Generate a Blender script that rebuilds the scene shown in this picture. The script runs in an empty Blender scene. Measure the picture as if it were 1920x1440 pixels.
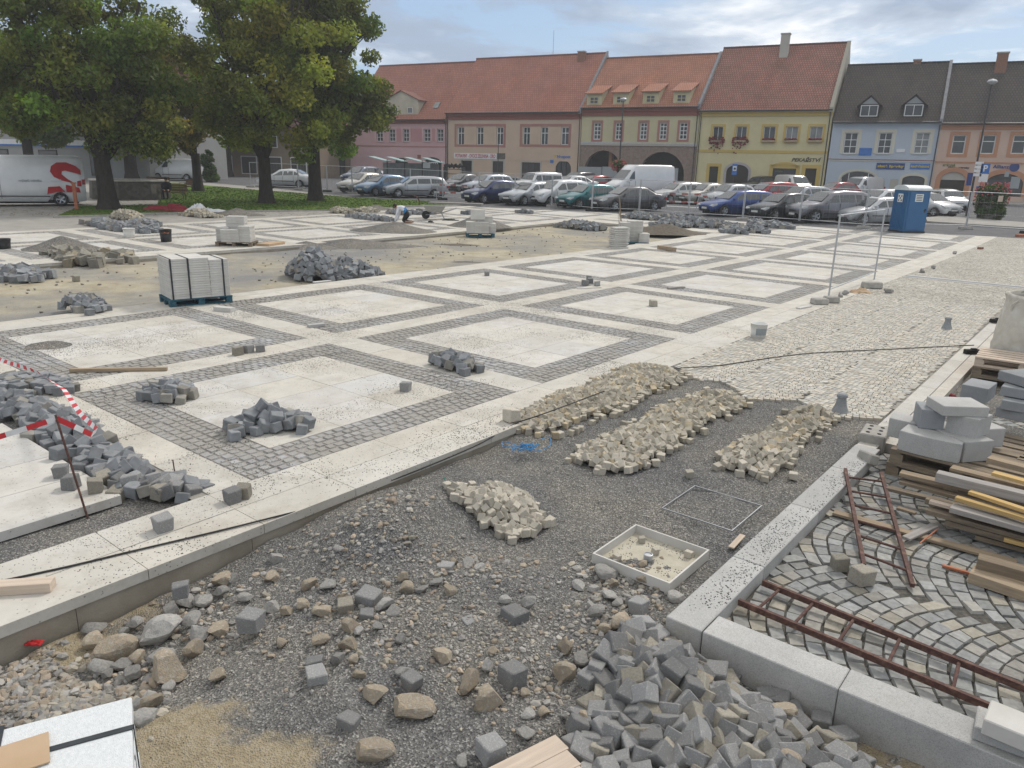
import bpy, bmesh, math, random
from mathutils import Vector, Matrix, noise
RN = random.Random(11)
SC = bpy.context.scene
COL = SC.collection
rad = math.radians
sin, cos, pi = math.sin, math.cos, math.pi
U = RN.uniform

# ---------------------------------------------------------------- camera
H = 2.8
F, PITCH, ROLL, YAW = 1410.66, 0.28148, 0.02639, 0.67382
_cp, _sp, _cr, _sr = cos(PITCH), sin(PITCH), cos(ROLL), sin(ROLL)
FWD = Vector((0, _cp, -_sp))
UP0 = Vector((0, _sp, _cp))
RIGHT = Vector((1, 0, 0)) * _cr + UP0 * _sr
UPV = UP0 * _cr - Vector((1, 0, 0)) * _sr
cam = bpy.data.cameras.new('camera')
camo = bpy.data.objects.new('camera', cam)
COL.objects.link(camo)
M = Matrix((RIGHT, UPV, -FWD)).transposed().to_4x4()
M.translation = (0, 0, H)
camo.matrix_world = M
cam.sensor_width = 36
cam.lens = F / 1920 * 36
cam.clip_end = 3000
cam.clip_start = 0.05
SC.camera = camo

EA = Vector((sin(YAW), cos(YAW), 0))        # along the rows of paving squares
EB = Vector((cos(YAW), -sin(YAW), 0))       # across them
ROTAB = math.atan2(EA.y, EA.x)              # yaw that turns local +X onto EA


def terr(y):
    """the square is flat near by and climbs gently towards the houses"""
    if y < 25: return 0.0
    if y < 35: return 0.001 * (y - 25) ** 2
    if y < 70: return 0.1 + 0.02 * (y - 35)
    return 0.8


def W(a, b, z=0.0):
    p = EA * a + EB * b
    return Vector((p.x, p.y, z + terr(p.y)))


def ray(px, py):
    return RIGHT * ((px - 960) / F) + UPV * ((720 - py) / F) + FWD


def at(px, py, z=0.0):
    """world point of a spot of ground (terrain + z)"""
    d = ray(px, py)
    t0, t1 = 0.5, 400.0
    for _ in range(50):
        t = (t0 + t1) / 2
        if H + d.z * t > terr(d.y * t) + z: t0 = t
        else: t1 = t
    return Vector((d.x * t, d.y * t, H + d.z * t))


def ab(p):
    return p.x * EA.x + p.y * EA.y, p.x * EB.x + p.y * EB.y


# ---------------------------------------------------------------- objects
def tag(o, label=None, cat=None, group=None, kind=None):
    if label: o['label'] = label
    if cat: o['category'] = cat
    if group: o['group'] = group
    if kind: o['kind'] = kind
    elif cat: o['kind'] = 'thing'
    return o


def empty(name, loc, rz=0, label=None, cat=None, group=None):
    o = bpy.data.objects.new(name, None)
    o.empty_display_size = 0.1
    COL.objects.link(o)
    o.location = loc
    o.rotation_euler = (0, 0, rz)
    return tag(o, label, cat, group)


def copy_tree(o, parent=None):
    c = o.copy()
    COL.objects.link(c)
    if parent is not None: c.parent = parent
    for ch in list(o.children): copy_tree(ch, c)
    return c


def rotz(a): return Matrix.Rotation(a, 3, 'Z')
def rote(x, y, z): return (Matrix.Rotation(z, 3, 'Z') @ Matrix.Rotation(y, 3, 'Y') @ Matrix.Rotation(x, 3, 'X'))


class MB:
    def __init__(s):
        s.v = []; s.f = []; s.m = []; s.c = []; s.col = (1, 1, 1); s.mi = 0

    def face(s, pts):
        n = len(s.v)
        s.v.extend([tuple(p) for p in pts])
        s.f.append(tuple(range(n, n + len(pts)))); s.m.append(s.mi); s.c.append(s.col)
        return s

    def add(s, vs, fs):
        n = len(s.v)
        s.v.extend([tuple(p) for p in vs])
        for f in fs:
            s.f.append(tuple(i + n for i in f)); s.m.append(s.mi); s.c.append(s.col)
        return s

    def box(s, c, size, rot=None, jit=0.0, nobottom=False, taper=1.0):
        hx, hy, hz = size[0] / 2, size[1] / 2, size[2] / 2
        vs = []
        for z in (-1, 1):
            k = taper if z > 0 else 1.0
            for x, y in ((-1, -1), (1, -1), (1, 1), (-1, 1)):
                p = Vector((x * hx * k, y * hy * k, z * hz))
                if jit: p += Vector((U(-jit, jit), U(-jit, jit), U(-jit, jit)))
                if rot is not None: p = rot @ p
                vs.append((p.x + c[0], p.y + c[1], p.z + c[2]))
        fs = [(4, 5, 6, 7), (0, 1, 5, 4), (1, 2, 6, 5), (2, 3, 7, 6), (3, 0, 4, 7)]
        if not nobottom: fs.append((3, 2, 1, 0))
        return s.add(vs, fs)

    def span(s, x0, x1, y0, y1, z0, z1):
        return s.box(((x0 + x1) / 2, (y0 + y1) / 2, (z0 + z1) / 2), (abs(x1 - x0), abs(y1 - y0), abs(z1 - z0)))

    def tube(s, p0, p1, r, n=8, r2=None, cap=True):
        p0, p1 = Vector(p0), Vector(p1)
        r2 = r if r2 is None else r2
        d = (p1 - p0)
        if d.length < 1e-6: return s
        d.normalize()
        a = d.orthogonal().normalized(); b = d.cross(a)
        vs = []
        for p, q in ((p0, r), (p1, r2)):
            for i in range(n):
                t = 2 * pi * i / n
                vs.append(p + a * (q * cos(t)) + b * (q * sin(t)))
        fs = [(i, (i + 1) % n, n + (i + 1) % n, n + i) for i in range(n)]
        if cap:
            fs.append(tuple(range(n - 1, -1, -1))); fs.append(tuple(range(n, 2 * n)))
        return s.add(vs, fs)

    def path(s, pts, r, n=6):
        for a, b in zip(pts, pts[1:]): s.tube(a, b, r, n)
        return s

    def lathe(s, prof, n=16, c=(0, 0, 0), cap=True):
        vs = []
        for r, z in prof:
            for i in range(n):
                t = 2 * pi * i / n
                vs.append((c[0] + r * cos(t), c[1] + r * sin(t), c[2] + z))
        fs = []
        for k in range(len(prof) - 1):
            for i in range(n):
                j = (i + 1) % n
                fs.append((k * n + i, k * n + j, (k + 1) * n + j, (k + 1) * n + i))
        if cap:
            fs.append(tuple(range(n - 1, -1, -1)))
            m = (len(prof) - 1) * n
            fs.append(tuple(range(m, m + n)))
        return s.add(vs, fs)

    def prism(s, poly, d0, d1, axis='y'):
        """poly of (x, z) pairs, extruded along y from d0 to d1 (axis 'z': (x, y) pairs along z)"""
        n = len(poly)
        if axis == 'y':
            vs = [(x, d0, z) for x, z in poly] + [(x, d1, z) for x, z in poly]
        elif axis == 'x':
            vs = [(d0, x, z) for x, z in poly] + [(d1, x, z) for x, z in poly]
        else:
            vs = [(x, y, d0) for x, y in poly] + [(x, y, d1) for x, y in poly]
        fs = [tuple(range(n - 1, -1, -1)), tuple(range(n, 2 * n))]
        fs += [(i, (i + 1) % n, n + (i + 1) % n, n + i) for i in range(n)]
        return s.add(vs, fs)

    def ico(s, c, r, sub=1, squash=(1, 1, 1), rough=0.0, rot=None, seed=0):
        bm = bmesh.new()
        bmesh.ops.create_icosphere(bm, subdivisions=sub, radius=1)
        vs = []
        off = Vector((seed * 3.7, seed * 1.3, seed * 7.1))
        for v in bm.verts:
            p = v.co.copy()
            if rough: p *= 1 + rough * (noise.noise(p * 1.3 + off) + 0.4 * noise.noise(p * 3.1 + off))
            p = Vector((p.x * squash[0] * r, p.y * squash[1] * r, p.z * squash[2] * r))
            if rot is not None: p = rot @ p
            vs.append((p.x + c[0], p.y + c[1], p.z + c[2]))
        bm.faces.ensure_lookup_table()
        fs = [tuple(v.index for v in f.verts) for f in bm.faces]
        bm.free()
        return s.add(vs, fs)

    def build(s, name, mats, parent=None, loc=None, rz=None, smooth=False, fix=True):
        me = bpy.data.meshes.new(name)
        me.from_pydata(s.v, [], s.f)
        if not isinstance(mats, (list, tuple)): mats = [mats]
        for m in mats: me.materials.append(m)
        if len(mats) > 1: me.polygons.foreach_set('material_index', s.m)
        if any(c != (1, 1, 1) for c in s.c):
            at_ = me.color_attributes.new('col', 'FLOAT_COLOR', 'CORNER')
            buf = []
            for f, c in zip(s.f, s.c): buf.extend([c[0], c[1], c[2], 1.0] * len(f))
            at_.data.foreach_set('color', buf)
        if smooth: me.polygons.foreach_set('use_smooth', [True] * len(s.f))
        me.update()
        if fix:
            bm = bmesh.new(); bm.from_mesh(me)
            bmesh.ops.recalc_face_normals(bm, faces=bm.faces)
            bm.to_mesh(me); bm.free()
        o = bpy.data.objects.new(name, me)
        COL.objects.link(o)
        if parent is not None: o.parent = parent
        if loc is not None: o.location = loc
        if rz is not None: o.rotation_euler = (0, 0, rz)
        return o


def bevel(o, w, seg=1):
    bm = bmesh.new(); bm.from_mesh(o.data)
    bmesh.ops.remove_doubles(bm, verts=bm.verts, dist=1e-5)
    bmesh.ops.bevel(bm, geom=list(bm.edges), offset=w, segments=seg, affect='EDGES', profile=0.6, clamp_overlap=True)
    bm.to_mesh(o.data); bm.free()
    return o


# ---------------------------------------------------------------- materials
class NT:
    def __init__(s, name):
        s.m = bpy.data.materials.new(name); s.m.use_nodes = True
        s.t = s.m.node_tree; s.n = s.t.nodes; s.l = s.t.links
        s.b = s.n['Principled BSDF']; s.out = s.n['Material Output']

    def new(s, typ, **kw):
        n = s.n.new(typ)
        for k, v in kw.items(): setattr(n, k, v)
        return n

    def link(s, a, b): s.l.new(a, b)

    def coord(s, kind='Object', scale=(1, 1, 1)):
        tc = s.new('ShaderNodeTexCoord')
        if scale == (1, 1, 1): return tc.outputs[kind]
        mp = s.new('ShaderNodeMapping'); mp.inputs['Scale'].default_value = scale
        s.link(tc.outputs[kind], mp.inputs['Vector'])
        return mp.outputs[0]

    def noise(s, vec, scale, detail=4, rough=0.55):
        n = s.new('ShaderNodeTexNoise')
        n.inputs['Scale'].default_value = scale; n.inputs['Detail'].default_value = detail; n.inputs['Roughness'].default_value = rough
        s.link(vec, n.inputs['Vector'])
        return n.outputs['Fac']

    def vor(s, vec, scale, feature='F1', out='Distance'):
        n = s.new('ShaderNodeTexVoronoi'); n.feature = feature
        n.inputs['Scale'].default_value = scale
        s.link(vec, n.inputs['Vector'])
        return n.outputs[out]

    def ramp(s, fac, stops):
        n = s.new('ShaderNodeValToRGB')
        while len(n.color_ramp.elements) < len(stops): n.color_ramp.elements.new(0.5)
        for e, (p, c) in zip(n.color_ramp.elements, stops):
            e.position = p
            e.color = (c, c, c, 1) if isinstance(c, (int, float)) else (c[0], c[1], c[2], 1)
        s.link(fac, n.inputs[0])
        return n.outputs[0]

    def mix(s, fac, a, b, mode='MIX'):
        n = s.new('ShaderNodeMix'); n.data_type = 'RGBA'; n.blend_type = mode
        for i, v in ((0, fac), (6, a), (7, b)):
            sock = n.inputs[i]
            if isinstance(v, (int, float)):
                sock.default_value = v if i == 0 else (v, v, v, 1)
            elif isinstance(v, (tuple, list)): sock.default_value = (v[0], v[1], v[2], 1)
            else: s.link(v, sock)
        return n.outputs[2]

    def math(s, op, a, b=0.0):
        n = s.new('ShaderNodeMath'); n.operation = op
        for i, v in ((0, a), (1, b)):
            if isinstance(v, (int, float)): n.inputs[i].default_value = v
            else: s.link(v, n.inputs[i])
        return n.outputs[0]

    def attr(s, name='col'):
        n = s.new('ShaderNodeAttribute'); n.attribute_name = name
        return n.outputs['Color']

    def rnd(s):
        return s.new('ShaderNodeObjectInfo').outputs['Random']

    def bump(s, h, strength=0.3, dist=0.01):
        n = s.new('ShaderNodeBump')
        n.inputs['Strength'].default_value = strength; n.inputs['Distance'].default_value = dist
        s.link(h, n.inputs['Height']); s.link(n.outputs[0], s.b.inputs['Normal'])

    def done(s, color, rough=0.8, spec=0.3, metal=0.0):
        if isinstance(color, (tuple, list)): s.b.inputs['Base Color'].default_value = (*color, 1)
        else: s.link(color, s.b.inputs['Base Color'])
        if isinstance(rough, (int, float)): s.b.inputs['Roughness'].default_value = rough
        else: s.link(rough, s.b.inputs['Roughness'])
        s.b.inputs['Specular IOR Level'].default_value = spec
        s.b.inputs['Metallic'].default_value = metal
        return s.m


def mat(name, c1, c2=None, scale=6, rough=.85, bump=0, bscale=60, metal=0, spec=.25, rv=0, attr=False, stretch=(1, 1, 1), c3=None, bdist=.01):
    """two or three tones mixed by noise; rv = brightness spread between objects; attr multiplies the mesh's own tint"""
    t = NT(name)
    v = t.coord('Object', stretch)
    c2 = c2 or tuple(x * .75 for x in c1)
    stops = [(.35, c1), (.65, c2)] if c3 is None else [(.3, c1), (.5, c2), (.72, c3)]
    col = t.ramp(t.noise(v, scale), stops)
    if attr: col = t.mix(1, col, t.attr(), 'MULTIPLY')
    if rv:
        r = t.rnd()
        f = t.math('ADD', t.math('MULTIPLY', r, 2 * rv), 1 - rv)
        col = t.mix(1, col, f, 'MULTIPLY')
    if bump: t.bump(t.noise(v, bscale, 3), bump, bdist)
    return t.done(col, rough, spec, metal)


M_ = {}
def mk(key, *a, **k):
    M_[key] = mat(key, *a, **k); return M_[key]


mk('granite', (.315, .31, .30), (.235, .234, .232), 9, .8, .5, 90, rv=.32, c3=(.39, .385, .37))
mk('granite_warm', (.36, .33, .27), (.27, .25, .21), 9, .85, .5, 90, rv=.25)
mk('beige_sett', (.52, .475, .39), (.40, .37, .315), 12, .85, .4, 110, rv=.24)
mk('rock', (.48, .385, .27), (.34, .29, .225), 7, .9, .8, 34, rv=.25, c3=(.50, .45, .37))
mk('rock_grey', (.42, .40, .37), (.29, .285, .27), 8, .9, .8, 40, rv=.28)
mk('rubble', (.42, .40, .36), (.27, .26, .245), 3, .9, .5, 60, attr=True)
def speckled(name, c, rv=.06):
    t = NT(name); v = t.coord('Object')
    sp = t.ramp(t.noise(v, 170, 2, .6), [(.32, tuple(x * .76 for x in c)), (.48, c), (.68, tuple(min(1, x * 1.15) for x in c))])
    col = t.mix(1, sp, t.ramp(t.noise(v, 2.4, 7, .7), [(.3, .80), (.62, 1.06)]), 'MULTIPLY')
    col = t.mix(t.ramp(t.noise(v, 5, 6, .7), [(.56, 0.0), (.74, .4)]), col, (.30, .265, .21))
    f = t.math('ADD', t.math('MULTIPLY', t.rnd(), 2 * rv), 1 - rv)
    col = t.mix(1, col, f, 'MULTIPLY')
    t.bump(t.noise(v, 150, 3), .3, .006); M_[name] = t.done(col, .85, .2)
speckled('kerb_granite', (.43, .425, .41)); speckled('dark_granite', (.285, .295, .305), .1)
mk('slab_stone', (.60, .585, .55), (.52, .50, .46), 3, .85, .2, 160, rv=.06)
mk('slab_white', (.70, .72, .72), (.62, .64, .65), 60, .8, .5, 180, rv=.03)
mk('timber', (.36, .28, .19), (.23, .18, .13), 5, .85, .3, 40, stretch=(.5, 9, 9), rv=.3)
mk('timber_fresh', (.58, .40, .17), (.46, .31, .13), 5, .8, .3, 40, stretch=(.5, 9, 9), rv=.15)
mk('timber_grey', (.42, .39, .36), (.30, .28, .26), 5, .85, .3, 40, stretch=(.5, 9, 9), rv=.15)
mk('timber_pale', (.60, .50, .40), (.50, .41, .33), 4, .85, .3, 40, stretch=(.6, 9, 9), rv=.05)
mk('pallet_wood', (.26, .21, .15), (.16, .13, .10), 5, .9, .3, 40, stretch=(1, 6, 6))
mk('pallet_blue', (.06, .15, .19), (.03, .08, .11), 6, .85, .2, 40)
mk('rust', (.15, .078, .062), (.085, .045, .038), 14, .75, .4, 80, c3=(.2, .115, .085))
mk('tray_floor', (.50, .465, .38), (.42, .39, .31), 9, .9, .3, 60)
mk('steel', (.42, .43, .44), (.33, .34, .35), 10, .45, .1, 60, metal=.7, spec=.5)
mk('zinc', (.50, .51, .52), (.40, .41, .42), 8, .5, .1, 60, metal=.4, spec=.5)
mk('dark_metal', (.05, .05, .055), (.03, .03, .033), 10, .5, 0, spec=.4)
mk('rubber', (.02, .02, .02), (.03, .03, .03), 10, .85)
mk('footing', (.36, .325, .265), (.27, .24, .19), 3, .95, .5, 60)
mk('concrete', (.42, .40, .36), (.33, .315, .285), 5, .9, .5, 80, rv=.08, c3=(.46, .445, .40))
mk('white_plastic', (.72, .72, .70), (.64, .64, .61), 6, .5, spec=.4)
mk('black_plastic', (.025, .027, .03), (.04, .04, .042), 6, .55, spec=.4)
mk('blue_plastic', (.025, .12, .27), (.022, .105, .24), 2, .45, spec=.45)
mk('roof_white', (.62, .66, .66), (.52, .57, .58), 4, .5, spec=.4)
mk('red_cloth', (.28, .03, .045), (.20, .02, .03), 5, .8, .4, 30)
mk('white_sheet', (.75, .75, .75), (.62, .62, .63), 4, .6, .4, 20)
mk('bag_cloth', (.66, .63, .56), (.52, .49, .42), 3, .8, .5, 300, c3=(.70, .68, .63))
mk('cardboard', (.50, .36, .24), (.45, .32, .2), 4, .85)
mk('strap_black', (.03, .035, .04), (.05, .055, .06), 9, .5)
mk('sticker', (.72, .74, .74), (.6, .62, .62), 18, .6)
mk('red_paint', (.5, .03, .03), (.42, .025, .03), 5, .6)
mk('orange_paint', (.42, .16, .085), (.34, .12, .065), 5, .7)
mk('blue_string', (.05, .22, .45), (.06, .28, .55), 9, .7)
mk('green_string', (.02, .18, .13), (.02, .14, .1), 9, .7)
mk('cable', (.03, .03, .032), (.05, .05, .05), 9, .7)
mk('skin', (.42, .24, .16), (.38, .21, .14), 6, .6)
mk('hair', (.03, .022, .018), (.02, .015, .012), 20, .7)
mk('shirt_white', (.74, .75, .78), (.66, .67, .71), 8, .85)
mk('shirt_blue', (.03, .22, .50), (.03, .17, .40), 8, .85)
mk('cloth_black', (.015, .015, .018), (.025, .025, .028), 8, .85)
mk('bark', (.055, .045, .038), (.03, .026, .022), 5, .95, .9, 14, stretch=(3, 3, .6))
mk('bench_wood', (.16, .08, .045), (.11, .055, .03), 6, .7, stretch=(.6, 8, 8))
mk('asphalt', (.13, .13, .135), (.10, .10, .105), 1.2, .9, .3, 120)
mk('pavement', (.36, .34, .31), (.29, .275, .25), 1.5, .9, .3, 60)
mk('paint_white', (.70, .70, .68), (.6, .6, .58), 3, .7)


def sheetmat(name, build):
    t = NT(name); build(t); M_[name] = t.m; return t.m


# fine grey chippings
def _gravel(t, tint=(1, 1, 1), fine=95):
    v = t.coord('Object')
    cell = t.vor(v, fine, 'F1', 'Color')
    g = t.new('ShaderNodeSeparateColor'); t.link(cell, g.inputs[0])
    col = t.ramp(g.outputs[0], [(.0, (.10, .099, .098)), (.45, (.175, .173, .168)), (.82, (.245, .24, .23)), (1, (.44, .43, .41))])
    big = t.ramp(t.noise(v, .9, 5), [(.35, (.74, .75, .77)), (.65, (1.12, 1.07, .98))])
    col = t.mix(1, col, big, 'MULTIPLY')
    return v, col

def _b(t):
    v, col = _gravel(t)
    earth = t.ramp(t.noise(v, 17, 8, .7), [(.3, (.255, .21, .14)), (.5, (.335, .28, .19)), (.7, (.40, .35, .265))])
    at_ = t.attr('earth')
    k = t.math('ADD', at_, t.math('MULTIPLY', t.math('SUBTRACT', t.noise(v, 5, 9, .75), .5), 1.6))
    k = t.ramp(k, [(.36, 0.0), (.66, 1.0)])
    col = t.mix(k, col, earth)
    d = t.vor(v, 95)
    t.bump(t.math('ADD', d, t.math('MULTIPLY', t.noise(v, 9, 5), 3)), .8, .012)
    t.done(col, .95, .15)
sheetmat('gravel_bed', _b)

def _b(t):
    v, col = _gravel(t, fine=70)
    t.bump(t.vor(v, 70), .7, .012)
    t.done(t.mix(1, col, (1.0, .98, .95), 'MULTIPLY'), .95, .15)
sheetmat('grit', _b)

def _b(t):
    v = t.coord('Object')
    c = t.ramp(t.noise(v, 60, 4), [(.3, (.25, .235, .21)), (.7, (.37, .35, .315))])
    t.bump(t.noise(v, 90, 3), .5, .008); t.done(c, .95, .1)
sheetmat('joint_sand', _b)

# bare sandy earth with patches of grey grit
def _b(t):
    v = t.coord('Object')
    s = t.ramp(t.noise(v, 2.2, 8, .65), [(.28, (.29, .25, .18)), (.45, (.40, .35, .25)), (.6, (.455, .41, .31)), (.75, (.38, .36, .305))])
    g = t.ramp(t.noise(v, 60, 4), [(.3, (.17, .17, .17)), (.7, (.30, .295, .28))])
    m = t.ramp(t.noise(v, .33, 5, .6), [(.42, 0.0), (.58, 1.0)])
    at_ = t.attr('earth')
    m = t.math('MAXIMUM', t.math('MULTIPLY', m, .75), at_)
    col = t.mix(m, s, g)
    sp = t.ramp(t.vor(v, 22, 'F1', 'Color'), [(.93, 0.0), (.97, 1.0)])
    col = t.mix(t.math('MULTIPLY', sp, .6), col, (.55, .53, .48))
    t.bump(t.noise(v, 12, 8, .7), .9, .03)
    t.done(col, .95, .12)
sheetmat('sandy_earth', _b)

# pale paving slabs: own tint per slab, scattered grit
def _b(t):
    v = t.coord('Object')
    c = t.mix(1, t.ramp(t.noise(v, 3, 6), [(.3, (.95, .95, .95)), (.7, (1.05, 1.04, 1.02))]), t.attr(), 'MULTIPLY')
    stain = t.ramp(t.noise(v, 1.1, 6, .65), [(.44, 0.0), (.68, 1.0)])
    c = t.mix(t.math('MULTIPLY', stain, .55), c, (.42, .385, .33))
    smear = t.ramp(t.math('ADD', t.noise(v, 2.7, 8, .75), t.math('MULTIPLY', t.noise(v, .45, 3), .35)), [(.66, 0.0), (.84, .5)])
    c = t.mix(smear, c, (.36, .325, .27))
    dens = t.ramp(t.noise(v, .55, 5, .6), [(.40, .02), (.62, .30)])
    cell = t.vor(v, 46, 'F1', 'Color'); g = t.new('ShaderNodeSeparateColor'); t.link(cell, g.inputs[0])
    sp = t.math('LESS_THAN', g.outputs[1], dens)
    near = t.math('LESS_THAN', t.vor(v, 46), .3)
    sp = t.math('MULTIPLY', t.math('MULTIPLY', sp, near), .75)
    c = t.mix(sp, c, (.20, .195, .185))
    t.bump(t.noise(v, 150, 3), .12, .004)
    t.done(c, .8, .25)
sheetmat('slabs', _b)

# dark granite setts with brown grit swept over them
def _b(t):
    v = t.coord('Object')
    c = t.mix(1, t.ramp(t.noise(v, 45, 4), [(.3, (.33, .33, .325)), (.7, (.44, .438, .43))]), t.attr(), 'MULTIPLY')
    m = t.ramp(t.math('ADD', t.noise(v, .8, 6, .7), t.math('MULTIPLY', t.noise(v, 14, 4), .25)), [(.46, 0.0), (.66, 1.0)])
    gr = t.ramp(t.noise(v, 75, 3), [(.3, (.23, .215, .195)), (.7, (.38, .355, .315))])
    c = t.mix(t.math('MULTIPLY', m, .85), c, gr)
    t.bump(t.noise(v, 60, 4), .5, .006)
    t.done(c, .8, .25)
sheetmat('dark_setts', _b)

def _b(t):
    v = t.coord('Object')
    c = t.mix(1, t.ramp(t.noise(v, 30, 4), [(.3, (.41, .39, .345)), (.7, (.52, .495, .44))]), t.attr(), 'MULTIPLY')
    t.bump(t.noise(v, 90, 4), .4, .005)
    t.done(c, .8, .25)
sheetmat('beige_setts', _b)

# far cobbled surface, stones only in the shading
def _b(t):
    v = t.coord('Object')
    cell = t.vor(v, 12, 'F1', 'Color'); g = t.new('ShaderNodeSeparateColor'); t.link(cell, g.inputs[0])
    c = t.ramp(g.outputs[0], [(0, (.36, .335, .285)), (.6, (.46, .43, .37)), (1, (.56, .53, .47))])
    e = t.ramp(t.vor(v, 12, 'DISTANCE_TO_EDGE'), [(.03, .45), (.1, 1.0)])
    c = t.mix(1, c, e, 'MULTIPLY')
    c = t.mix(1, c, t.ramp(t.noise(v, .6, 5), [(.3, .86), (.7, 1.08)]), 'MULTIPLY')
    t.bump(t.vor(v, 12, 'DISTANCE_TO_EDGE'), .5, .01)
    t.done(c, .85, .2)
sheetmat('far_cobbles', _b)

def _b(t):
    v = t.coord('Object')
    c = t.mix(1, t.ramp(t.noise(v, 26, 4), [(.3, (.245, .24, .225)), (.7, (.35, .345, .325))]), t.attr(), 'MULTIPLY')
    t.bump(t.noise(v, 60, 4), .5, .006)
    t.done(c, .85, .15)
sheetmat('fan_setts', _b)

def _b(t):
    v = t.coord('Object')
    c = t.ramp(t.noise(v, 30, 5), [(.3, (.06, .057, .05)), (.6, (.115, .108, .095)), (.8, (.2, .185, .155))])
    t.bump(t.noise(v, 70, 5), .8, .01)
    t.done(c, .95, .15)
sheetmat('joint_dirt', _b)

def _b(t):
    v = t.coord('Object')
    c = t.ramp(t.noise(v, 1.3, 8, .7), [(.3, (.075, .13, .022)), (.5, (.115, .19, .032)), (.75, (.16, .22, .05))])
    c = t.mix(t.ramp(t.noise(v, .5, 5), [(.5, 0.0), (.75, .6)]), c, (.13, .11, .06))
    t.bump(t.noise(v, 40, 6, .8), 1, .05)
    t.done(c, .95, .1)
sheetmat('lawn_grass', _b)

# leaves: light comes through them
def leafmat(name, a, b, c):
    t = NT(name)
    v = t.coord('Object')
    col = t.mix(1, t.ramp(t.noise(v, .55, 5, .7), [(.3, a), (.52, b), (.72, c)]), t.attr(), 'MULTIPLY')
    t.done(col, .6, .3)
    tr = t.new('ShaderNodeBsdfTranslucent'); t.link(t.mix(1, col, (1.5, 1.6, .7), 'MULTIPLY'), tr.inputs[0])
    mx = t.new('ShaderNodeMixShader'); mx.inputs[0].default_value = .38
    t.link(t.b.outputs[0], mx.inputs[1]); t.link(tr.outputs[0], mx.inputs[2]); t.link(mx.outputs[0], t.out.inputs[0])
    M_[name] = t.m
leafmat('leaf_green', (.075, .115, .022), (.12, .165, .028), (.22, .22, .045))
leafmat('leaf_yellow', (.10, .14, .022), (.175, .205, .032), (.31, .29, .05))
leafmat('leaf_brown', (.11, .12, .032), (.19, .18, .05), (.33, .245, .10))
leafmat('leaf_flower', (.03, .07, .015), (.05, .085, .02), (.05, .07, .02))


# plaster wall
def plaster(name, c, dirt=.12):
    t = NT(name)
    v = t.coord('Object')
    d = t.ramp(t.noise(v, .5, 7, .65), [(.3, 1 - dirt), (.7, 1 + dirt * .4)])
    col = t.mix(1, c, d, 'MULTIPLY')
    t.bump(t.noise(v, 30, 4), .2, .01)
    M_[name] = t.done(col, .9, .15)
    return M_[name]


def rooftile(name, a, b, mortar, row=.34, moss=0.0):
    t = NT(name)
    v = t.coord('UV')
    br = t.new('ShaderNodeTexBrick')
    t.link(v, br.inputs['Vector'])
    br.inputs['Scale'].default_value = 1; br.inputs['Brick Width'].default_value = .24; br.inputs['Row Height'].default_value = row
    br.inputs['Mortar Size'].default_value = .035; br.inputs['Mortar Smooth'].default_value = .3
    br.inputs['Color1'].default_value = (*a, 1); br.inputs['Color2'].default_value = (*b, 1); br.inputs['Mortar'].default_value = (*mortar, 1)
    br.inputs['Bias'].default_value = 0
    c = t.mix(1, br.outputs['Color'], t.ramp(t.noise(v, .35, 6, .7), [(.3, .78), (.7, 1.15)]), 'MULTIPLY')
    if moss: c = t.mix(t.ramp(t.noise(v, .8, 6, .75), [(.5, 0.0), (.7, moss)]), c, (.07, .065, .04))
    t.bump(br.outputs['Fac'], -.6, .03)
    M_[name] = t.done(c, .85, .2)
    return M_[name]


rooftile('tiles_red', (.40, .17, .12), (.33, .14, .10), (.19, .09, .07))
rooftile('tiles_orange', (.43, .19, .12), (.36, .155, .10), (.2, .10, .07))
rooftile('tiles_old', (.34, .155, .115), (.27, .125, .095), (.11, .055, .045), moss=.4)
rooftile('tiles_dark', (.085, .068, .06), (.06, .05, .046), (.03, .027, .025), moss=.5)
plaster('wall_pink', (.52, .34, .345)); plaster('wall_pink_deep', (.46, .235, .245)); plaster('wall_pink_low', (.55, .37, .38))
plaster('wall_tan', (.53, .41, .315)); plaster('trim_rose', (.36, .18, .155)); plaster('wall_cream', (.52, .47, .30))
plaster('wall_yellow', (.58, .52, .31)); plaster('trim_ochre', (.52, .38, .12)); plaster('wall_blue', (.42, .475, .54), .06)
plaster('trim_cream', (.55, .53, .45)); plaster('wall_salmon', (.55, .40, .32)); plaster('trim_orange', (.45, .23, .14))
plaster('cornice_red', (.24, .085, .065)); plaster('wall_pale', (.42, .40, .36)); plaster('wall_brown', (.20, .145, .10)); plaster('wall_ochre_dark', (.24, .19, .14)); plaster('trim_lilac', (.40, .37, .38))
plaster('dormer_old', (.50, .46, .36), .3); plaster('wall_white', (.34, .34, .33)); plaster('gable_cream', (.34, .315, .26))
mk('flashing', (.25, .25, .26), (.19, .19, .2), 3, .7)
mk('window_frame', (.68, .69, .68), (.62, .63, .62), 4, .5, spec=.4)
mk('door_dark', (.025, .02, .018), (.035, .028, .024), 4, .6)
mk('dark_inside', (.010, .010, .011), (.016, .015, .015), 2, .9)  # near-black colour carrying the shade of recesses and holes
mk('hoarding', (.30, .325, .335), (.27, .295, .305), 2, .6)
mk('sign_blue', (.03, .06, .2), (.03, .055, .17), 3, .5)
mk('sign_mid_blue', (.05, .17, .48), (.04, .14, .4), 3, .5)
mk('sign_white', (.7, .7, .7), (.64, .64, .64), 3, .5)
mk('letter_red', (.42, .03, .06), (.38, .03, .05), 3, .6)
mk('letter_dark', (.05, .045, .035), (.04, .04, .03), 3, .6)
mk('letter_green', (.13, .17, .03), (.12, .15, .03), 3, .6)
mk('letter_yellow', (.6, .45, .04), (.5, .4, .04), 3, .6)
mk('brick', (.26, .13, .085), (.19, .10, .07), 9, .9, .4, 30)
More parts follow.
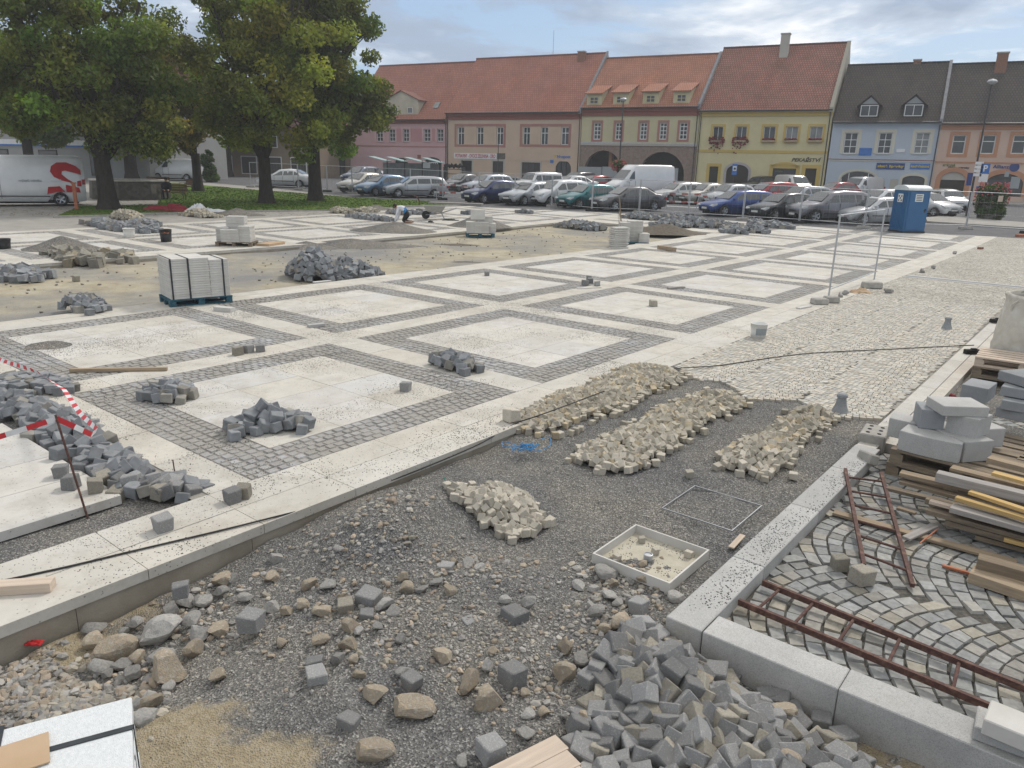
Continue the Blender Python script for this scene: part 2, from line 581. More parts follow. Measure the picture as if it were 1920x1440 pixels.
mk('flower_red', (.22, .018, .03), (.14, .012, .02), 9, .7)
mk('flower_pink', (.5, .12, .12), (.35, .06, .08), 9, .7)

def _b(t):
    v = t.coord('Object')
    n = t.noise(v, 2.6, 8, .75)
    col = t.ramp(n, [(.3, (.13, .095, .08)), (.45, (.27, .215, .18)), (.58, (.20, .14, .115)), (.7, (.42, .38, .33))])
    t.bump(t.vor(v, 4), .6, .05); t.done(col, .95, .1)
sheetmat('rubble_wall', _b)

def _b(t):
    v = t.coord('Object')
    c = t.vor(v, 5, 'F1', 'Color'); g = t.new('ShaderNodeSeparateColor'); t.link(c, g.inputs[0])
    col = t.ramp(g.outputs[0], [(0, (.09, .085, .075)), (1, (.15, .14, .12))])
    t.bump(t.vor(v, 5, 'DISTANCE_TO_EDGE'), .5, .02); t.done(col, .9, .15)
sheetmat('park_stone', _b)

def glassmat(name, c, rough=.06, spec=.5):
    t = NT(name); v = t.coord('Object')
    M_[name] = t.done(t.ramp(t.noise(v, 1.5, 2), [(.3, c), (.7, tuple(x * 1.5 for x in c))]), rough, spec)
glassmat('pane', (.035, .04, .045), .12); glassmat('pane_pale', (.16, .17, .17), .25); glassmat('car_glass', (.035, .042, .046), .06, 1.0)
glassmat('lamp_glass', (.55, .55, .55), .15); glassmat('shop_glass', (.03, .032, .032), .1)

PAINT = {}
def paint(name, c, metal=.35):
    if name not in PAINT:
        t = NT('paint_' + name); v = t.coord('Object')
        col = t.ramp(t.noise(v, 2, 4), [(.3, c), (.7, tuple(x * .9 for x in c))])
        t.done(col, .3, .5, metal)
        t.b.inputs['Coat Weight'].default_value = .5; t.b.inputs['Coat Roughness'].default_value = .08
        PAINT[name] = t.m
    return PAINT[name]


# ---------------------------------------------------------------- writing
def text_mesh(name, body, size, mtl, parent, loc, rot, bold=0.0, xs=1.0, italic=0.0):
    cu = bpy.data.curves.new(name, 'FONT')
    cu.body = body; cu.size = size; cu.extrude = .008; cu.align_x = 'CENTER'; cu.align_y = 'CENTER'; cu.offset = bold; cu.shear = italic
    o = bpy.data.objects.new(name, cu); COL.objects.link(o)
    dg = bpy.context.evaluated_depsgraph_get()
    me = bpy.data.meshes.new_from_object(o.evaluated_get(dg))
    bpy.data.objects.remove(o)
    me.name = name
    me.materials.clear(); me.materials.append(mtl)
    for v in me.vertices: v.co.x *= xs
    n = bpy.data.objects.new(name, me); COL.objects.link(n)
    if parent is not None: n.parent = parent
    n.location = loc; n.rotation_euler = rot
    return n
# ================================================================ SETTING: ground, paving, road
def structure(o): o['kind'] = 'structure'; return o


def drape(name, poly, z, mtl, step=2.0):
    """flat polygon (world x, y) laid on the terrain at height z above it"""
    bm = bmesh.new()
    f = bm.faces.new([bm.verts.new((p[0], p[1], 0)) for p in poly])
    ys = [p[1] for p in poly]
    y = max(25.0, min(ys) + .01)
    while y < min(max(ys), 72):
        bmesh.ops.bisect_plane(bm, geom=bm.verts[:] + bm.edges[:] + bm.faces[:], plane_co=(0, y, 0), plane_no=(0, 1, 0))
        y += step
    for v in bm.verts: v.co.z = terr(v.co.y) + z
    bmesh.ops.recalc_face_normals(bm, faces=bm.faces)
    for f in bm.faces:
        if f.normal.z < 0: f.normal_flip()
    me = bpy.data.meshes.new(name); bm.to_mesh(me); bm.free()
    me.materials.append(mtl)
    o = bpy.data.objects.new(name, me); COL.objects.link(o)
    return structure(o)


def rectab(a0, a1, b0, b1): return [W(a0, b0), W(a1, b0), W(a1, b1), W(a0, b1)]
def pxpoly(pts): return [at(x, y) for x, y in pts]


drape('ground', [(-135, -60), (135, -60), (135, 180), (-135, 180)], -.6, M_['pavement'])
drape('pavement', rectab(-30, 90, -90, -32.3), -.02, M_['pavement'])
drape('pavement', rectab(43.5, 100, -32.3, -4.95), -.022, M_['pavement'])
drape('pavement', rectab(44.0, 100, -4.95, 60), -.024, M_['pavement'])
drape('cobbled_plaza', rectab(20, 46, -4.95, -1.45), -.004, M_['far_cobbles'])
drape('cobbled_plaza', rectab(17.6, 46, -1.45, 26), -.006, M_['far_cobbles'])
drape('joint_bed', rectab(10.1, 20, -4.95, -1.5), -.02, M_['joint_sand'])
drape('yard_ground', rectab(4.1, 10.9, -1.62, 8), -.102, M_['joint_dirt'])
drape('yard_ground', rectab(10.9, 17.6, -1.62, 8), -.104, M_['grit'])
# drain band across the plaza: pale kerb, grey setts, pale kerb
drape('drain_band', rectab(24.25, 24.36, -4.9, 14), .003, M_['slab_stone'])
drape('drain_band', rectab(24.36, 24.74, -4.9, 14), .002, M_['dark_granite'])
drape('drain_band', rectab(24.74, 24.85, -4.9, 14), .003, M_['slab_stone'])

# roads: asphalt of the parking place and the street along the houses
road_px = [(520, 353), (660, 369), (790, 379), (905, 388.5), (1040, 394), (1200, 402), (1400, 416), (1600, 431), (1680, 437), (1740, 437), (1925, 447)]
rp = [(p.x, p.y) for p in pxpoly(road_px)]
rp += [(62, 52), (70, 66), (-60, 122), (-72, 96), (-40, 78)]
drape('road', rp, .004, M_['asphalt'])
# pale kerbed island on the right between parking place and street
isl = pxpoly([(1735, 411), (1770, 409), (1925, 421), (1925, 431), (1738, 419)])
bm_ = MB()
top = [(p.x, p.y, p.z + .13) for p in isl]; bot = [(p.x, p.y, p.z - .05) for p in isl]
bm_.face(top)
for i in range(5): bm_.face([bot[i], bot[(i + 1) % 5], top[(i + 1) % 5], top[i]])
structure(bm_.build('traffic_island', M_['pavement']))
# white painted lines on the parking place
for x0, y0, x1, y1 in ((790, 345, 850, 348), (1235, 386, 1330, 391), (1540, 402, 1600, 407)):
    a, b = at(x0, y0), at(x1, y1); n = Vector((0, .35, 0))
    drape('road_marking', [a, b, b + n, a + n], .008, M_['paint_white'])

lawn_px = [(100, 408), (250, 403), (420, 398), (620, 394.5), (740, 389), (888, 383.2), (860, 380), (670, 371.5), (560, 362), (480, 356.5),
           (330, 343), (240, 341), (235, 352), (300, 366), (296, 384), (150, 387)]
drape('lawn', pxpoly(lawn_px), .02, M_['lawn_grass'], 1.0)
# thin kerb along the lawn
kb = MB()
for (x0, y0), (x1, y1) in zip(lawn_px[:5], lawn_px[1:6]):
    a, b = at(x0, y0), at(x1, y1); d = (b - a); L = d.length
    kb.box(((a.x + b.x) / 2, (a.y + b.y) / 2, (a.z + b.z) / 2 - .02), (L, .1, .16), rotz(math.atan2(d.y, d.x)))
structure(kb.build('kerb', M_['concrete']))

# ---------------------------------------------------------------- the paved field
PA, PB, A0, B0, SQ, BR = 4.42, 4.40, 3.47, -5.77, 3.86, .57
CREAM = [(.56, .525, .455), (.54, .515, .455), (.575, .535, .46), (.545, .525, .48), (.55, .505, .43), (.575, .545, .485)]
WHITE = [(.575, .565, .55), (.56, .56, .56), (.59, .575, .545), (.58, .55, .495), (.57, .56, .535), (.585, .56, .51)]


def slab_rect(mb, a0, a1, b0, b1, na, nb, pal, z=0.0, th=.08, gap=.006):
    for i in range(na):
        for j in range(nb):
            x0 = a0 + (a1 - a0) * i / na + gap / 2; x1 = a0 + (a1 - a0) * (i + 1) / na - gap / 2
            y0 = b0 + (b1 - b0) * j / nb + gap / 2; y1 = b0 + (b1 - b0) * (j + 1) / nb - gap / 2
            t = U(.965, 1.035); c = RN.choice(pal); c = tuple(.5 * x + .5 * y for x, y in zip(c, (.572, .552, .508))); mb.col = (c[0] * t, c[1] * t, c[2] * t)
            dz = z + U(-.0015, .0015)
            P = [W(x0, y0, dz), W(x1, y0, dz), W(x1, y1, dz), W(x0, y1, dz)]
            Q = [p - Vector((0, 0, th)) for p in P]
            mb.add(P + Q, [(3, 2, 1, 0), (0, 1, 5, 4), (1, 2, 6, 5), (2, 3, 7, 6), (3, 0, 4, 7)])


def sett_rect(mb, a0, a1, b0, b1, s, along='a', z=0.0):
    """rows of setts, broken bond"""
    L, Wd = (a1 - a0, b1 - b0) if along == 'a' else (b1 - b0, a1 - a0)
    rows = max(1, round(Wd / s)); w = Wd / rows
    for r in range(rows):
        u = -U(0, s)
        while u < L - .02:
            l = s * U(.85, 1.3)
            p0, p1 = max(0, u) + .005, min(L, u + l) - .005
            u += l
            if p1 - p0 < .03: continue
            q0, q1 = r * w + .005, (r + 1) * w - .005
            g = U(.8, 1.18); mb.col = (g, g, g * U(.98, 1.05))
            dz = z + U(-.006, .005); k = .012
            pts = []
            for e, h in ((0, -.03), (k, dz)):
                for (x, y) in ((p0 + e, q0 + e), (p1 - e, q0 + e), (p1 - e, q1 - e), (p0 + e, q1 - e)):
                    A_, B_ = (a0 + x, b0 + y) if along == 'a' else (a0 + y, b0 + x)
                    pts.append(W(A_ + U(-.003, .003), B_ + U(-.003, .003), h))
            mb.add(pts, [(4, 5, 6, 7), (0, 1, 5, 4), (1, 2, 6, 5), (2, 3, 7, 6), (3, 0, 4, 7)])


squares = []
for r in (0, 1): squares += [(k, r) for k in range(-1, 9)]
for r in (2, 3): squares += [(k, r) for k in (7, 8)]
for r in (4, 5): squares += [(k, r) for k in range(0, 9)]
sl, st_near, st_far = MB(), MB(), MB()
for k, r in squares:
    a, b1 = A0 + PA * k, B0 - PB * r
    a1, b = a + SQ, b1 - SQ
    far = r >= 2 or k > 4
    open_bed = (k, r) == (-1, 0)
    if open_bed:
        slab_rect(sl, a + BR, 2.55, b + BR, -6.3, 3, 4, WHITE)
    else:
        slab_rect(sl, a + BR, a1 - BR, b + BR, b1 - BR, 3, 4, WHITE + CREAM[:3])
        m_ = st_far if far else st_near
        s = .16 if far else .108
        if r >= 2 and (k, r) in ((7, 3), (8, 3), (7, 2)): continue          # setts not laid yet, bed only
        sett_rect(m_, a, a1, b1 - BR, b1, s); sett_rect(m_, a, a1, b, b + BR, s)
        sett_rect(m_, a, a + BR, b + BR, b1 - BR, s, 'b'); sett_rect(m_, a1 - BR, a1, b + BR, b1 - BR, s, 'b')
G = PA - SQ
def cross(rs, ks):
    for r in rs:
        for k in ks:
            a = A0 + PA * k
            if (k, r) == (0, 0): slab_rect(sl, a - G + .14, a, B0 - SQ, B0, 1, 4, CREAM)
            else: slab_rect(sl, a - G, a, B0 - PB * r - SQ, B0 - PB * r, 1, 4, CREAM)
cross((0, 1), range(-1, 10)); cross((2, 3), (7, 8, 9)); cross((4, 5), range(0, 10))
AE = A0 + PA * 9 - G + G
slab_rect(sl, AE, AE + .5, -32.2, -4.93, 1, 28, CREAM)
slab_rect(sl, A0 - 2 * PA, AE, B0, -4.93, 52, 2, CREAM)                          # long front strip, two rows of slabs
slab_rect(sl, A0 - 2 * PA, AE, B0 - PB, B0 - SQ, 52, 1, CREAM)
slab_rect(sl, A0 - 2 * PA, AE, -14.85, B0 - PB - SQ, 52, 2, CREAM)
slab_rect(sl, A0 + PA * 7 - G, AE, B0 - 3 * PB, B0 - 2 * PB - SQ, 10, 1, CREAM)
slab_rect(sl, A0 + PA * 7 - G, AE, B0 - 2 * PB, -14.86, 10, 1, CREAM)
slab_rect(sl, A0 + PA * 7 - G - .7, A0 + PA * 7 - G, -22.3, -14.86, 1, 8, CREAM)
slab_rect(sl, A0 - 2 * PA, AE, B0 - 4 * PB, -22.3, 52, 2, CREAM)
slab_rect(sl, A0 - 2 * PA, AE, B0 - 5 * PB, B0 - 4 * PB - SQ, 52, 1, CREAM)
slab_rect(sl, A0 - 2 * PA, AE, -32.3, B0 - 5 * PB - SQ, 52, 1, CREAM)
slab_rect(sl, A0 - 2.4 * PA, A0 - PA * .2, B0 - 4 * PB - SQ + .3, B0 - 4 * PB - .4, 6, 4, WHITE)   # loose slab field far left
structure(sl.build('slab_paving', M_['slabs'], fix=False))
structure(st_near.build('sett_paving', M_['dark_setts'], fix=False))
structure(st_far.build('sett_paving', M_['dark_setts'], fix=False))
drape('joint_bed', rectab(A0 - G, AE, -14.85, -4.95), -.011, M_['joint_sand'])
drape('joint_bed', rectab(A0 - 2 * PA, A0 - G, -14.85, B0 - PB), -.011, M_['joint_sand'])
drape('joint_bed', rectab(A0 + PA * 7 - G - .7, AE, -22.3, -14.85), -.011, M_['joint_sand'])
drape('joint_bed', rectab(A0 - 2 * PA, AE, -32.3, -22.3), -.011, M_['joint_sand'])
# concrete haunch below the edges of the slabs
ce = MB()
for a0, a1, b0, b1 in ((-1, 8.2, -4.99, -4.94), (-6, 33.2, -14.84, -14.80), (-6, 33.2, -22.34, -22.30), (33.13, 33.19, -22.3, -14.85)):
    n = max(1, int((a1 - a0) / 1.2))
    for i in range(n):
        x0, x1 = a0 + (a1 - a0) * i / n, a0 + (a1 - a0) * (i + 1) / n - .004
        e = U(-.02, .0); h = U(-.004, .004)
        P = [W(x0, b0, -.082 + h), W(x1, b0, -.082 + h), W(x1, b1 + e, -.082 + h), W(x0, b1 + e, -.082 + h)]
        ce.add(P + [p - Vector((0, 0, .45)) for p in P], [(3, 2, 1, 0), (0, 1, 5, 4), (1, 2, 6, 5), (2, 3, 7, 6), (3, 0, 4, 7)])
structure(ce.build('concrete_footing', M_['footing'], fix=False))


# ---------------------------------------------------------------- height fields
def grid(name, a0, a1, b0, b1, step, hf, ef, mtl):
    na, nb = int((a1 - a0) / step) + 1, int((b1 - b0) / step) + 1
    vs, es = [], []
    for i in range(na):
        a = a0 + (a1 - a0) * i / (na - 1)
        for j in range(nb):
            b = b0 + (b1 - b0) * j / (nb - 1)
            vs.append(tuple(W(a, b, hf(a, b)))); es.append(ef(a, b))
    fs = [(i * nb + j, (i + 1) * nb + j, (i + 1) * nb + j + 1, i * nb + j + 1) for i in range(na - 1) for j in range(nb - 1)]
    me = bpy.data.meshes.new(name); me.from_pydata(vs, [], fs); me.materials.append(mtl)
    me.polygons.foreach_set('use_smooth', [True] * len(fs))
    a = me.attributes.new('earth', 'FLOAT', 'POINT'); a.data.foreach_set('value', es)
    bm = bmesh.new(); bm.from_mesh(me); bmesh.ops.recalc_face_normals(bm, faces=bm.faces)
    if sum(f.normal.z for f in list(bm.faces)[:50]) < 0: bmesh.ops.reverse_faces(bm, faces=bm.faces)
    bm.to_mesh(me); bm.free()
    o = bpy.data.objects.new(name, me); COL.objects.link(o)
    return structure(o)


def bump2(a, b, ca, cb, r, r2=None):
    r2 = r2 or r
    d = ((a - ca) / r) ** 2 + ((b - cb) / r2) ** 2
    return math.exp(-d) if d < 12 else 0.0


def fbm(x, y, s, o=4):
    v, k, w = 0, 1, 1
    for _ in range(o):
        v += w * noise.noise(Vector((x * s * k, y * s * k, 3.1))); k *= 2; w *= .5
    return v


def sstep(x, a, b):
    t = min(1, max(0, (x - a) / (b - a))); return t * t * (3 - 2 * t)


SOIL = [ab(at(x, y, -.15)) + (r, s) for x, y, r, s in ((120, 1185, .38, .75), (250, 1110, .36, .65), (330, 1390, .34, .95), (470, 1440, .3, .95), (560, 1420, .2, .8), (420, 1340, .2, .7), (1520, 1330, .12, .7),
        (1640, 1395, .14, .8), (1720, 1430, .14, .9), (1440, 1270, .1, .6), (60, 1240, .3, .5))]


def gravel_h(a, b):
    h = -.13 + .05 * fbm(a, b, .9) * .6 + .012 * fbm(a, b, 5, 3)
    h -= .14 * (1 - sstep(a, 1.6, 4.2)) * sstep(-b, 3.2, 4.6)                # lower along the left end of the edge
    h += .27 * bump2(a, b, 3.75, -4.2, .6, .45) + .17 * bump2(a, b, 4.5, -4.25, .5, .4) + .07 * bump2(a, b, 3.6, -3.0, .5, .6) + .03 * fbm(a, b, 2.2, 3) + .06 * bump2(a, b, 2.9, -3.3, .7)
    h += .08 * sstep(a, 5.5, 8.8) + .03 * bump2(a, b, 7.2, -3.2, 1.2)
    h -= .05 * bump2(a, b, 3.9, -.3, .25, 1.5)
    if b > -1.9: h -= .06
    k = sstep(a, 8.6, 9.6)
    h = h * (1 - k) - .028 * k
    return h


def gravel_e(a, b):
    e = 0
    for ca, cb, r, s in SOIL: e = max(e, s * bump2(a, b, ca, cb, r))
    return e


grid('gravel_bed', -1.0, 10.4, -4.93, 1.2, .032, gravel_h, gravel_e, M_['gravel_bed'])
grid('gravel_bed', -2.0, 3.06, -10.1, -5.75, .08, lambda a, b: -.10 + .025 * fbm(a, b, 1.5), lambda a, b: .1, M_['gravel_bed'])

GRITS = [ab(at(x, y, -.1)) + (r, s) for x, y, r, s in ((440, 520, 1.6, 1), (520, 545, 1.6, 1), (640, 475, 3.0, 1), (560, 470, 2.4, 1), (700, 462, 2.5, .9), (60, 590, 1.8, .8), (330, 440, 2.2, .8),
         (1000, 450, 2.2, .6), (880, 490, 1.6, .7), (1010, 470, 1.2, .5), (470, 560, .9, 1), (180, 575, 1.2, .8))]
grid('sandy_ground', -8, 33.2, -22.3, -14.83, .13,
     lambda a, b: -.15 + .035 * fbm(a, b, .5, 5) + .05 * sstep(bump2(a, b, 6, -14.8, 3, 1.0), .2, .9),
     lambda a, b: min(1, max([0] + [s * bump2(a, b, ca, cb, r, r * .5) for ca, cb, r, s in GRITS]) * 1.2 + .25 * fbm(a, b, 1.4)), M_['sandy_earth'])


# ---------------------------------------------------------------- setts laid in arcs
def arcs(mb, u0, u1, v0, v1, axis, width, bulge, s, z, tint, cond=None, loose=.006, em=.06):
    """columns of the given width; courses run across a column and bulge; axis says what the courses advance along"""
    ncol = max(1, round((u1 - u0) / width)); w = (u1 - u0) / ncol
    n = max(3, round(w * 1.04 / s))
    for c in range(ncol):
        k = -int(bulge / s) - 2
        while v0 + k * s < v1 + bulge + s:
            du = U(-.25, .25)
            for i in range(-1, n + 1):
                xs = []
                lo, hi = (i + du) / n, (i + 1 + du) / n
                lo, hi = max(0, lo), min(1, hi)
                if hi - lo < .35 / n: continue
                def P(t, q, e):
                    tt = lo + (hi - lo) * t
                    sl = 4 * bulge / w * (tt - .5) * 2
                    if not ((lo <= 0 and t < .5) or (hi >= 1 and t > .5)): tt -= q * s * sl / (1 + sl * sl) / w
                    elif lo <= 0 and t < .5: tt -= .014
                    else: tt += .014
                    x = (tt - .5) * 2
                    return u0 + (c + min(1.02, max(-.02, tt))) * w, v0 + (k + q) * s + bulge * min(1, x * x)
                e1 = .10; pts = []
                j = loose
                for (e, h) in ((em * .5, -.035), (em, U(-.5, .5) * j)):
                    for t, q in ((e, e), (1 - e, e), (1 - e, 1 - e), (e, 1 - e)):
                        uu, vv = P(t, q, e)
                        uu += U(-j, j) * .5; vv += U(-j, j) * .5
                        pts.append((uu, vv, z + h))
                mu = sum(p[0] for p in pts) / 8; mv = sum(p[1] for p in pts) / 8
                A_, B_ = (mu, mv) if axis == 'b' else (mv, mu)
                if not (v0 <= mv <= v1) or (cond and not cond(A_, B_)): continue
                g = U(.78, 1.2); tn = RN.choice(tint); mb.col = (g * tn[0], g * tn[1], g * tn[2])
                pp = [W(p[0], p[1], p[2]) if axis == 'b' else W(p[1], p[0], p[2]) for p in pts]
                mb.add(pp, [(4, 5, 6, 7), (0, 1, 5, 4), (1, 2, 6, 5), (2, 3, 7, 6), (3, 0, 4, 7)])
            k += 1


pz = MB()
arcs(pz, -4.93, -1.9, 9.0, 20.0, 'a', 1.01, .19, .076, 0.0, [(1, 1, 1), (1.05, 1, .93), (.92, .94, .97), (1.05, 1.03, 1)],
     lambda a, b: a > 9.35 + .5 * sstep(-b, 3.2, 4.9) - .14 * cos(2 * pi * (b + 1.9 + .5) / 1.01) + .05 * noise.noise(Vector((b * 4, a, 0))))
structure(pz.build('cobbled_plaza', M_['beige_setts']))
fan = MB()
arcs(fan, 4.24, 10.9, -1.60, 3.6, 'b', 1.45, .27, .125, -.085, [(1, 1, 1), (.94, .97, 1.0), (1.08, 1.02, .9), (.95, .96, .97), (1.03, 1, .96), (.88, .91, .95)], None, .014, .08)
structure(fan.build('cobbled_yard', M_['fan_setts']))

# ---------------------------------------------------------------- loose stuff nobody could count
def tetra(mb, p, s, flat=.7):
    a = U(0, 6.28); c = U(.5, 1)
    pts = [Vector((p[0] + s * cos(a + k) * U(.6, 1.1), p[1] + s * sin(a + k) * U(.6, 1.1), p[2] - s * .2)) for k in (0, 2.1, 4.2)]
    pts.append(Vector((p[0] + U(-.3, .3) * s, p[1] + U(-.3, .3) * s, p[2] + s * flat * U(.7, 1.3))))
    mb.add(pts, [(0, 1, 3), (1, 2, 3), (2, 0, 3)])


def in_view(p, m=40):
    d = p - Vector((0, 0, H)); z = d.dot(FWD)
    if z < .5: return False
    x, y = 960 + F * d.dot(RIGHT) / z, 720 - F * d.dot(UPV) / z
    return -m < x < 1920 + m and -m < y < 1440 + m


mk('chip', (1, 1, 1), (.8, .8, .8), 30, .95, attr=True)
gp = MB()
PAL = [(.09, .088, .085), (.15, .147, .142), (.2, .195, .188), (.27, .26, .245), (.40, .385, .355), (.3, .26, .2)]
for _ in range(52000):
    a = U(.3, 9.4) ** 1.0; b = U(-4.9, -1.9 if a > 4 else .2)
    if RN.random() > min(1, 7.5 / (a + 1.5) ** 1.0): continue
    p = W(a, b, gravel_h(a, b))
    if not in_view(p): continue
    if gravel_e(a, b) > .5 and RN.random() < .75: continue
    gp.col = RN.choice(PAL); tetra(gp, p, U(.004, .0085))
tag(gp.build('gravel', M_['chip'], fix=False), kind='stuff')

gs = MB()
for _ in range(150000):
    a = U(1, 14); b = U(-14, -4.95)
    d = noise.noise(Vector((a * .7, b * .7, 8))) + .5 * noise.noise(Vector((a * 2.6, b * 2.6, 2)))
    if RN.random() > sstep(d, -.18, .7) * (1 - .3 * sstep(a, 6, 14)): continue
    if a < 3.05 and b < -5.77: continue
    p = W(a, b, .001)
    if not in_view(p): continue
    g = U(.08, .22); gs.col = (g, g * .98, g * .93); tetra(gs, p, U(.004, .010), .5)
KGR = [ab(at(x, y)) + (r,) for x, y, r in ((1500, 965, .16), (1440, 1000, .1), (1340, 1110, .1), (1380, 1075, .1), (1600, 880, .16), (1560, 905, .12), (1420, 1030, .08), (1655, 810, .12))]
for _ in range(1300):
    ca, cb, r = RN.choice(KGR)
    a, b = RN.gauss(ca, r * 1.6), RN.gauss(cb + .06, .07)
    if -1.85 < b < -1.62 and a > 4: 
        g = U(.07, .2); gs.col = (g, g, g); tetra(gs, W(a, b, .021), U(.005, .011), .5)
tag(gs.build('grit', M_['chip'], fix=False), kind='stuff')

# broken rubble: chips of stone
rb = MB()
def chip(mb, p, s, flat):
    mb.ico(p, s, 1 if s > .03 else 0, (1, U(.55, .9), flat), .5, rote(U(-.4, .4), U(-.4, .4), U(0, 6.3)), U(0, 99))
RUB = [(60, 1270, 90, 50, 330, .034), (150, 1330, 110, 45, 300, .036), (60, 1200, 70, 20, 80, .026), (230, 1290, 80, 60, 110, .034), (300, 1150, 110, 50, 80, .03), (400, 1090, 60, 30, 40, .03),
       (1150, 1090, 110, 40, 110, .026), (1200, 1130, 70, 30, 60, .03), (850, 1080, 120, 40, 120, .024), (700, 1010, 110, 30, 55, .028), (620, 1040, 100, 40, 40, .022),
       (950, 1230, 220, 100, 300, .020), (700, 1180, 240, 120, 380, .020), (800, 1100, 260, 80, 200, .020), (640, 1060, 160, 50, 70, .024), (1120, 1180, 120, 60, 150, .022), (1620, 1400, 70, 22, 100, .026), (1500, 1340, 60, 25, 50, .024), (420, 1180, 80, 60, 60, .024), (1020, 1330, 60, 60, 50, .022)]
for cx, cy, sx, sy, n, s in RUB:
    for _ in range(n):
        x, y = RN.gauss(cx, sx * .6), RN.gauss(cy, sy * .6)
        q = at(x, y, -.18); a, b = ab(q)
        if b < -4.9 or (b > -1.9 and a > 3.9): continue
        sz = s * U(.45, 1.25) * (1.3 if RN.random() < .1 else 1)
        p = W(a, b, gravel_h(a, b) + sz * .15)
        g = U(.7, 1.15); rb.col = RN.choice([(g, g, g), (g * 1.05, g, g * .9), (g, g, g * 1.02), (g * 1.1, g * .95, g * .8)])
        chip(rb, p, sz, U(.4, .75))
for _ in range(480):
    a, b = U(-6, 33), RN.choice((U(-22, -15), RN.gauss(-19.5, 1.6)))
    if not -22.2 < b < -14.9: continue
    p = W(a, b, -.13 + .035 * fbm(a, b, .5, 5))
    sz = U(.015, .05); g = U(.6, 1.1); rb.col = (g, g * .97, g * .9); chip(rb, p, sz, .6)
tag(rb.build('rubble', M_['rubble'], fix=False), kind='stuff')
# ================================================================ setts, stones
def sett_mesh(name, mtl, seed, n=0.09):
    r = random.Random(seed)
    bm = bmesh.new(); bmesh.ops.create_cube(bm, size=1)
    for v in bm.verts: v.co += Vector((r.uniform(-n, n), r.uniform(-n, n), r.uniform(-n, n)))
    bmesh.ops.bevel(bm, geom=list(bm.edges), offset=.055, segments=1, affect='EDGES')
    bmesh.ops.subdivide_edges(bm, edges=[e for e in bm.edges if e.calc_length() > .6], cuts=1, use_grid_fill=True)
    for v in bm.verts: v.co += v.co.normalized() * .05 * noise.noise(v.co * 2.2 + Vector((seed, 0, 0)))
    bmesh.ops.recalc_face_normals(bm, faces=bm.faces)
    me = bpy.data.meshes.new(name); bm.to_mesh(me); bm.free(); me.materials.append(mtl)
    return me


def rock_mesh(name, mtl, seed):
    r = random.Random(seed)
    bm = bmesh.new(); bmesh.ops.create_icosphere(bm, subdivisions=3, radius=.5)
    pl = []
    for _ in range(9):
        d = Vector((r.gauss(0, 1), r.gauss(0, 1), r.gauss(0, .8))).normalized(); pl.append((d, r.uniform(.22, .40)))
    sq = (1, r.uniform(.75, .95), r.uniform(.6, .85))
    for v in bm.verts:
        p = v.co
        for d, k in pl:
            q = p.dot(d)
            if q > k: p = p - d * (q - k)
        p = p * (1 + .05 * noise.noise(p * 5 + Vector((seed, 0, 0))) + .03 * noise.noise(p * 16 + Vector((seed, 0, 0))))
        v.co = Vector((p.x * sq[0], p.y * sq[1], p.z * sq[2])) * 1.2
    me = bpy.data.meshes.new(name); bm.to_mesh(me); bm.free(); me.materials.append(mtl)
    return me


SETT = {'granite': [sett_mesh('granite_sett', M_['granite'] if i < 6 or i > 7 else M_['granite_warm'], i) for i in range(9)],
        'beige': [sett_mesh('beige_sett', M_['beige_sett'], 20 + i, .11) for i in range(6)]}
ROCK = [rock_mesh('rock', M_['rock'], i) for i in range(7)]
ROCKG = [rock_mesh('rock', M_['rock_grey'], 30 + i) for i in range(5)]
pool = {'granite': [], 'beige': []}      # (priority, position, rotation, scale, label, group)


def heap(kind, blobs, size, label, group, zf=lambda a, b: 0.0, dens=.84, lie=.5, warm=0.0):
    """blobs of (a, b, ra, rb, h): stones heaped over them; only the two uppermost layers are laid"""
    s0 = (size[0] + size[1]) / 2; st = s0 * dens
    a0 = min(q[0] - q[2] for q in blobs); a1 = max(q[0] + q[2] for q in blobs)
    b0 = min(q[1] - q[3] for q in blobs); b1 = max(q[1] + q[3] for q in blobs)
    na, nb = int((a1 - a0) / st) + 1, int((b1 - b0) / st) + 1
    for i in range(na):
        for j in range(nb):
            a = a0 + (i + (j % 2) * .5) * st + U(-.3, .3) * st; b = b0 + j * st + U(-.3, .3) * st
            h = 0; inside = 0
            for ca, cb, ra, rb_, hh in blobs:
                d = ((a - ca) / ra) ** 2 + ((b - cb) / rb_) ** 2
                if d < 1:
                    inside = max(inside, 1 - d); h = max(h, hh * (1 - d) ** .8)
            if inside <= 0:
                dm = min(((a - q[0]) / q[2]) ** 2 + ((b - q[1]) / q[3]) ** 2 for q in blobs)
                if dm > (2.2 if kind == 'beige' else 1.7) or RN.random() > .15: continue
            elif inside < .2 and RN.random() < .45: continue
            h *= 1 + .45 * noise.noise(Vector((a * 2.2 / max(.3, blobs[0][2]), b * 2.2 / max(.3, blobs[0][2]), len(label))))
            for layer in (0, 1):
                s = U(*size)
                z = h - layer * s0 * .8 + s * .32 + U(-.12, .12) * s
                if layer and h < s0 * .9: continue
                z = max(z, s * .42)
                p = W(a, b, zf(a, b) + z)
                k = min(1, h / s0) * lie + .06
                rot = (U(-k, k) * 1.5, U(-k, k) * 1.5, U(0, 6.3))
                pool[kind].append((s / p.length * (.2 if layer else 1), p, rot, (s * U(.9, 1.15), s * U(.9, 1.1), s * U(.85, 1.05)), label, group))


def lone(kind, x, y, s, label, group, z=0.0, rz=None):
    p = at(x, y, z)
    pool[kind].append((s / p.length * 3, p + Vector((0, 0, s * .46)), (U(-.06, .06), U(-.06, .06), U(0, 6.3) if rz is None else rz), (s * U(.95, 1.1), s, s * U(.9, 1.05)), label, group))


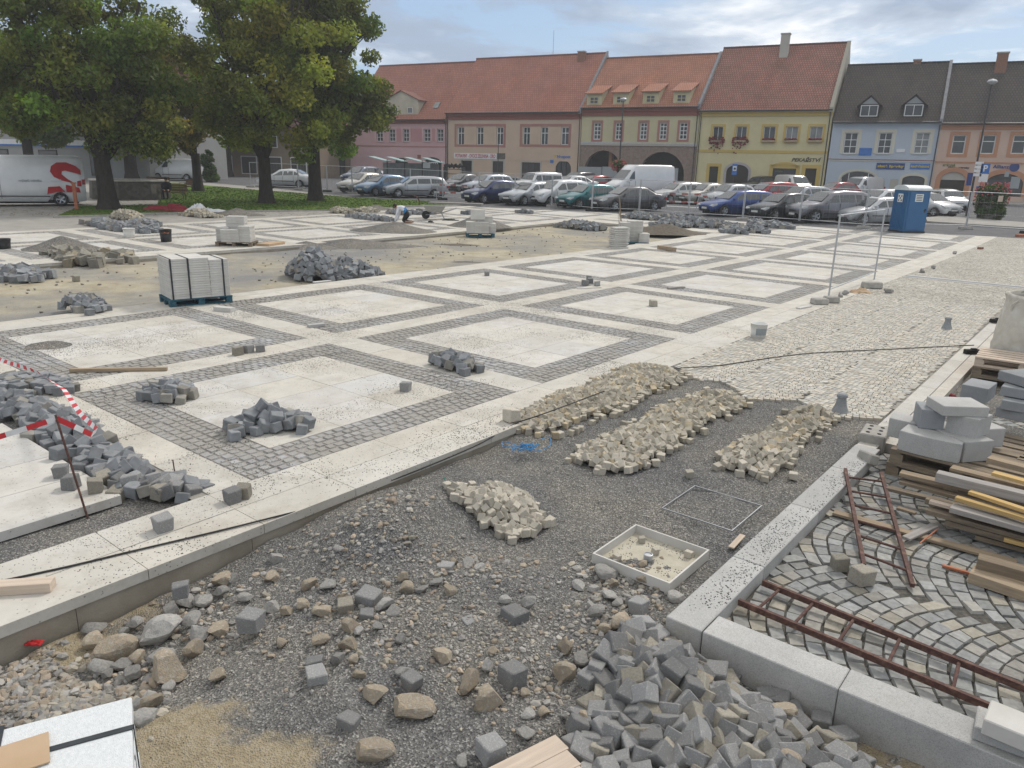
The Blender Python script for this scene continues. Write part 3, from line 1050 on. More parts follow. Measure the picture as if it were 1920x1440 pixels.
def PX(x, y, z=0.0): return ab(at(x, y, z))
def blob(x, y, ra, rb_, h, z=0.0): a, b = PX(x, y, z); return (a, b, ra, rb_, h)
def line_blobs(x0, y0, x1, y1, n, r, h, z=0.0):
    out = []
    for i in range(n):
        t = i / max(1, n - 1)
        out.append(blob(x0 + (x1 - x0) * t, y0 + (y1 - y0) * t, r * U(.85, 1.15), r * U(.85, 1.15), h * U(.75, 1.15), z))
    return out


gz = gravel_h
heap('granite', [(3.5, -1.62, .42, .42, .17), (3.27, -1.15, .58, .62, .13), (3.78, -1.88, .2, .17, .10), (3.3, -.68, .5, .5, .09), (3.05, -1.58, .38, .3, .08), (2.8, -1.3, .3, .35, .06)],
     (.085, .122), 'grey granite sett in the big loose heap in front of the granite kerb corner', 'setts heaped before the granite kerb', gz, .86, .55)
heap('granite', line_blobs(345, 930, 250, 915, 3, .2, .07, -.06) + line_blobs(232, 888, 105, 790, 5, .25, .13) + line_blobs(120, 800, 15, 750, 4, .27, .12), (.10, .128),
     'dark granite sett in the long heap beside the raised pale slabs', 'setts heaped along the raised slabs', lambda a, b: -.08 if a > 2.56 else 0.0, .9, .5)
heap('granite', [blob(95, 727, .16, .5, .05), blob(30, 722, .2, .3, .03)], (.1, .125), 'dark granite sett in the short row behind the red and white tape', 'setts behind the tape')
heap('granite', [blob(320, 745, .26, .34, .10)], (.105, .125), 'granite sett in the small round pile on the sett border left of the slabs', 'small round pile of setts')
heap('granite', [blob(500, 800, .2, .28, .17), blob(555, 800, .16, .3, .08), blob(450, 810, .16, .25, .06)], (.105, .125), 'granite sett in the stepped pile on the corner of the nearest slab square', 'stepped pile of setts')
heap('granite', [blob(850, 690, .2, .48, .12)], (.12, .14), 'granite sett in the low pile on the pale strip between two slab squares', 'low pile of setts')
heap('granite', [blob(160, 588, .3, .75, .16, -.1)], (.11, .14), 'granite sett in the flat pile at the edge of the sand left of the strapped slabs', 'setts at the edge of the sand')
g = 'single setts lying about'
lone('granite', 307, 993, .125, 'lone granite sett on the pale edge slabs nearest the timber block', g)
lone('granite', 436, 940, .115, 'granite sett left of its twin on the corner of the pale edge strip', g)
lone('granite', 456, 932, .115, 'granite sett right of its twin on the corner of the pale edge strip', g)
lone('granite', 760, 733, .12, 'lone granite sett at the right side of the nearest slab square', g)
lone('granite', 116, 893, .115, 'upper lone sett on the raised pale slabs beside the rusty rod', g)
lone('granite', 134, 915, .12, 'lower lone sett on the raised pale slabs beside the rusty rod', g)
lone('granite', 180, 921, .12, 'lone sett on the raised pale slabs right of the rusty rod', g)
lone('granite', 447, 665, .13, 'leftmost of three setts in a row on the grey sett border', g)
lone('granite', 466, 661, .12, 'middle one of three setts in a row on the grey sett border', g)
lone('granite', 488, 659, .12, 'rightmost of three setts in a row on the grey sett border', g)
lone('granite', 913, 517, .13, 'lone sett at the far corner of a slab square beside the sand', g)
lone('granite', 1224, 574, .14, 'lone sett in the middle of a pale slab square', g)
lone('granite', 432, 804, .11, 'sett lying just left of the stepped pile on the slab square', g)
lone('granite', 1574, 1066, .11, 'left one of two dark setts beside the foot of the short ladder', g, -.085)
lone('granite', 1613, 1093, .13, 'right one of two dark setts beside the foot of the short ladder', g, -.085, .4)
lone('beige', 958, 789, .16, 'big square beige block at the slab edge beside the sandstone setts', g)
for n_, (x, y, s) in enumerate(((143, 527, .13), (1107, 531, .13), (1120, 536, .13), (1097, 535, .14), (1104, 526, .13))):
    lone('granite', x, y, s, 'lone sett on the bare sand before the slab pallet' if n_ == 0 else 'sett in the little group where four slab squares meet', g if n_ == 0 else 'setts where four squares meet', -.13 if n_ == 0 else 0)
for x, y, s, l in ((474, 1178, .125, 'blocky grey sett on the gravel at the right end of the boulder pile'), (692, 1138, .13, 'brown sett in the middle of the gravel beside a bluish one'),
                   (648, 1150, .105, 'bluish sett leaning on a brown one in the gravel'), (962, 1172, .135, 'pale tilted sett alone on the open gravel'), (962, 1280, .12, 'dark three-cornered sett on the gravel'),
                   (772, 1292, .10, 'sett standing just above the big pale boulder'), (594, 1285, .105, 'lower of two grey setts on the gravel at the left'), (591, 1258, .09, 'upper of two grey setts on the gravel at the left'),
                   (836, 1080, .10, 'sett on top of the little stone pile in the gravel'), (688, 1168, .095, 'pale sett touching a rough stone in the gravel'), (672, 1063, .07, 'small pale sett on the gravel mound'),
                   (655, 1370, .10, 'pale sett above the round tan boulder'), (921, 1420, .11, 'pale sett beside the boards at the bottom'), (1197, 1150, .11, 'sett lying among stones behind the brown boulder'),
                   (880, 1178, .08, 'small pale sett half sunk in the gravel'), (340, 1117, .1, 'squarish sett among the rubble below the slab edge')):
    lone('granite', x, y, s, l, 'setts strewn over the gravel', -.13)
# far heaps
far = [([blob(592, 520, .75, .95, .52, -.13), blob(655, 520, .7, .9, .36, -.13), blob(690, 518, .3, .5, .15, -.13)], (.12, .16), 'granite sett in the tall dark heap on the sand', 'tall heap of setts on the sand', -.13),
       ([blob(140, 492, .5, 1.6, .38, -.13), blob(215, 487, .4, 1.0, .2, -.13)], (.17, .26), 'rough stone block in the long brownish heap behind the sand', 'brownish heap behind the sand', -.13),
       ([blob(35, 522, .5, .9, .34, -.13), blob(75, 520, .3, .4, .15, -.13)], (.14, .19), 'bluish sett in the heap at the left end of the sand', 'bluish heap of setts', -.13),
       ([blob(235, 431, .6, 1.9, .28), blob(270, 424, .6, 1.0, .25), blob(190, 422, .5, .9, .2)], (.15, .2), 'sett in the ragged heap beside the white bucket', 'ragged heap by the bucket', 0),
       ([blob(1262, 425, .7, .9, .5), blob(1300, 424, .8, 1.0, .55), blob(1340, 426, .8, .8, .4), blob(1376, 431, .7, .6, .3)], (.15, .2), 'sett in the long dark heap before the blue hatchback', 'long heap before the parked cars', 0),
       ([blob(1400, 434, .6, 1.2, .3), blob(1450, 426, .6, 1.0, .3), blob(1375, 437, .4, .7, .2), blob(1417, 420, .5, .5, .2)], (.15, .2), 'sett in the right end of the heaps before the cars', 'right heap before the parked cars', 0),
       ([blob(1205, 411, .6, 1.0, .4), blob(1265, 410, .5, .8, .25)], (.15, .2), 'sett in the rear heap behind the leaning stake', 'rear heap behind the stake', 0),
       ([blob(1085, 428, .6, 1.2, .4, -.13), blob(1110, 430, .5, .7, .3, -.13)], (.15, .2), 'sett in the pale grey heap left of the slab stacks', 'heap left of the slab stacks', -.13),
       ([blob(690, 411, .3, 1.3, .2), blob(720, 414, .3, .5, .15), blob(745, 402, .3, .9, .16), blob(770, 401, .3, .8, .12)], (.15, .2), 'sett in the loose row in front of the kneeling worker', 'loose row by the worker', 0),
       ([blob(880, 402, .3, .4, .1), blob(800, 400, .3, .8, .15), blob(985, 400, .3, .6, .15), blob(1062, 384, .4, .6, .15)], (.15, .2), 'sett scattered on the far paving behind the wheelbarrow', 'setts behind the wheelbarrow', 0)]
for n_, (bl, sz, lb, gr, z) in enumerate(far): heap('granite', bl if n_ == 0 else [(q[0], q[1], q[2], q[3], q[4] * .55) for q in bl], sz, lb, gr, lambda a, b, z=z: z, .95, .6)
# little pale sandstone setts
gb = 'sandstone setts heaped on the gravel'
heap('beige', line_blobs(1010, 788, 1100, 755, 4, .42, .09, -.08) + line_blobs(1120, 750, 1215, 712, 4, .5, .11, -.05), (.06, .08), 'small sandstone sett in the long heap along the slab edge', 'long sandstone heap', gz, .86, .6)
heap('beige', line_blobs(1145, 858, 1235, 818, 4, .36, .09, -.08) + line_blobs(1255, 800, 1345, 760, 4, .36, .10, -.05), (.06, .078), 'small sandstone sett in the middle heap on the gravel', 'middle sandstone heap', gz, .86, .6)
heap('beige', line_blobs(1402, 876, 1440, 850, 3, .3, .12, -.08) + line_blobs(1450, 838, 1520, 790, 4, .26, .12, -.05), (.06, .078), 'small sandstone sett in the heap nearest the stone bollard', 'sandstone heap by the bollard', gz, .86, .6)
heap('beige', [blob(945, 962, .33, .30, .16, -.08), blob(965, 980, .28, .28, .07, -.1), blob(880, 965, .14, .16, .05, -.1)], (.056, .076), 'small sandstone sett in the round heap nearest the camera', 'round sandstone heap', gz, .84, .6)
for x, y, l in ((1385, 895, 'single sandstone sett fallen left of the bollard heap'), (1487, 898, 'single sandstone sett in front of the bollard heap'), (1292, 895, 'small beige chip alone on the gravel behind the dark frame'),
                (1551, 815, 'single sandstone sett between the bollard heap and the kerb'), (812, 932, 'leftmost loose beige sett before the green string'), (838, 945, 'loose beige sett next to the red wrapper'), (866, 930, 'beige sett near the end of the green string')):
    lone('beige', x, y, .075, l, 'loose sandstone setts', -.08)
for bl, lb in (([blob(240, 411, .5, 1.3, .3)], 'tree with the thick trunk'), ([blob(375, 405, .5, 1.2, .22)], 'white sheet'), ([blob(640, 399, .4, .9, .2), blob(690, 397, .4, .7, .15)], 'lawn edge')):
    heap('beige', bl, (.1, .14), 'pale sett in the small heap by the ' + lb, 'pale setts by the ' + lb, dens=1.0)

for kind, items in pool.items():
    items.sort(key=lambda q: -q[0])
    name = {'granite': 'granite_sett', 'beige': 'sandstone_sett'}[kind]
    rest = MB()
    for n_, (pr, p, rot, sc, lb, gr) in enumerate(items):
        me = RN.choice(SETT[kind])
        if n_ < 300:
            o = bpy.data.objects.new(name, me); COL.objects.link(o)
            o.location = p; o.rotation_euler = rot; o.scale = sc
            tag(o, lb, 'sett', gr)
        else:
            m4 = rote(*rot)
            far_ = p.length > 16
            t = U(.72, 1.2); tw = RN.random() < .15
            base = (.27, .28, .29) if kind == 'granite' else (.46, .42, .34)
            if 'brownish' in lb: base = (.30, .28, .235)
            rest.col = tuple(c * t * (k if tw else 1) for c, k in zip(base, (1.15, 1.05, .9)))
            if far_: rest.box(p, sc, m4, jit=sc[0] * .12)
            else:
                vs = [m4 @ Vector((v.co.x * sc[0], v.co.y * sc[1], v.co.z * sc[2])) + p for v in me.vertices]
                rest.add(vs, [tuple(f.vertices) for f in me.polygons])
    mk(name + '_mass', (1, 1, 1), (.8, .8, .8), 14, .85, .4, 70, attr=True)
    tag(rest.build(name + '_rubble', M_[name + '_mass'], fix=False), kind='stuff')

# ---------------------------------------------------------------- field stones, one object each
RK = []
def zr(ox, lst):
    for q in lst: RK.append((ox + q[0] * .29167, 1020 + q[1] * .29167, q[2] * .29167, q[3], q[4]))
zr(0, [(750, 730, 200, 0, 'big flat tan boulder in the stone pile below the slab edge'), (1040, 600, 210, 1, 'big two-tone boulder at the top of the stone pile'), (1090, 850, 220, 0, 'biggest tan boulder at the front of the stone pile'),
       (1245, 700, 135, 0, 'pale angular boulder at the right of the stone pile'), (1395, 575, 130, 0, 'orange boulder at the right end of the stone pile'), (1040, 755, 130, 1, 'pale wedge stone above the biggest tan boulder'),
       (870, 850, 110, 1, 'grey upright stone left of the biggest tan boulder'), (890, 755, 95, 0, 'reddish stone between two big boulders'), (1270, 600, 140, 1, 'grey flat stone above the pale angular boulder'),
       (1235, 510, 115, 1, 'grey knobbly stone behind the two-tone boulder'), (1110, 430, 120, 1, 'grey long stone at the back of the pile'), (1295, 385, 115, 1, 'grey slab-like stone near the top of the pile'),
       (1200, 390, 100, 1, 'grey pointed stone near the top of the pile'), (1420, 250, 115, 0, 'pale tan stone at the upper end of the pile'), (1510, 240, 80, 1, 'small grey stone at the upper end of the pile'), (1420, 330, 90, 1, 'grey round stone right of the slab-like stone'),
       (610, 570, 115, 1, 'grey stone alone on the brown soil'), (600, 655, 120, 0, 'brown stone left of the big flat boulder'), (540, 490, 80, 0, 'small tan stone on the soil below the slab edge'), (870, 530, 85, 1, 'grey wedge stone on the soil'),
       (790, 585, 75, 1, 'small grey stone beside the grey wedge stone'), (1740, 430, 115, 1, 'tall grey stone right of the blocky sett'), (1845, 445, 78, 0, 'yellow stone in the row of yellow stones'),
       (1810, 650, 88, 0, 'brown round stone on the gravel right of the pile'), (1410, 865, 105, 0, 'tan stone on the gravel before the pile'), (970, 1040, 115, 0, 'brown stone behind the white slab stack'), (940, 1130, 120, 1, 'grey crusted stone beside the white slab stack'),
       (900, 1060, 100, 1, 'grey flat stone above the crusted one'), (1085, 925, 70, 1, 'small whitish stone at the foot of the pile'), (1740, 235, 105, 0, 'pinkish stone on the gravel mound'), (1580, 355, 80, 1, 'dark grey chip on the edge of the mound'), (80, 700, 85, 1, 'grey stone beside the red label'),
       (690, 850, 70, 1, 'whitish pebble among the rubble'), (650, 810, 110, 1, 'pale sharp stone among the rubble'), (790, 800, 105, 1, 'dark flat stone among the rubble')])
zr(480, [(760, 1370, 205, 0, 'round tan boulder at the bottom of the gravel'), (1010, 1095, 225, 0, 'big pale wedge boulder on the gravel'), (1490, 1030, 190, 0, 'big tan boulder with a ragged edge on the gravel'), (770, 990, 150, 0, 'long orange stone on the gravel'),
         (1190, 735, 132, 0, 'pinkish blunt stone on the open gravel'), (1370, 915, 160, 0, 'greenish flat block on the gravel'), (560, 370, 90, 0, 'red-brown stone behind the bluish sett'), (830, 410, 120, 1, 'rough grey stone right of the brown sett'),
         (430, 455, 110, 0, 'tan stone third in the row of yellow stones'), (305, 400, 98, 0, 'orange pointed stone second in the row of yellow stones'), (975, 310, 105, 0, 'grey-tan stone left in the little pile'), (1062, 310, 82, 1, 'white-edged stone in the little pile'),
         (1245, 310, 98, 0, 'tan stone at the right of the little pile'), (1160, 260, 80, 1, 'grey stone in the middle of the little pile'), (1360, 145, 95, 1, 'pale stone above the little pile'), (1445, 175, 92, 1, 'bluish grey stone right above the little pile'),
         (1265, 130, 80, 0, 'brown stone above the little pile'), (610, 545, 112, 0, 'rough brownish stone below the row of setts'), (600, 672, 122, 0, 'olive oval stone on the gravel'), (410, 640, 100, 0, 'long pinkish stone sunk in the gravel'),
         (930, 620, 82, 1, 'thin grey stone on the open gravel'), (955, 835, 95, 1, 'pinkish white stone above the dark sett'), (1720, 975, 72, 0, 'small tan stone beside the dark sett'), (1490, 795, 92, 1, 'grey stone on the gravel above the dark sett'),
         (1740, 1110, 95, 1, 'pale pink stone near the sett heap'), (1850, 1095, 82, 0, 'pink square stone near the sett heap'), (1730, 1235, 98, 1, 'pale wedge stone left of the sett heap'), (1330, 1400, 85, 1, 'whitish stone beside the bottom boards'),
         (1605, 370, 76, 1, 'small white triangular stone on the gravel'), (1755, 395, 95, 1, 'white rough stone on the gravel'), (625, 755, 72, 0, 'orange triangular stone on the gravel'), (665, 850, 72, 0, 'small orange stone on the gravel'), (520, 760, 105, 1, 'grey low stone half sunk in gravel'),
         (880, 450, 90, 1, 'pale splinter on the gravel'), (340, 275, 95, 0, 'pale long stone on the mound'), (460, 280, 95, 1, 'grey-pink stone on the mound'), (120, 110, 100, 1, 'pale flat stone on top of the mound'), (530, 40, 60, 1, 'whitish lump at the crest of the mound'),
         (1520, 700, 62, 0, 'small brown stone on the open gravel'), (940, 225, 70, 0, 'tan stone left above the little pile'), (840, 265, 60, 0, 'flat brown stone left of the little pile'), (780, 540, 70, 1, 'white speckled stone beside the pale sett'), (660, 570, 65, 1, 'small white stone before the rough brownish one')])
zr(940, [(780, 545, 175, 0, 'big brown boulder left of the granite kerb corner'), (410, 860, 155, 0, 'round tan boulder at the left end of the sett heap'), (410, 680, 105, 0, 'mossy tan stone above the round boulder'), (665, 565, 85, 0, 'tan stone left of the big brown boulder'),
         (615, 450, 110, 1, 'pale oval stone behind the brown boulder'), (570, 405, 72, 1, 'small round grey stone behind the brown boulder'), (820, 395, 92, 1, 'pale round stone beside the tray'), (740, 390, 72, 1, 'small grey stone beside the pale round one'),
         (690, 350, 105, 1, 'dark grey stone before the tray'), (920, 250, 95, 0, 'orange wedge stone at the tray edge'), (720, 262, 74, 0, 'tan flat stone at the tray edge'), (670, 205, 140, 1, 'long pale flat stone before the tray'), (600, 310, 82, 1, 'pale flat chip before the tray'),
         (830, 250, 56, 1, 'small grey stone close to the tray'), (1120, 355, 95, 1, 'pale stone between the tray and the kerb'), (730, 765, 98, 0, 'olive stone at the top of the sett heap'), (800, 745, 95, 0, 'reddish stone at the top of the sett heap'), (500, 285, 85, 1, 'dark flat stone on the gravel before the tray'),
         (1030, 590, 100, 0, 'pale pointed stone at the kerb corner'), (930, 560, 80, 0, 'tan stone right of the big brown boulder'), (520, 750, 135, 1, 'grey flat stone above the sett heap'), (1990, 1175, 95, 1, 'pale stone in the soil along the kerb'), (2050, 1230, 90, 1, 'whitish wedge stone in the soil along the kerb')])
for n_, (x, y, wpx, kind, lb) in enumerate(RK):
    z = -.13
    q = at(x, y, z); a, b = ab(q)
    gzv = gravel_h(a, b); q = at(x, y, gzv); a, b = ab(q)
    d = (q - Vector((0, 0, H))).length
    s = wpx * d / F * 1.0
    o = bpy.data.objects.new('rock', RN.choice(ROCK if kind == 0 else ROCKG)); COL.objects.link(o)
    o.location = q + Vector((0, 0, s * .22)); o.scale = (s, s * U(.85, 1.1), s * U(.8, 1.0)); o.rotation_euler = (U(-.3, .3), U(-.3, .3), U(0, 6.3))
    tag(o, lb, 'rock', 'field stones on the gravel')
# boulders lying on the sett heap itself
for a, b, zz_, s, lb in ((3.52, -1.78, .13, .18, 'tan boulder lying in the left of the sett heap'), (3.72, -1.68, .15, .13, 'small tan boulder between setts of the heap'), (3.78, -.98, .12, .17, 'reddish boulder on the kerb side of the sett heap'),
                         (3.32, -.86, .13, .2, 'big tan boulder low in the right of the sett heap'), (3.6, -1.42, .17, .15, 'narrow brown boulder in the middle of the sett heap'), (2.98, -1.78, .07, .14, 'tan boulder at the front of the sett heap')):
    o = bpy.data.objects.new('rock', RN.choice(ROCK)); COL.objects.link(o)
    o.location = W(a, b, gravel_h(a, b) + zz_); o.scale = (s, s * .8, s * .8); o.rotation_euler = (U(-.6, .6), U(-.6, .6), U(0, 6.3))
    tag(o, lb, 'rock', 'boulders in the sett heap')
# ================================================================ kerb, pallets, stone blocks, timber, ladders and small things on the site
def at_depth(px, py, Y):
    d = ray(px, py); t = Y / d.y
    return Vector((d.x * t, Y, H + d.z * t))


def single(name, mb, mtl, label, cat, group=None, loc=None, rz=None, bev=0, smooth=False):
    o = mb.build(name, mtl, None, loc, rz, smooth)
    if bev: bevel(o, bev)
    return tag(o, label, cat, group)


def kerb_stone(a0, a1, b0, b1, label, z=.02, h=.3):
    c = W((a0 + a1) / 2, (b0 + b1) / 2, z - h / 2)
    mb = MB().box((0, 0, 0), (abs(a1 - a0) - .006, abs(b1 - b0) - .004, h))
    return single('kerb_stone', mb, M_['kerb_granite'], label, 'kerb stone', 'granite kerb stones round the cobbled yard', c, ROTAB, .006)


kerb_stone(3.99, 5.05, -1.86, -1.61, 'granite kerb stone that forms the near corner of the cobbled yard')
kerb_stone(5.05, 6.3, -1.86, -1.61, 'granite kerb stone beside the plastic tray')
kerb_stone(6.3, 7.45, -1.86, -1.61, 'granite kerb stone behind the top of the short ladder')
kerb_stone(7.45, 8.3, -1.86, -1.61, 'granite kerb stone running up to the concrete blocks')
for n_, (b0, lb) in enumerate(((-1.605, 'granite kerb stone right after the corner before the sett heap'), (-.78, 'granite kerb stone below the long ladder at the lower right'), (.32, 'granite kerb stone under the wrapped blocks'))):
    kerb_stone(3.99, 4.235, b0, (-.78, .32, 1.4)[n_], lb)
bs = MB()
slab_rect(bs, 8.32, 17.7, -1.86, -1.66, 9, 1, [(.50, .49, .46), (.46, .45, .43), (.52, .50, .45)], .004, .1)
slab_rect(bs, 8.6, 17.7, -1.655, -1.50, 9, 1, [(.48, .41, .33), (.46, .38, .30), (.50, .45, .38), (.46, .45, .43)], .004, .12)
structure(bs.build('kerb_band', M_['slabs'], fix=False))


# ---- pallets
def pallet(loc, rz, mtl, label, L=1.2, Wd=.8):
    r = empty('pallet', loc, rz, label, 'pallet')
    for i in range(5):
        y = -Wd / 2 + .05 + i * (Wd - .1) / 4
        MB().box((0, y, .133), (L, .1 if i % 2 else .13, .022)).build('deck_board', mtl, r)
    for i in (-1, 0, 1):
        MB().box((i * (L / 2 - .05), 0, .111), (.1, Wd, .02)).build('cross_board', mtl, r)
        MB().box((0, i * (Wd / 2 - .05), .011), (L, .1, .022)).build('skid', mtl, r)
        for j in (-1, 0, 1):
            MB().box((i * (L / 2 - .06), j * (Wd / 2 - .055), .061), (.12, .1, .078)).build('block', mtl, r)
    return r


def bundle(loc, rz, cols, layers, th, mtl, label, straps, sx, sy, missing=()):
    """strapped stack of slabs: cols along x; straps at the given x (round the y-z section) and one lengthways"""
    r = empty('slab_bundle', loc, rz, label, 'slab stack')
    proto = bevel(MB().box((0, 0, 0), (sx - .004, sy, th - .003)).build('slab', mtl, r), .004)
    first = True
    for c in range(cols):
        for k in range(layers):
            if (c, k) in missing: continue
            o = proto if first else copy_tree(proto, r)
            first = False
            o.location = ((c - (cols - 1) / 2) * sx + U(-.003, .003), U(-.006, .006), th * (k + .5))
    Ht = layers * th
    for x in straps:
        h2 = Ht - (th if any(m[0] == min(cols - 1, max(0, int((x / sx) + cols / 2))) for m in missing) else 0)
        s = MB()
        s.box((x, 0, h2 + .003), (.03, sy + .02, .004)); s.box((x, -sy / 2 - .009, h2 / 2), (.03, .004, h2)); s.box((x, sy / 2 + .009, h2 / 2), (.03, .004, h2))
        s.build('strap', M_['strap_black'], r)
    return r


# strapped slab stack on the blue-green pallet at the edge of the sand
p0 = at(320, 577, 0.0); p1 = at(425, 568, 0.0)
dv = (p1 - p0).normalized(); ang = math.atan2(dv.y, dv.x); nv = Vector((-dv.y, dv.x, 0))
c0 = p0 + dv * .6 + nv * .42
pallet(c0, ang, M_['pallet_blue'], 'blue-green pallet under the strapped slab stack at the sand edge')
c1 = c0 + Vector((0, 0, .146))
bundle(c1, ang, 3, 17, .046, M_['slab_stone'], 'tall strapped stack of pale slabs on the blue-green pallet', (-.53, -.21, .45), .38, .82, ((2, 16),))
s_ = MB(); s_.box((0, 0, .788), (1.15, .03, .004)); 

# slabs piled on the far pallets, every slab an object
SLABP = bevel(MB().box((0, 0, 0), (.6, .4, .055)).build('paving_slab', M_['slab_stone']), .004)
first_slab = [True]
def put_slab(p, rz, label, group, tilt=(0, 0)):
    if first_slab[0]: o = SLABP; first_slab[0] = False
    else:
        o = SLABP.copy(); COL.objects.link(o)
    o.location = p; o.rotation_euler = (tilt[0], tilt[1], rz)
    tag(o, label, 'slab', group)


def far_pallet(x, y, z, wood, lb, piles, group, yaw):
    p = at(x, y, z)
    pallet(p, yaw, wood, lb)
    for dx, dy, n, rot, plb in piles:
        for k in range(n):
            q = p + rotz(yaw) @ Vector((dx, dy, .146 + .058 * (k + .5)))
            put_slab(q + Vector((U(-.01, .01), U(-.01, .01), 0)), yaw + rot + U(-.02, .02), plb, group)
    return p


far_pallet(445, 460, .0, M_['pallet_wood'], 'brown wooden pallet under low slab piles behind the sand',
           [(-.42, .1, 8, pi / 2, 'pale slab in the left pile on the brown pallet'), (-.1, -.22, 7, 0, 'pale slab in the front pile on the brown pallet'), (.36, -.1, 9, pi / 2, 'pale slab in the right pile on the brown pallet'), (-.02, .2, 14, 0, 'pale slab in the tallest pile on the brown pallet')],
           'slabs on the brown pallet', .05)
pp = far_pallet(900, 443, -.13, M_['pallet_blue'], 'blue pallet under a block of slabs in the middle of the sand',
           [(-.38, -.05, 8, pi / 2, 'pale slab in the left pile on the blue pallet'), (.05, -.18, 8, 0, 'pale slab in the front pile on the blue pallet'), (.45, .05, 7, pi / 2, 'pale slab in the right pile on the blue pallet'), (.22, .12, 12, 0, 'pale slab in the top pile on the blue pallet')],
           'slabs on the blue pallet', .1)
put_slab(pp + Vector((-.1, -.1, .146 + .058 * 8 + .28)), .15, 'slab standing upright on the blue pallet in the sand', None, (1.35, 0))
pq = far_pallet(1185, 460, -.13, M_['pallet_blue'], 'blue-green pallet half hidden by a slab column beside the paving',
           [(-.35, 0, 13, pi / 2, 'grey slab in the left pile at the edge of the paving'), (.08, .15, 14, 0, 'grey slab in the rear pile at the edge of the paving'), (.42, 0, 6, pi / 2, 'grey slab in the low right pile at the edge of the paving')], 'slabs beside the paving edge', .0)
p = at(1159, 465, 0.0)
for k in range(11): put_slab(p + Vector((U(-.02, .02), U(-.02, .02), .03 + .07 * k)), U(-.06, .06) + (.5 if k % 2 else .42), 'grey slab in the free-standing column without a pallet', 'free-standing slab column')

# strapped white stack at the lower left
pz0 = at(245, 1306, .36); pe = at(0, 1368, .36)
dv = (pz0 - pe).normalized(); ang = math.atan2(dv.y, dv.x); nv = Vector((dv.y, -dv.x, 0))
cw = pz0 - dv * .40 + nv * .60; cw.z = .36
rb_ = bundle(cw - Vector((0, 0, .46)), ang + pi / 2, 2, 6, .0767, M_['slab_white'], 'strapped stack of white slabs on a pallet at the lower left', (), .60, .80)
for (sx0, sx1, sy0, sy1) in ((-.62, .62, .10, .135), (.36, .39, -.41, .41), (-.38, -.35, -.41, .41)):
    MB().span(sx0, sx1, sy0, sy1, .461, .464).build('strap', M_['strap_black'], rb_)
for (sx0, sx1, sy0, sy1) in ((.36, .39, -.412, -.408), (-.38, -.35, -.412, -.408), (.36, .39, .408, .412)):
    MB().span(sx0, sx1, sy0, sy1, 0, .464).build('strap', M_['strap_black'], rb_)
pallet(cw - Vector((0, 0, .61)), ang + pi / 2, M_['pallet_wood'], 'wooden pallet under the white slab stack at the lower left')
single('cardboard_sheet', MB().box((0, 0, 0), (.24, .20, .006)), M_['cardboard'], 'torn brown cardboard sheet on the white slab stack', 'cardboard', None, at(30, 1420, .368), ang + .1)

# ---- stone blocks on pallets at the right
pc = at(1657, 890, -.1); ax = (at(1830, 939, -.1) - pc).normalized(); ANG = math.atan2(ax.y, ax.x)
ay = Vector((-ax.y, ax.x, 0))
def plc(u, v, z): return pc + ax * u + ay * v + Vector((0, 0, z))
pallet(plc(.6, .42, 0), ANG, M_['pallet_wood'], 'lower one of the two stacked pallets under the curved stone blocks')
pallet(plc(.61, .43, .145), ANG + .02, M_['pallet_wood'], 'upper one of the two stacked pallets under the curved stone blocks')
pallet(plc(.95, 1.55, 0), ANG, M_['pallet_wood'], 'pallet under the single stone block behind the block stack')
pallet(plc(1.6, 1.0, 0), ANG - .1, M_['pallet_wood'], 'lower pallet under the flat stone slabs at the right edge')
pallet(plc(1.6, 1.0, .145), ANG - .1, M_['pallet_wood'], 'upper pallet under the flat stone slabs at the right edge')


def curved_block(x0, y0, x1, y1, z, depth, h, label, curve=.028, mtl='kerb_granite', grp='curved stone blocks on the pallets'):
    a, b = at(x0, y0, z), at(x1, y1, z)
    d = b - a; L = d.length; d.normalize()
    ang = math.atan2(d.y, d.x)
    n = 8; pl = []
    for i in range(n + 1):
        t = i / n; pl.append((t * L, -curve * (1 - (2 * t - 1) ** 2)))
    for i in range(n, -1, -1):
        t = i / n; pl.append((t * L, depth - curve * (1 - (2 * t - 1) ** 2)))
    o = MB().prism(pl, 0, h, 'z').build('stone_block', M_[mtl], None, a, ang)
    bevel(o, .006)
    return tag(o, label, 'stone block', grp)


T1 = -.1 + .29
curved_block(1681, 842, 1796, 870, T1, .28, .20, 'curved grey stone block with a dark spot at the front of the stack')
curved_block(1804, 868, 1857, 864, T1, .42, .21, 'grey stone block at the right front corner of the stack', 0)
curved_block(1662, 817, 1765, 838, T1, .26, .20, 'grey stone block behind the front one at the left of the stack')
curved_block(1842, 840, 1880, 838, T1, .38, .20, 'grey stone block sticking out at the right rear of the stack', 0)
curved_block(1722, 803, 1768, 808, T1 + .2, .3, .20, 'dark-faced stone block in the second tier at the left', 0, 'dark_granite')
curved_block(1771, 808, 1829, 824, T1 + .2, .3, .20, 'stone block in the second tier at the right', .02)
curved_block(1767, 780, 1853, 783, T1 + .4, .34, .10, 'flat stone block lying on top of the whole stack', 0)
curved_block(1798, 748, 1848, 758, T1 - .14, .46, .2, 'single flat stone block on the pallet behind the stack', 0, 'dark_granite')
for i, (x0, y0, x1, y1, z, lb) in enumerate(((1864, 780, 1930, 796, .19, 'lowest dark slab in the pile at the right edge'), (1875, 767, 1935, 778, .30, 'second lowest dark slab in the pile at the right edge'),
                                             (1874, 741, 1935, 752, .42, 'third dark slab in the pile at the right edge'), (1869, 711, 1922, 727, .54, 'topmost dark slab in the pile at the right edge'))):
    curved_block(x0, y0, x1, y1, z, .42, .11, lb, 0, 'dark_granite', 'dark slabs at the right edge')
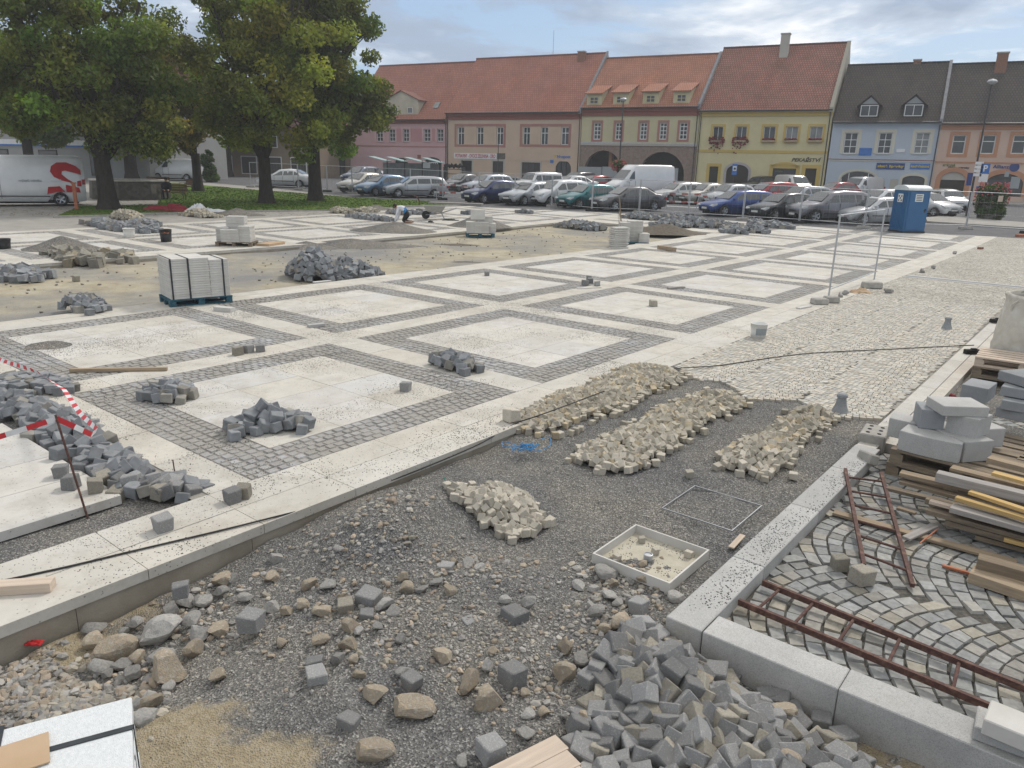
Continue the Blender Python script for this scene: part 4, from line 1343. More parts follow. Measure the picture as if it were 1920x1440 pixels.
# wrapped pale blocks, lower right
for i, (x0, y0, x1, z, h, lb, m) in enumerate(((1822, 1386, 1960, .022, .08, 'lower grey block beneath the wrapped block at the lower right', 'kerb_granite'), (1838, 1376, 1960, .104, .09, 'pale block wrapped in clear film at the lower right', 'slab_stone'))):
    curved_block(x0, y0, x1, y0 + 52, z, .2, h, lb, 0, m, None)

# ---- timber
def board(x0, y0, x1, y1, z, wd, th, mtl, label, name='timber_board', ext=0.0, cat='board'):
    a, b = at(x0, y0, z), at(x1, y1, z)
    d = b - a; L = d.length + ext; d.normalize()
    o = MB().box((L / 2, wd / 2, th / 2), (L, wd, th)).build(name, M_[mtl], None, a, math.atan2(d.y, d.x))
    bevel(o, .003)
    return tag(o, label, cat)


TB = [(1752, 903, 1930, 947, .28, .10, .08, 'timber_grey', 'thick beam with a whitish top across the timber pile'), (1685, 893, 1830, 928, .20, .10, .035, 'timber', 'brown board sticking out furthest left of the timber pile'),
      (1685, 908, 1840, 950, .14, .11, .03, 'timber', 'pale brown board under the board that sticks out furthest'), (1780, 882, 1930, 920, .30, .11, .025, 'timber', 'flat reddish board behind the whitish beam'),
      (1848, 868, 1930, 890, .33, .12, .05, 'timber', 'grey-brown plank at the rear of the timber pile'), (1858, 892, 1930, 912, .36, .08, .03, 'timber_fresh', 'short yellow board on the top of the timber pile'),
      (1814, 927, 1930, 966, .27, .06, .03, 'timber_fresh', 'yellow lath lying above the white plank'), (1789, 939, 1930, 982, .22, .06, .035, 'timber_fresh', 'yellow lath lying directly behind the white plank'),
      (1779, 961, 1930, 1003, .15, .13, .045, 'timber_grey', 'broad whitish plank at the front of the timber pile'), (1741, 945, 1800, 961, .13, .06, .03, 'timber_pale', 'short pale stub left of the broad whitish plank'),
      (1735, 964, 1930, 1018, .06, .12, .04, 'pallet_wood', 'dark brown plank under the whitish plank'), (1770, 985, 1930, 1030, .0, .12, .05, 'pallet_wood', 'dark plank low in the shade of the timber pile'),
      (1827, 1012, 1930, 1040, -.06, .1, .04, 'timber', 'board at the bottom of the timber pile'), (1881, 1016, 1930, 1029, .02, .05, .03, 'timber_fresh', 'small light stub in the shade of the timber pile'),
      (1733, 945, 1930, 1000, .09, .12, .05, 'pallet_wood', 'dark brown beam in the middle of the timber pile'), (1660, 920, 1760, 945, .0, .08, .03, 'pallet_wood', 'dark board sunk between the pallets and the timber pile')]
for q in TB: board(*q[:9], ext=.5)
board(1560, 966, 1905, 1062, -.07, .09, .025, 'timber', 'long weathered plank lying on the cobbles under the short ladder')
board(1829, 1066, 1930, 1094, .0, .12, .08, 'timber', 'upper thick beam at the right edge of the cobbles', ext=.5)
board(1813, 1092, 1930, 1132, -.08, .2, .08, 'timber', 'lower thick beam at the right edge of the cobbles', ext=.5)
board(1766, 1064, 1822, 1080, -.08, .03, .02, 'orange_paint', 'orange-painted stick beside the thick beams', 'stick', cat='stick')
board(1706, 1015, 1760, 990, -.04, .07, .02, 'timber_grey', 'short board end with an orange edge on the long plank')
board(1726, 1020, 1760, 993, -.018, .012, .01, 'orange_paint', 'orange strip of tape on the short board end', 'tape_strip', cat='tape')
board(1680, 955, 1715, 966, -.08, .05, .02, 'timber', 'small offcut of board on the cobbles beside the ladder')
board(130, 699, 313, 696, .0, .06, .05, 'timber', 'slim beam lying across the grey setts at the left')
board(-60, 1122, 95, 1112, .0, .1, .07, 'timber_pale', 'squared timber block on the pale edge slabs at the far left', 'timber_block')
board(1376, 1030, 1398, 1006, -.12, .05, .012, 'timber_pale', 'small loose board between the gravel frame and the kerb')
board(1232, 467, 1262, 472, .0, .15, .14, 'timber', 'short brown beam on the paving behind the slab column')
board(1160, 397, 1164, 423, .0, .04, .04, 'timber', 'thin offcut of wood among the far slabs')
b0_ = at(930, 1456, -.07); bd = (at(1052, 1394, -.07) - b0_).normalized(); bn = Vector((bd.y, -bd.x, 0))
for n_, lb in enumerate(('left board of the boards at the bottom edge', 'second board from the left at the bottom edge', 'third board from the left at the bottom edge', 'right board of the boards at the bottom edge')):
    o = MB().box((.22 - n_ * .015, 0, 0), (.58, .114, .022)).build('plank', M_['timber_pale'], None, b0_ + bn * (n_ * .117) - bd * .1, math.atan2(bd.y, bd.x))
    tag(o, lb, 'board', None)

# ---- ladders
def ladder(r0, r1, s0, s1, rungs, rail, label, ext=0.0):
    o = r0
    root = empty('ladder', o, 0, label, 'ladder')
    def l(p): return p - o
    e0, e1 = r0 + (r1 - r0) * (1 + ext), s0 + (s1 - s0) * (1 + ext)
    for a, b in ((r0, e0), (s0, e1)):
        d = (b - a); L = d.length
        m = MB().box((L / 2, 0, 0), (L, rail[0], rail[1]))
        q = m.build('rail', M_['rust'], root, l(a))
        q.rotation_mode = 'QUATERNION'; q.rotation_quaternion = d.to_track_quat('X', 'Z')
    for t in rungs:
        m = MB().tube(l(r0 + (r1 - r0) * t), l(s0 + (s1 - s0) * t), .011, 8)
        m.build('rung', M_['rust'], root)
    return root


ladder(at(1585, 880, .045), at(1620, 1060, -.055), at(1652, 887, .02), at(1711, 1098, -.055), (.10, .27, .43, .59, .74, .90), (.03, .03), 'short rusty ladder leaning from the kerb onto the cobbles')
ladder(at(1385, 1128, -.03), at(1920, 1352, -.03), at(1430, 1092, -.03), at(1920, 1290, -.03), (.08, .23, .40, .58, .79, 1.02, 1.22), (.026, .042), 'long rusty ladder lying flat on the cobbles at the lower right', .3)

# ---- tray and gravel frame
def frame_obj(c, size, h, t, rim, floor, label, name, cat):
    r = empty(name, c, ROTAB, label, cat)
    for sx, sy in ((1, 0), (-1, 0), (0, 1), (0, -1)):
        L = size
        MB().box((sx * (size - t) / 2, sy * (size - t) / 2, h / 2), (t if sx else size - 2 * t - .002, t if sy else size, h)).build('rim', M_[rim], r)
    if floor: MB().box((0, 0, .008), (size - 2 * t, size - 2 * t, .012)).build('floor', M_[floor], r)
    return r
frame_obj(W(4.80, -2.405, -.125), .66, .085, .014, 'slab_stone', 'tray_floor', 'square metal cover tray with a pale floor set in the gravel', 'cover_tray', 'tray')
frame_obj(W(5.96, -2.43, -.088), .66, .012, .008, 'steel', None, 'thin dark square frame filled with grey gravel', 'edging_square', 'edging')
mb = MB(); MB_ = mb.lathe([(.036, 0), (.036, .05), (.03, .052), (.028, .044), (0.001, .044)], 18)
single('pipe_cap', mb, M_['zinc'], 'round grey metal cap in the middle of the cover tray', 'cap', None, W(4.78, -2.42, -.11))
for a, b, s, lb in ((5.0, -2.60, .05, 'beige stone at the rear left inside the cover tray'), (4.62, -2.60, .05, 'beige stone at the front left inside the cover tray'), (5.03, -2.2, .055, 'beige stone at the right inside the cover tray'), (4.9, -2.42, .05, 'grey stone behind the cap in the cover tray')):
    o = bpy.data.objects.new('stone', RN.choice(SETT['beige'])); COL.objects.link(o); o.location = W(a, b, -.11 + s * .45); o.scale = (s, s, s); o.rotation_euler = (0, .05, U(0, 6)); tag(o, lb, 'stone')
tg = MB()
for _ in range(420):
    a, b = 4.8 + U(-.3, .3), -2.405 + U(-.3, .3)
    if noise.noise(Vector((a * 5, b * 5, 1))) < -.1: continue
    g_ = U(.08, .2); tg.col = (g_, g_, g_); tetra(tg, W(a, b, -.110), U(.005, .01), .5)
tag(tg.build('grit', M_['chip'], fix=False), kind='stuff')

# ---- cables, strings, tape, rods
def cable(name, pts, r, mtl, label, cat, z=.012):
    P = [at(x, y, zz) for x, y, zz in pts]
    Q = []
    for i in range(len(P) - 1):
        p0, p1, p2, p3 = P[max(0, i - 1)], P[i], P[i + 1], P[min(len(P) - 1, i + 2)]
        for k in range(6):
            t = k / 6
            Q.append(.5 * ((2 * p1) + (p2 - p0) * t + (2 * p0 - 5 * p1 + 4 * p2 - p3) * t * t + (3 * p1 - p0 - 3 * p2 + p3) * t ** 3))
    Q.append(P[-1])
    return single(name, MB().path(Q, r, 6), M_[mtl], label, cat)
cable('cable', [(-40, 1098, .01), (120, 1064, .01), (250, 1033, .01), (420, 993, .01), (520, 968, .01), (590, 950, -.03), (700, 913, -.06), (800, 875, -.05), (900, 832, -.02), (965, 795, .0), (1030, 772, .1), (1240, 697, .06), (1350, 685, .012), (1500, 664, .012), (1640, 656, .012), (1760, 650, .012), (1826, 647, .012)],
      .008, 'cable', 'long dark cable running along the slab edge and across the cobbles', 'cable')
cable('string', [(965, 835, -.05), (945, 838, -.05), (942, 828, -.05), (960, 832, -.05), (1000, 846, -.05), (1030, 836, -.05), (1030, 820, -.05), (1010, 825, -.05)], .004, 'blue_string', 'loose end of thin light blue string on the gravel', 'string')
sb = MB()
for _ in range(26):
    c = at(985, 843, -.05) + Vector((U(-.11, .11), U(-.06, .06), U(0, .05))); sb.tube(c, c + Vector((U(-.1, .1), U(-.08, .08), U(-.02, .03))), .006, 5)
single('string_tangle', sb, M_['blue_string'], 'tangle of blue string before the long sandstone heap', 'string')
cable('string', [(833, 897, -.06), (838, 908, -.06), (850, 922, -.06), (856, 934, -.06)], .010, 'green_string', 'short piece of green cord on the gravel', 'cord')

def crumple(name, x, y, z, sx, sy, h, mtl, label, cat, seed=1, rz=0, n=14):
    mb = MB(); vs = []; fs = []
    for i in range(n + 1):
        for j in range(n + 1):
            u, v = i / n * 2 - 1, j / n * 2 - 1
            k = max(0, 1 - (u * u + v * v) ** .9 * .8) if h > .06 else 1
            w_ = .5 + .9 * noise.noise(Vector((u * 2.1 + seed * 9, v * 2.1, seed))) + .35 * noise.noise(Vector((u * 6, v * 6, seed)))
            vs.append((u * sx / 2 * (1 + .15 * noise.noise(Vector((v * 3, seed, 0)))), v * sy / 2 * (1 + .15 * noise.noise(Vector((u * 3, seed, 5)))), max(.004, h * k * w_)))
    for i in range(n):
        for j in range(n): fs.append((i * (n + 1) + j, (i + 1) * (n + 1) + j, (i + 1) * (n + 1) + j + 1, i * (n + 1) + j + 1))
    edge = [i * (n + 1) for i in range(n + 1)] + [n * (n + 1) + j for j in range(1, n + 1)] + [i * (n + 1) + n for i in range(n - 1, -1, -1)] + [j for j in range(n - 1, 0, -1)]
    mb.add(vs, fs)
    base = len(mb.v); m = len(edge)
    mb.v += [(mb.v[e][0], mb.v[e][1], 0.0) for e in edge]
    for i in range(m):
        mb.f.append((edge[i], edge[(i + 1) % m], base + (i + 1) % m, base + i)); mb.m.append(0); mb.c.append((1, 1, 1))
    return single(name, mb, M_[mtl], label, cat, None, at(x, y, z), rz, 0, True)
crumple('wrapper', 845, 972, -.08, .12, .07, .035, 'red_paint', 'crumpled red and white wrapper beside the round sandstone heap', 'wrapper', 3)
crumple('label_tag', 64, 1207, -.2, .1, .05, .02, 'red_paint', 'small red tag on the rubble below the slab edge', 'tag', 4)
crumple('paper_scrap', 1782, 727, -.1, .16, .14, .06, 'white_sheet', 'white scrap of paper in the gap left of the stone blocks', 'paper', 5, .7)
crumple('plastic_scrap', 1770, 742, -.1, .25, .16, .05, 'red_cloth', 'reddish scraps in the gap behind the stone blocks', 'scrap', 6)
crumple('cloth', 1810, 690, -.1, .25, .2, .12, 'blue_string', 'bunch of blue cloth beside the wooden deck', 'cloth', 7)

def ribbon(pts, wd, name, label, twist=0.0):
    mb = MB(); cols = ((.62, .05, .06), (.75, .75, .75))
    P = []
    for a, b in zip(pts, pts[1:]):
        n = max(2, int((b - a).length / .06))
        for k in range(n): P.append(a.lerp(b, k / n))
    P.append(pts[-1])
    for i in range(len(P) - 1):
        mb.col = cols[(i // 2) % 2]
        d = (P[i + 1] - P[i]).normalized(); t0 = twist * i; t1 = twist * (i + 1)
        s = d.cross(Vector((0, 0, 1)));  s = s.normalized() if s.length > .01 else Vector((1, 0, 0)); u = s.cross(d)
        w0 = (u * cos(t0) + s * sin(t0)) * wd / 2; w1 = (u * cos(t1) + s * sin(t1)) * wd / 2
        mb.face([P[i] - w0, P[i + 1] - w1, P[i + 1] + w1, P[i] + w0])
    return mb
mk('tape', (1, 1, 1), (.9, .9, .9), 8, .5, attr=True)
rod0 = at(168, 972, -.1); rod1 = at_depth(104, 778, rod0.y)
single('steel_rod', MB().tube(rod0 - Vector((0, 0, .1)), rod1, .009, 8), M_['rust'], 'thin rusty rod holding the red and white tape', 'rod')
single('steel_rod', MB().tube(at(329, 895, -.05), at_depth(324, 862, at(329, 895, -.05).y), .006, 6), M_['rust'], 'short rusty pin beside the long sett heap', 'rod')
tp = at_depth(106, 785, rod0.y)
b1 = ribbon([at_depth(-30, 828, rod0.y - .3), at_depth(50, 803, rod0.y - .1), tp], .045, 'tape', '', .02)
pts = [tp, at_depth(140, 800, rod0.y + .1), at_depth(172, 815, rod0.y + .3), at_depth(182, 806, rod0.y + .4), at_depth(150, 775, rod0.y + 1.0), at_depth(120, 730, rod0.y + 1.8), at_depth(70, 697, rod0.y + 2.6), at_depth(-20, 668, rod0.y + 3.8)]
b2 = ribbon(pts, .045, 'tape', '', .05)
b1.add(b2.v, [f for f in b2.f]); b1.c[-len(b2.f):] = b2.c
o = single('barrier_tape', b1, M_['tape'], 'red and white barrier tape sagging from the rusty rod', 'tape')

# ---- bollards, buckets, concrete blocks, big bag
def bollard(x, y, lb, s):
    p = at(x, y, 0)
    mb = MB().lathe([(.15 * s, 0), (.135 * s, .03 * s), (.10 * s, .12 * s), (.085 * s, .2 * s), (.075 * s, .255 * s), (.095 * s, .27 * s), (.095 * s, .31 * s), (.07 * s, .335 * s), (.02 * s, .34 * s)], 20)
    return single('bollard', mb, M_['dark_granite'], lb, 'bollard', 'short stone bollards', p, 0, 0, False)
bollard(1575, 771, 'short stone bollard at the scalloped near edge of the cobbles', .68)
bollard(1775, 616, 'short stone bollard farther off near the white bag', .66)

def bucket(p, r, h, body, lb, name='bucket', label=True, tools=False):
    root = empty(name, p, .3, lb, 'bucket')
    MB().lathe([(r * .86, 0), (r * .93, h * .5), (r, h * .97), (r * 1.05, h * .97), (r * 1.05, h), (r * .97, h), (r * .84, .03), (.001, .03)], 22).build('body', M_[body], root, smooth=True)
    hb = MB(); P = [Vector((r * 1.05 * cos(t), .02 + r * .5 * sin(t), h * .93 - abs(sin(t)) * h * .35)) for t in [pi * k / 10 for k in range(11)]]
    hb.path(P, .004, 5).build('handle', M_['zinc'], root)
    if label:
        n = 7; l = MB()
        for k in range(n):
            t0, t1 = -2.5 + 1.5 * k / n, -2.5 + 1.5 * (k + 1) / n
            l.face([(r * .96 * cos(t0), r * .96 * sin(t0), h * .25), (r * .96 * cos(t1), r * .96 * sin(t1), h * .25), (r * 1.0 * cos(t1), r * 1.0 * sin(t1), h * .7), (r * 1.0 * cos(t0), r * 1.0 * sin(t0), h * .7)])
        l.build('label_band', M_['hoarding'], root)
    return root
bucket(at(1421, 633, 0), .145, .26, 'white_plastic', 'white plastic bucket on the edge of the beige cobbles')
bucket(at(243, 446, 0), .2, .34, 'white_plastic', 'white bucket in front of the ragged sett heap at the left', label=False)
bucket(at(312, 453, 0), .2, .42, 'black_plastic', 'black bucket on the far paving at the left', label=False)
bucket(at(8, 466, 0), .2, .3, 'black_plastic', 'black bucket at the left margin near the raised slabs', label=False)
crumple('rag', 310, 437, .3, .25, .2, .12, 'orange_paint', 'orange rag on the rim of the black bucket', 'rag', 8)

def conc(x, y, z, size, rz, lb, holes=False, tilt=(0, 0, 0)):
    r = MB().box((0, 0, size[2] / 2), size).build('concrete_block', M_['concrete'], None, at(x, y, z), rz)
    bevel(r, .012)
    r.rotation_euler = (tilt[0], tilt[1], rz)
    tag(r, lb, 'block')
    if holes:
        for i in (-1, 0, 1):
            for j in (-1, 1): MB().lathe([(.022, 0), (.022, .003)], 10, (i * size[0] * .3, j * size[1] * .22, size[2] + .001)).build('hole', M_['dark_inside'], r)  # flat near-black discs, painting the shade inside the holes
    return r
conc(1636, 838, -.1, (.42, .26, .2), ROTAB + .1, 'beige concrete block with holes at the end of the kerb', True)
conc(1624, 868, -.02, (.2, .12, .11), ROTAB + .9, 'small chipped concrete block leaning before the block with holes', False, (.3, .1, 0))
crumple('rubber_mat', 1600, 850, -.1, .3, .16, .1, 'rubber', 'dark lump under the concrete blocks at the kerb end', 'lump', 9)
for x, y, lb in ((1822, 664, 'black rubber block on the pale band beside the cable end'), (1868, 605, 'black rubber block on the pale band beside the white bag')):
    single('rubber_block', MB().box((0, 0, .04), (.26, .1, .08)).box((.02, 0, .09), (.1, .06, .02)), M_['rubber'], lb, 'block', None, at(x, y, .0), .1, .01)
# wooden deck of a low pallet stack by the bag
for k in range(3): pallet(W(12.95, -.82, -.115 + .145 * k), ROTAB + pi / 2 + .02 * k, M_['timber_pale'] if k == 2 else M_['pallet_wood'], ('bottom', 'middle', 'top')[k] + ' pallet of the stack in front of the white bag', 1.2, .75)

bagp = W(14.0, -.80, -.11)
bag = empty('big_bag', bagp, ROTAB + .12, 'large white bulk bag standing at the right edge of the cobbles', 'bag')
prof = [(0, .46, .12), (.08, .53, .09), (.35, .56, .08), (.7, .55, .1), (.95, .52, .16), (1.12, .50, .25), (1.20, .53, .32), (1.23, .50, .32), (1.16, .44, .3), (1.02, .44, .25)]
vs, fs, n = [], [], 56
prof = [tuple(p0_[i] + (p1_[i] - p0_[i]) * f_ / 4 for i in range(3)) for p0_, p1_ in zip(prof, prof[1:]) for f_ in range(4)] + [prof[-1]]
for k, (z, r, sq) in enumerate(prof):
    for i in range(n):
        t = 2 * pi * i / n
        c_, s2 = cos(t), sin(t); e = 2 / (2 + 3.5 * (1 - min(1, sq * 3)))
        x = math.copysign(abs(c_) ** e, c_) * r; y = math.copysign(abs(s2) ** e, s2) * r
        q = 1 + .07 * noise.noise(Vector((x * 3, y * 3, z * 3.5))) + .10 * abs(noise.noise(Vector((x * 6, y * 6, z * 2.0))))
        vs.append((x * q, y * q, z + (.03 * noise.noise(Vector((x * 3, y * 3, 9))) if z > .9 else 0)))
for k in range(len(prof) - 1):
    for i in range(n): fs.append((k * n + i, k * n + (i + 1) % n, (k + 1) * n + (i + 1) % n, (k + 1) * n + i))
fs.append(tuple(range(n - 1, -1, -1)))
MB().add(vs, fs).build('sack', M_['bag_cloth'], bag, smooth=True)
for sx, sy in ((1, 1), (1, -1), (-1, 1), (-1, -1)):
    MB().path([Vector((sx * .40, sy * .40, .6)), Vector((sx * .43, sy * .43, 1.1)), Vector((sx * .36, sy * .2, 1.30)), Vector((sx * .2, sy * .2, 1.24))], .015, 5).build('strap', M_['bag_cloth'], bag)
MB().path([Vector((.56 * cos(t), .56 * sin(t), .42)) for t in [k * pi / 8 for k in range(17)]], .012, 5).build('cord', M_['black_plastic'], bag)
for k in range(9):
    o = bpy.data.objects.new('rock', RN.choice(ROCKG)); COL.objects.link(o); t = k * .7
    o.location = bagp + Vector((.27 * cos(t) * (k % 3) / 2, .27 * sin(t) * (k % 3) / 2, 1.10 + U(0, .05))); o.scale = [U(.16, .24)] * 3; o.rotation_euler = (U(0, 3), U(0, 3), 0)
    tag(o, 'grey stone among those filling the large white bag', 'rock', 'stones in the white bag')

# ---- mesh fence panels
def fence_panel(p0, p1, label, h=1.95, vs_=.12, hs=.35, wire=.0022, r=.021, skip=False):
    d = p1 - p0; L = d.length; ang = math.atan2(d.y, d.x)
    root = empty('mesh_fence', p0, ang, label, 'fence', 'mesh fence panels round the building site')
    dz = d.z; Lx = math.hypot(d.x, d.y)
    for x in (0, Lx): MB().tube((x, 0, dz * x / Lx), (x, 0, dz * x / Lx + h), r, 8).build('post', M_['zinc'], root)
    for z in (.22, h - .03): MB().tube((0, 0, z), (Lx, 0, z + dz), r * .75, 8).build('rail', M_['zinc'], root)
    m = MB(); n = int(Lx / vs_)
    for i in range(1, n):
        x = Lx * i / n; m.tube((x, 0, .22 + dz * x / Lx), (x, 0, h - .03 + dz * x / Lx), wire, 3, cap=False)
    z = .22 + hs
    while z < h - .1: m.tube((0, 0, z), (Lx, 0, z + dz), wire, 3, cap=False); z += hs
    m.build('wire_mesh', M_['zinc'], root)
    return root
fence_panel(at(1553, 560, .0), at(1639, 524, 0), 'single free-standing mesh panel on the pale edge strip', vs_=.1, hs=.25, wire=.0016)
def foot(p, rz, lb, mtl='concrete', size=(.62, .22, .13)):
    o = MB().box((0, 0, size[2] / 2), size, taper=.93).build('concrete_weight', M_[mtl], None, p, rz); bevel(o, .02)
    tag(o, lb, 'concrete weight', None if 'mesh fence' not in lb else 'feet of the mesh fence')
foot(at(1536, 570, 0), .1, 'left concrete foot of the free-standing mesh panel', size=(.36, .24, .13))
foot(at(1558, 567, 0), .1, 'right concrete foot of the free-standing mesh panel', size=(.32, .24, .14))
foot(at(1634, 540, 0), .05, 'concrete foot at the far post of the free-standing mesh panel', size=(.5, .24, .16))
crumple('paper_sack', 1612, 548, .0, .55, .3, .16, 'cardboard', 'crumpled brown paper sack beside the far post of the mesh panel', 'sack', 11, .3)
crumple('paper_scrap', 1640, 536, .0, .3, .2, .06, 'hoarding', 'pale blue scrap behind the brown paper sack', 'scrap', 12, .3)
single('brick', MB().box((0, 0, .04), (.24, .12, .08)), M_['brick'], 'reddish brick lying on the far end of the cobbles', 'brick', None, at(1838, 467, 0), .4, .008)
single('timber_block', MB().box((0, 0, .06), (.9, .16, .12)), M_['orange_paint'], 'reddish beam at the right margin of the cobbles', 'beam', None, at(1918, 444, 0), .35, .01)
for x, y in ((1729, 508), (1666, 545), (1751, 501), (1576, 553), (1585, 549), (1791, 474)):
    o = bpy.data.objects.new('stone_chip', RN.choice(ROCKG)); COL.objects.link(o); o.location = at(x, y, .05); o.scale = [U(.14, .22)] * 3; tag(o, 'small stone lying loose on the beige cobbles along the strip', 'stone', 'loose stones on the cobbles')
board(580, 615, 610, 612, .0, .12, .05, 'kerb_granite', 'small flat grey slab piece on the strip between squares')
board(400, 583, 432, 586, .0, .16, .08, 'slab_stone', 'pale stone bar lying on the strip right of the strapped slabs')
board(590, 531, 622, 528, -.1, .1, .03, 'paint_white', 'white board beside the tall dark heap on the sand')
board(1083, 542, 1128, 540, 0, .08, .02, 'slab_stone', 'thin pale offcut near the crossing of four squares')
board(1500, 580, 1522, 576, 0, .1, .03, 'slab_stone', 'thin pale offcut on the edge strip left of the mesh panel')
board(1255, 543, 1285, 541, 0, .1, .05, 'timber_grey', 'grey board on the strip between far squares')
board(505, 468, 535, 463, -.1, .5, .18, 'cardboard', 'tan sheet of plywood lying on the sand', 'plywood_sheet', cat='sheet')
board(670, 461, 700, 458, -.1, .5, .02, 'slab_stone', 'white slab offcuts on the grey patch of the sand', 'slab_offcut', cat='slab')
# ================================================================ houses along the far side of the square
FP = Vector((27.0, 78.0, 0)); FD = Vector((.887, -.462, 0)).normalized(); FN = Vector((-FD.y, FD.x, 0)) * 1.0   # FN points away from the camera
if FN.y < 0: FN = -FN
FROT = math.atan2(FD.y, FD.x)


def z3(x, y): return 680 + x * .229167, 60 + y * .229167
def z4(x, y): return 1060 + x * .229167, 60 + y * .229167
def z5(x, y): return 1480 + x * .229167, 60 + y * .229167


class House:
    """local frame: x to the right along the facade, y into the house, z up (world height)"""
    def __init__(s, label, xl, xr, yref, base=.45, front=0.0, name='house'):
        s.front = front; s.base = base
        s.o = FP + FN * front
        s.u0 = s.hit(xl, yref)[0]; s.w = s.hit(xr, yref)[0]
        loc = s.o + FD * s.u0; s.loc = Vector((loc.x, loc.y, 0))
        s.root = empty(name, s.loc, FROT, label, 'house')
        s.holes = []; s.n = 0

    def hit(s, px, py, d=0.0):
        r = ray(px, py); o = s.o + FN * d
        t = (o - Vector((0, 0, 0))).dot(FN) / r.dot(FN)
        p = Vector((0, 0, H)) + r * t
        return (p - s.o).dot(FD) - getattr(s, 'u0', 0.0), p.z

    def rect(s, zf, x0, y0, x1, y1):
        """photo rectangle -> local (x0, x1, z0, z1)"""
        xm, ym = (x0 + x1) / 2, (y0 + y1) / 2
        a = s.hit(*zf(x0, ym))[0]; b = s.hit(*zf(x1, ym))[0]
        return a, b, s.hit(*zf(xm, y1))[1], s.hit(*zf(xm, y0))[1]

    def roofhit(s, px, py):
        r = ray(px, py); lo = Vector((0, 0, H)) - s.loc
        ly, lx = lo.dot(FN), lo.dot(FD); dy, dx, dz = r.dot(FN), r.dot(FD), r.z
        t = (s.ze + s.k * (ly + s.ov) - H) / (dz - s.k * dy)
        return lx + dx * t, ly + dy * t, H + dz * t

    def roof(s, ze, zr, d, mtl, ov=.4, side=.0, gablem=None, xr0=0, xr1=0):
        s.ze, s.zr, s.d, s.ov = ze, zr, d, ov
        s.k = (zr - ze) / (d + ov)
        L0, L1 = -side, s.w + side
        sl = math.hypot(zr - ze, d + ov)
        vs = [(L0, -ov, ze), (L1, -ov, ze), (L1, d, zr), (L0, d, zr), (L1, 2 * d + ov, ze), (L0, 2 * d + ov, ze)]
        th = .14
        me = bpy.data.meshes.new('roof')
        V = vs + [(x, y, z - th) for x, y, z in vs]
        Fs = [(0, 1, 2, 3), (3, 2, 4, 5), (0, 6, 7, 1), (0, 3, 9, 6), (3, 5, 11, 9), (1, 7, 8, 2), (2, 8, 10, 4), (5, 4, 10, 11), (6, 9, 8, 7), (9, 11, 10, 8)]
        me.from_pydata(V, [], Fs)
        uv = me.uv_layers.new(name='uv')
        for p in me.polygons:
            for li in p.loop_indices:
                v = me.vertices[me.loops[li].vertex_index].co
                f = (v.y + ov) / (d + ov)
                uv.data[li].uv = (v.x, (f if f <= 1 else 2 - f) * sl)
        me.materials.append(M_[mtl])
        o = bpy.data.objects.new('roof', me); COL.objects.link(o); o.parent = s.root; s.roof_o = o
        # ridge tiles
        rg = MB(); n = int((L1 - L0) / .4)
        for i in range(n):
            x = L0 + (L1 - L0) * (i + .5) / n
            rg.tube((x - .2, d, zr + .01), (x + .21, d, zr + .02), .12, 6, .10)
        rg.build('ridge_tiles', M_[mtl if mtl != 'tiles_red' else 'tiles_red'], s.root)

    def opening(s, x0, x1, z0, z1, arch=0.0): s.holes.append((x0, x1, z0, z1, arch))

    def wall(s, mtl, zones=(), gable=None, rev=.22):
        """front wall with real openings; zones: (z from, z to, material) bands of another plaster"""
        mats = [M_[mtl]] + [M_[q[2]] for q in zones] + [M_[gable or mtl]]
        zt = s.ze + .1
        xs = sorted({0.0, s.w} | {q for h in s.holes for q in h[:2] if 0 < q < s.w})
        zs = sorted({s.base, zt} | {q for h in s.holes for q in h[2:4] if s.base < q < zt} | {q for zn in zones for q in zn[:2] if s.base < q < zt})
        m = MB()
        for i in range(len(xs) - 1):
            for j in range(len(zs) - 1):
                cx, cz = (xs[i] + xs[i + 1]) / 2, (zs[j] + zs[j + 1]) / 2
                if any(h[0] < cx < h[1] and h[2] < cz < h[3] for h in s.holes): continue
                m.mi = 0
                for q, zn in enumerate(zones):
                    if zn[0] < cz < zn[1]: m.mi = q + 1
                m.face([(xs[i], 0, zs[j]), (xs[i + 1], 0, zs[j]), (xs[i + 1], 0, zs[j + 1]), (xs[i], 0, zs[j + 1])])
        for x0, x1, z0, z1, ar in s.holes:
            m.mi = 0
            for q, zn in enumerate(zones):
                if zn[0] < (z0 + z1) / 2 < zn[1]: m.mi = q + 1
            zsq = z1 - ar
            m.face([(x0, 0, z0), (x0, 0, zsq), (x0, rev, zsq), (x0, rev, z0)]); m.face([(x1, 0, z0), (x1, rev, z0), (x1, rev, zsq), (x1, 0, zsq)])
            m.face([(x0, 0, z0), (x0, rev, z0), (x1, rev, z0), (x1, 0, z0)])
            if ar <= 0: m.face([(x0, 0, z1), (x1, 0, z1), (x1, rev, z1), (x0, rev, z1)])
            else:
                n = 14; P = []
                for k in range(n + 1):
                    t = pi * k / n; P.append(((x0 + x1) / 2 - (x1 - x0) / 2 * cos(t), zsq + ar * sin(t)))
                for (xa, za), (xb, zb) in zip(P, P[1:]):
                    m.face([(xa, 0, za), (xb, 0, zb), (xb, 0, z1), (xa, 0, z1)])
                    m.face([(xa, 0, za), (xa, rev, za), (xb, rev, zb), (xb, 0, zb)])
        m.mi = len(zones) + 1
        d2 = 2 * s.d
        for x in (0, s.w):
            m.face([(x, 0, s.base), (x, d2, s.base), (x, d2, s.ze), (x, s.d, s.zr - .1), (x, 0, s.ze)])
        m.face([(0, d2, s.base), (s.w, d2, s.base), (s.w, d2, s.ze), (0, d2, s.ze)])
        m.build('wall', mats, s.root, fix=False)

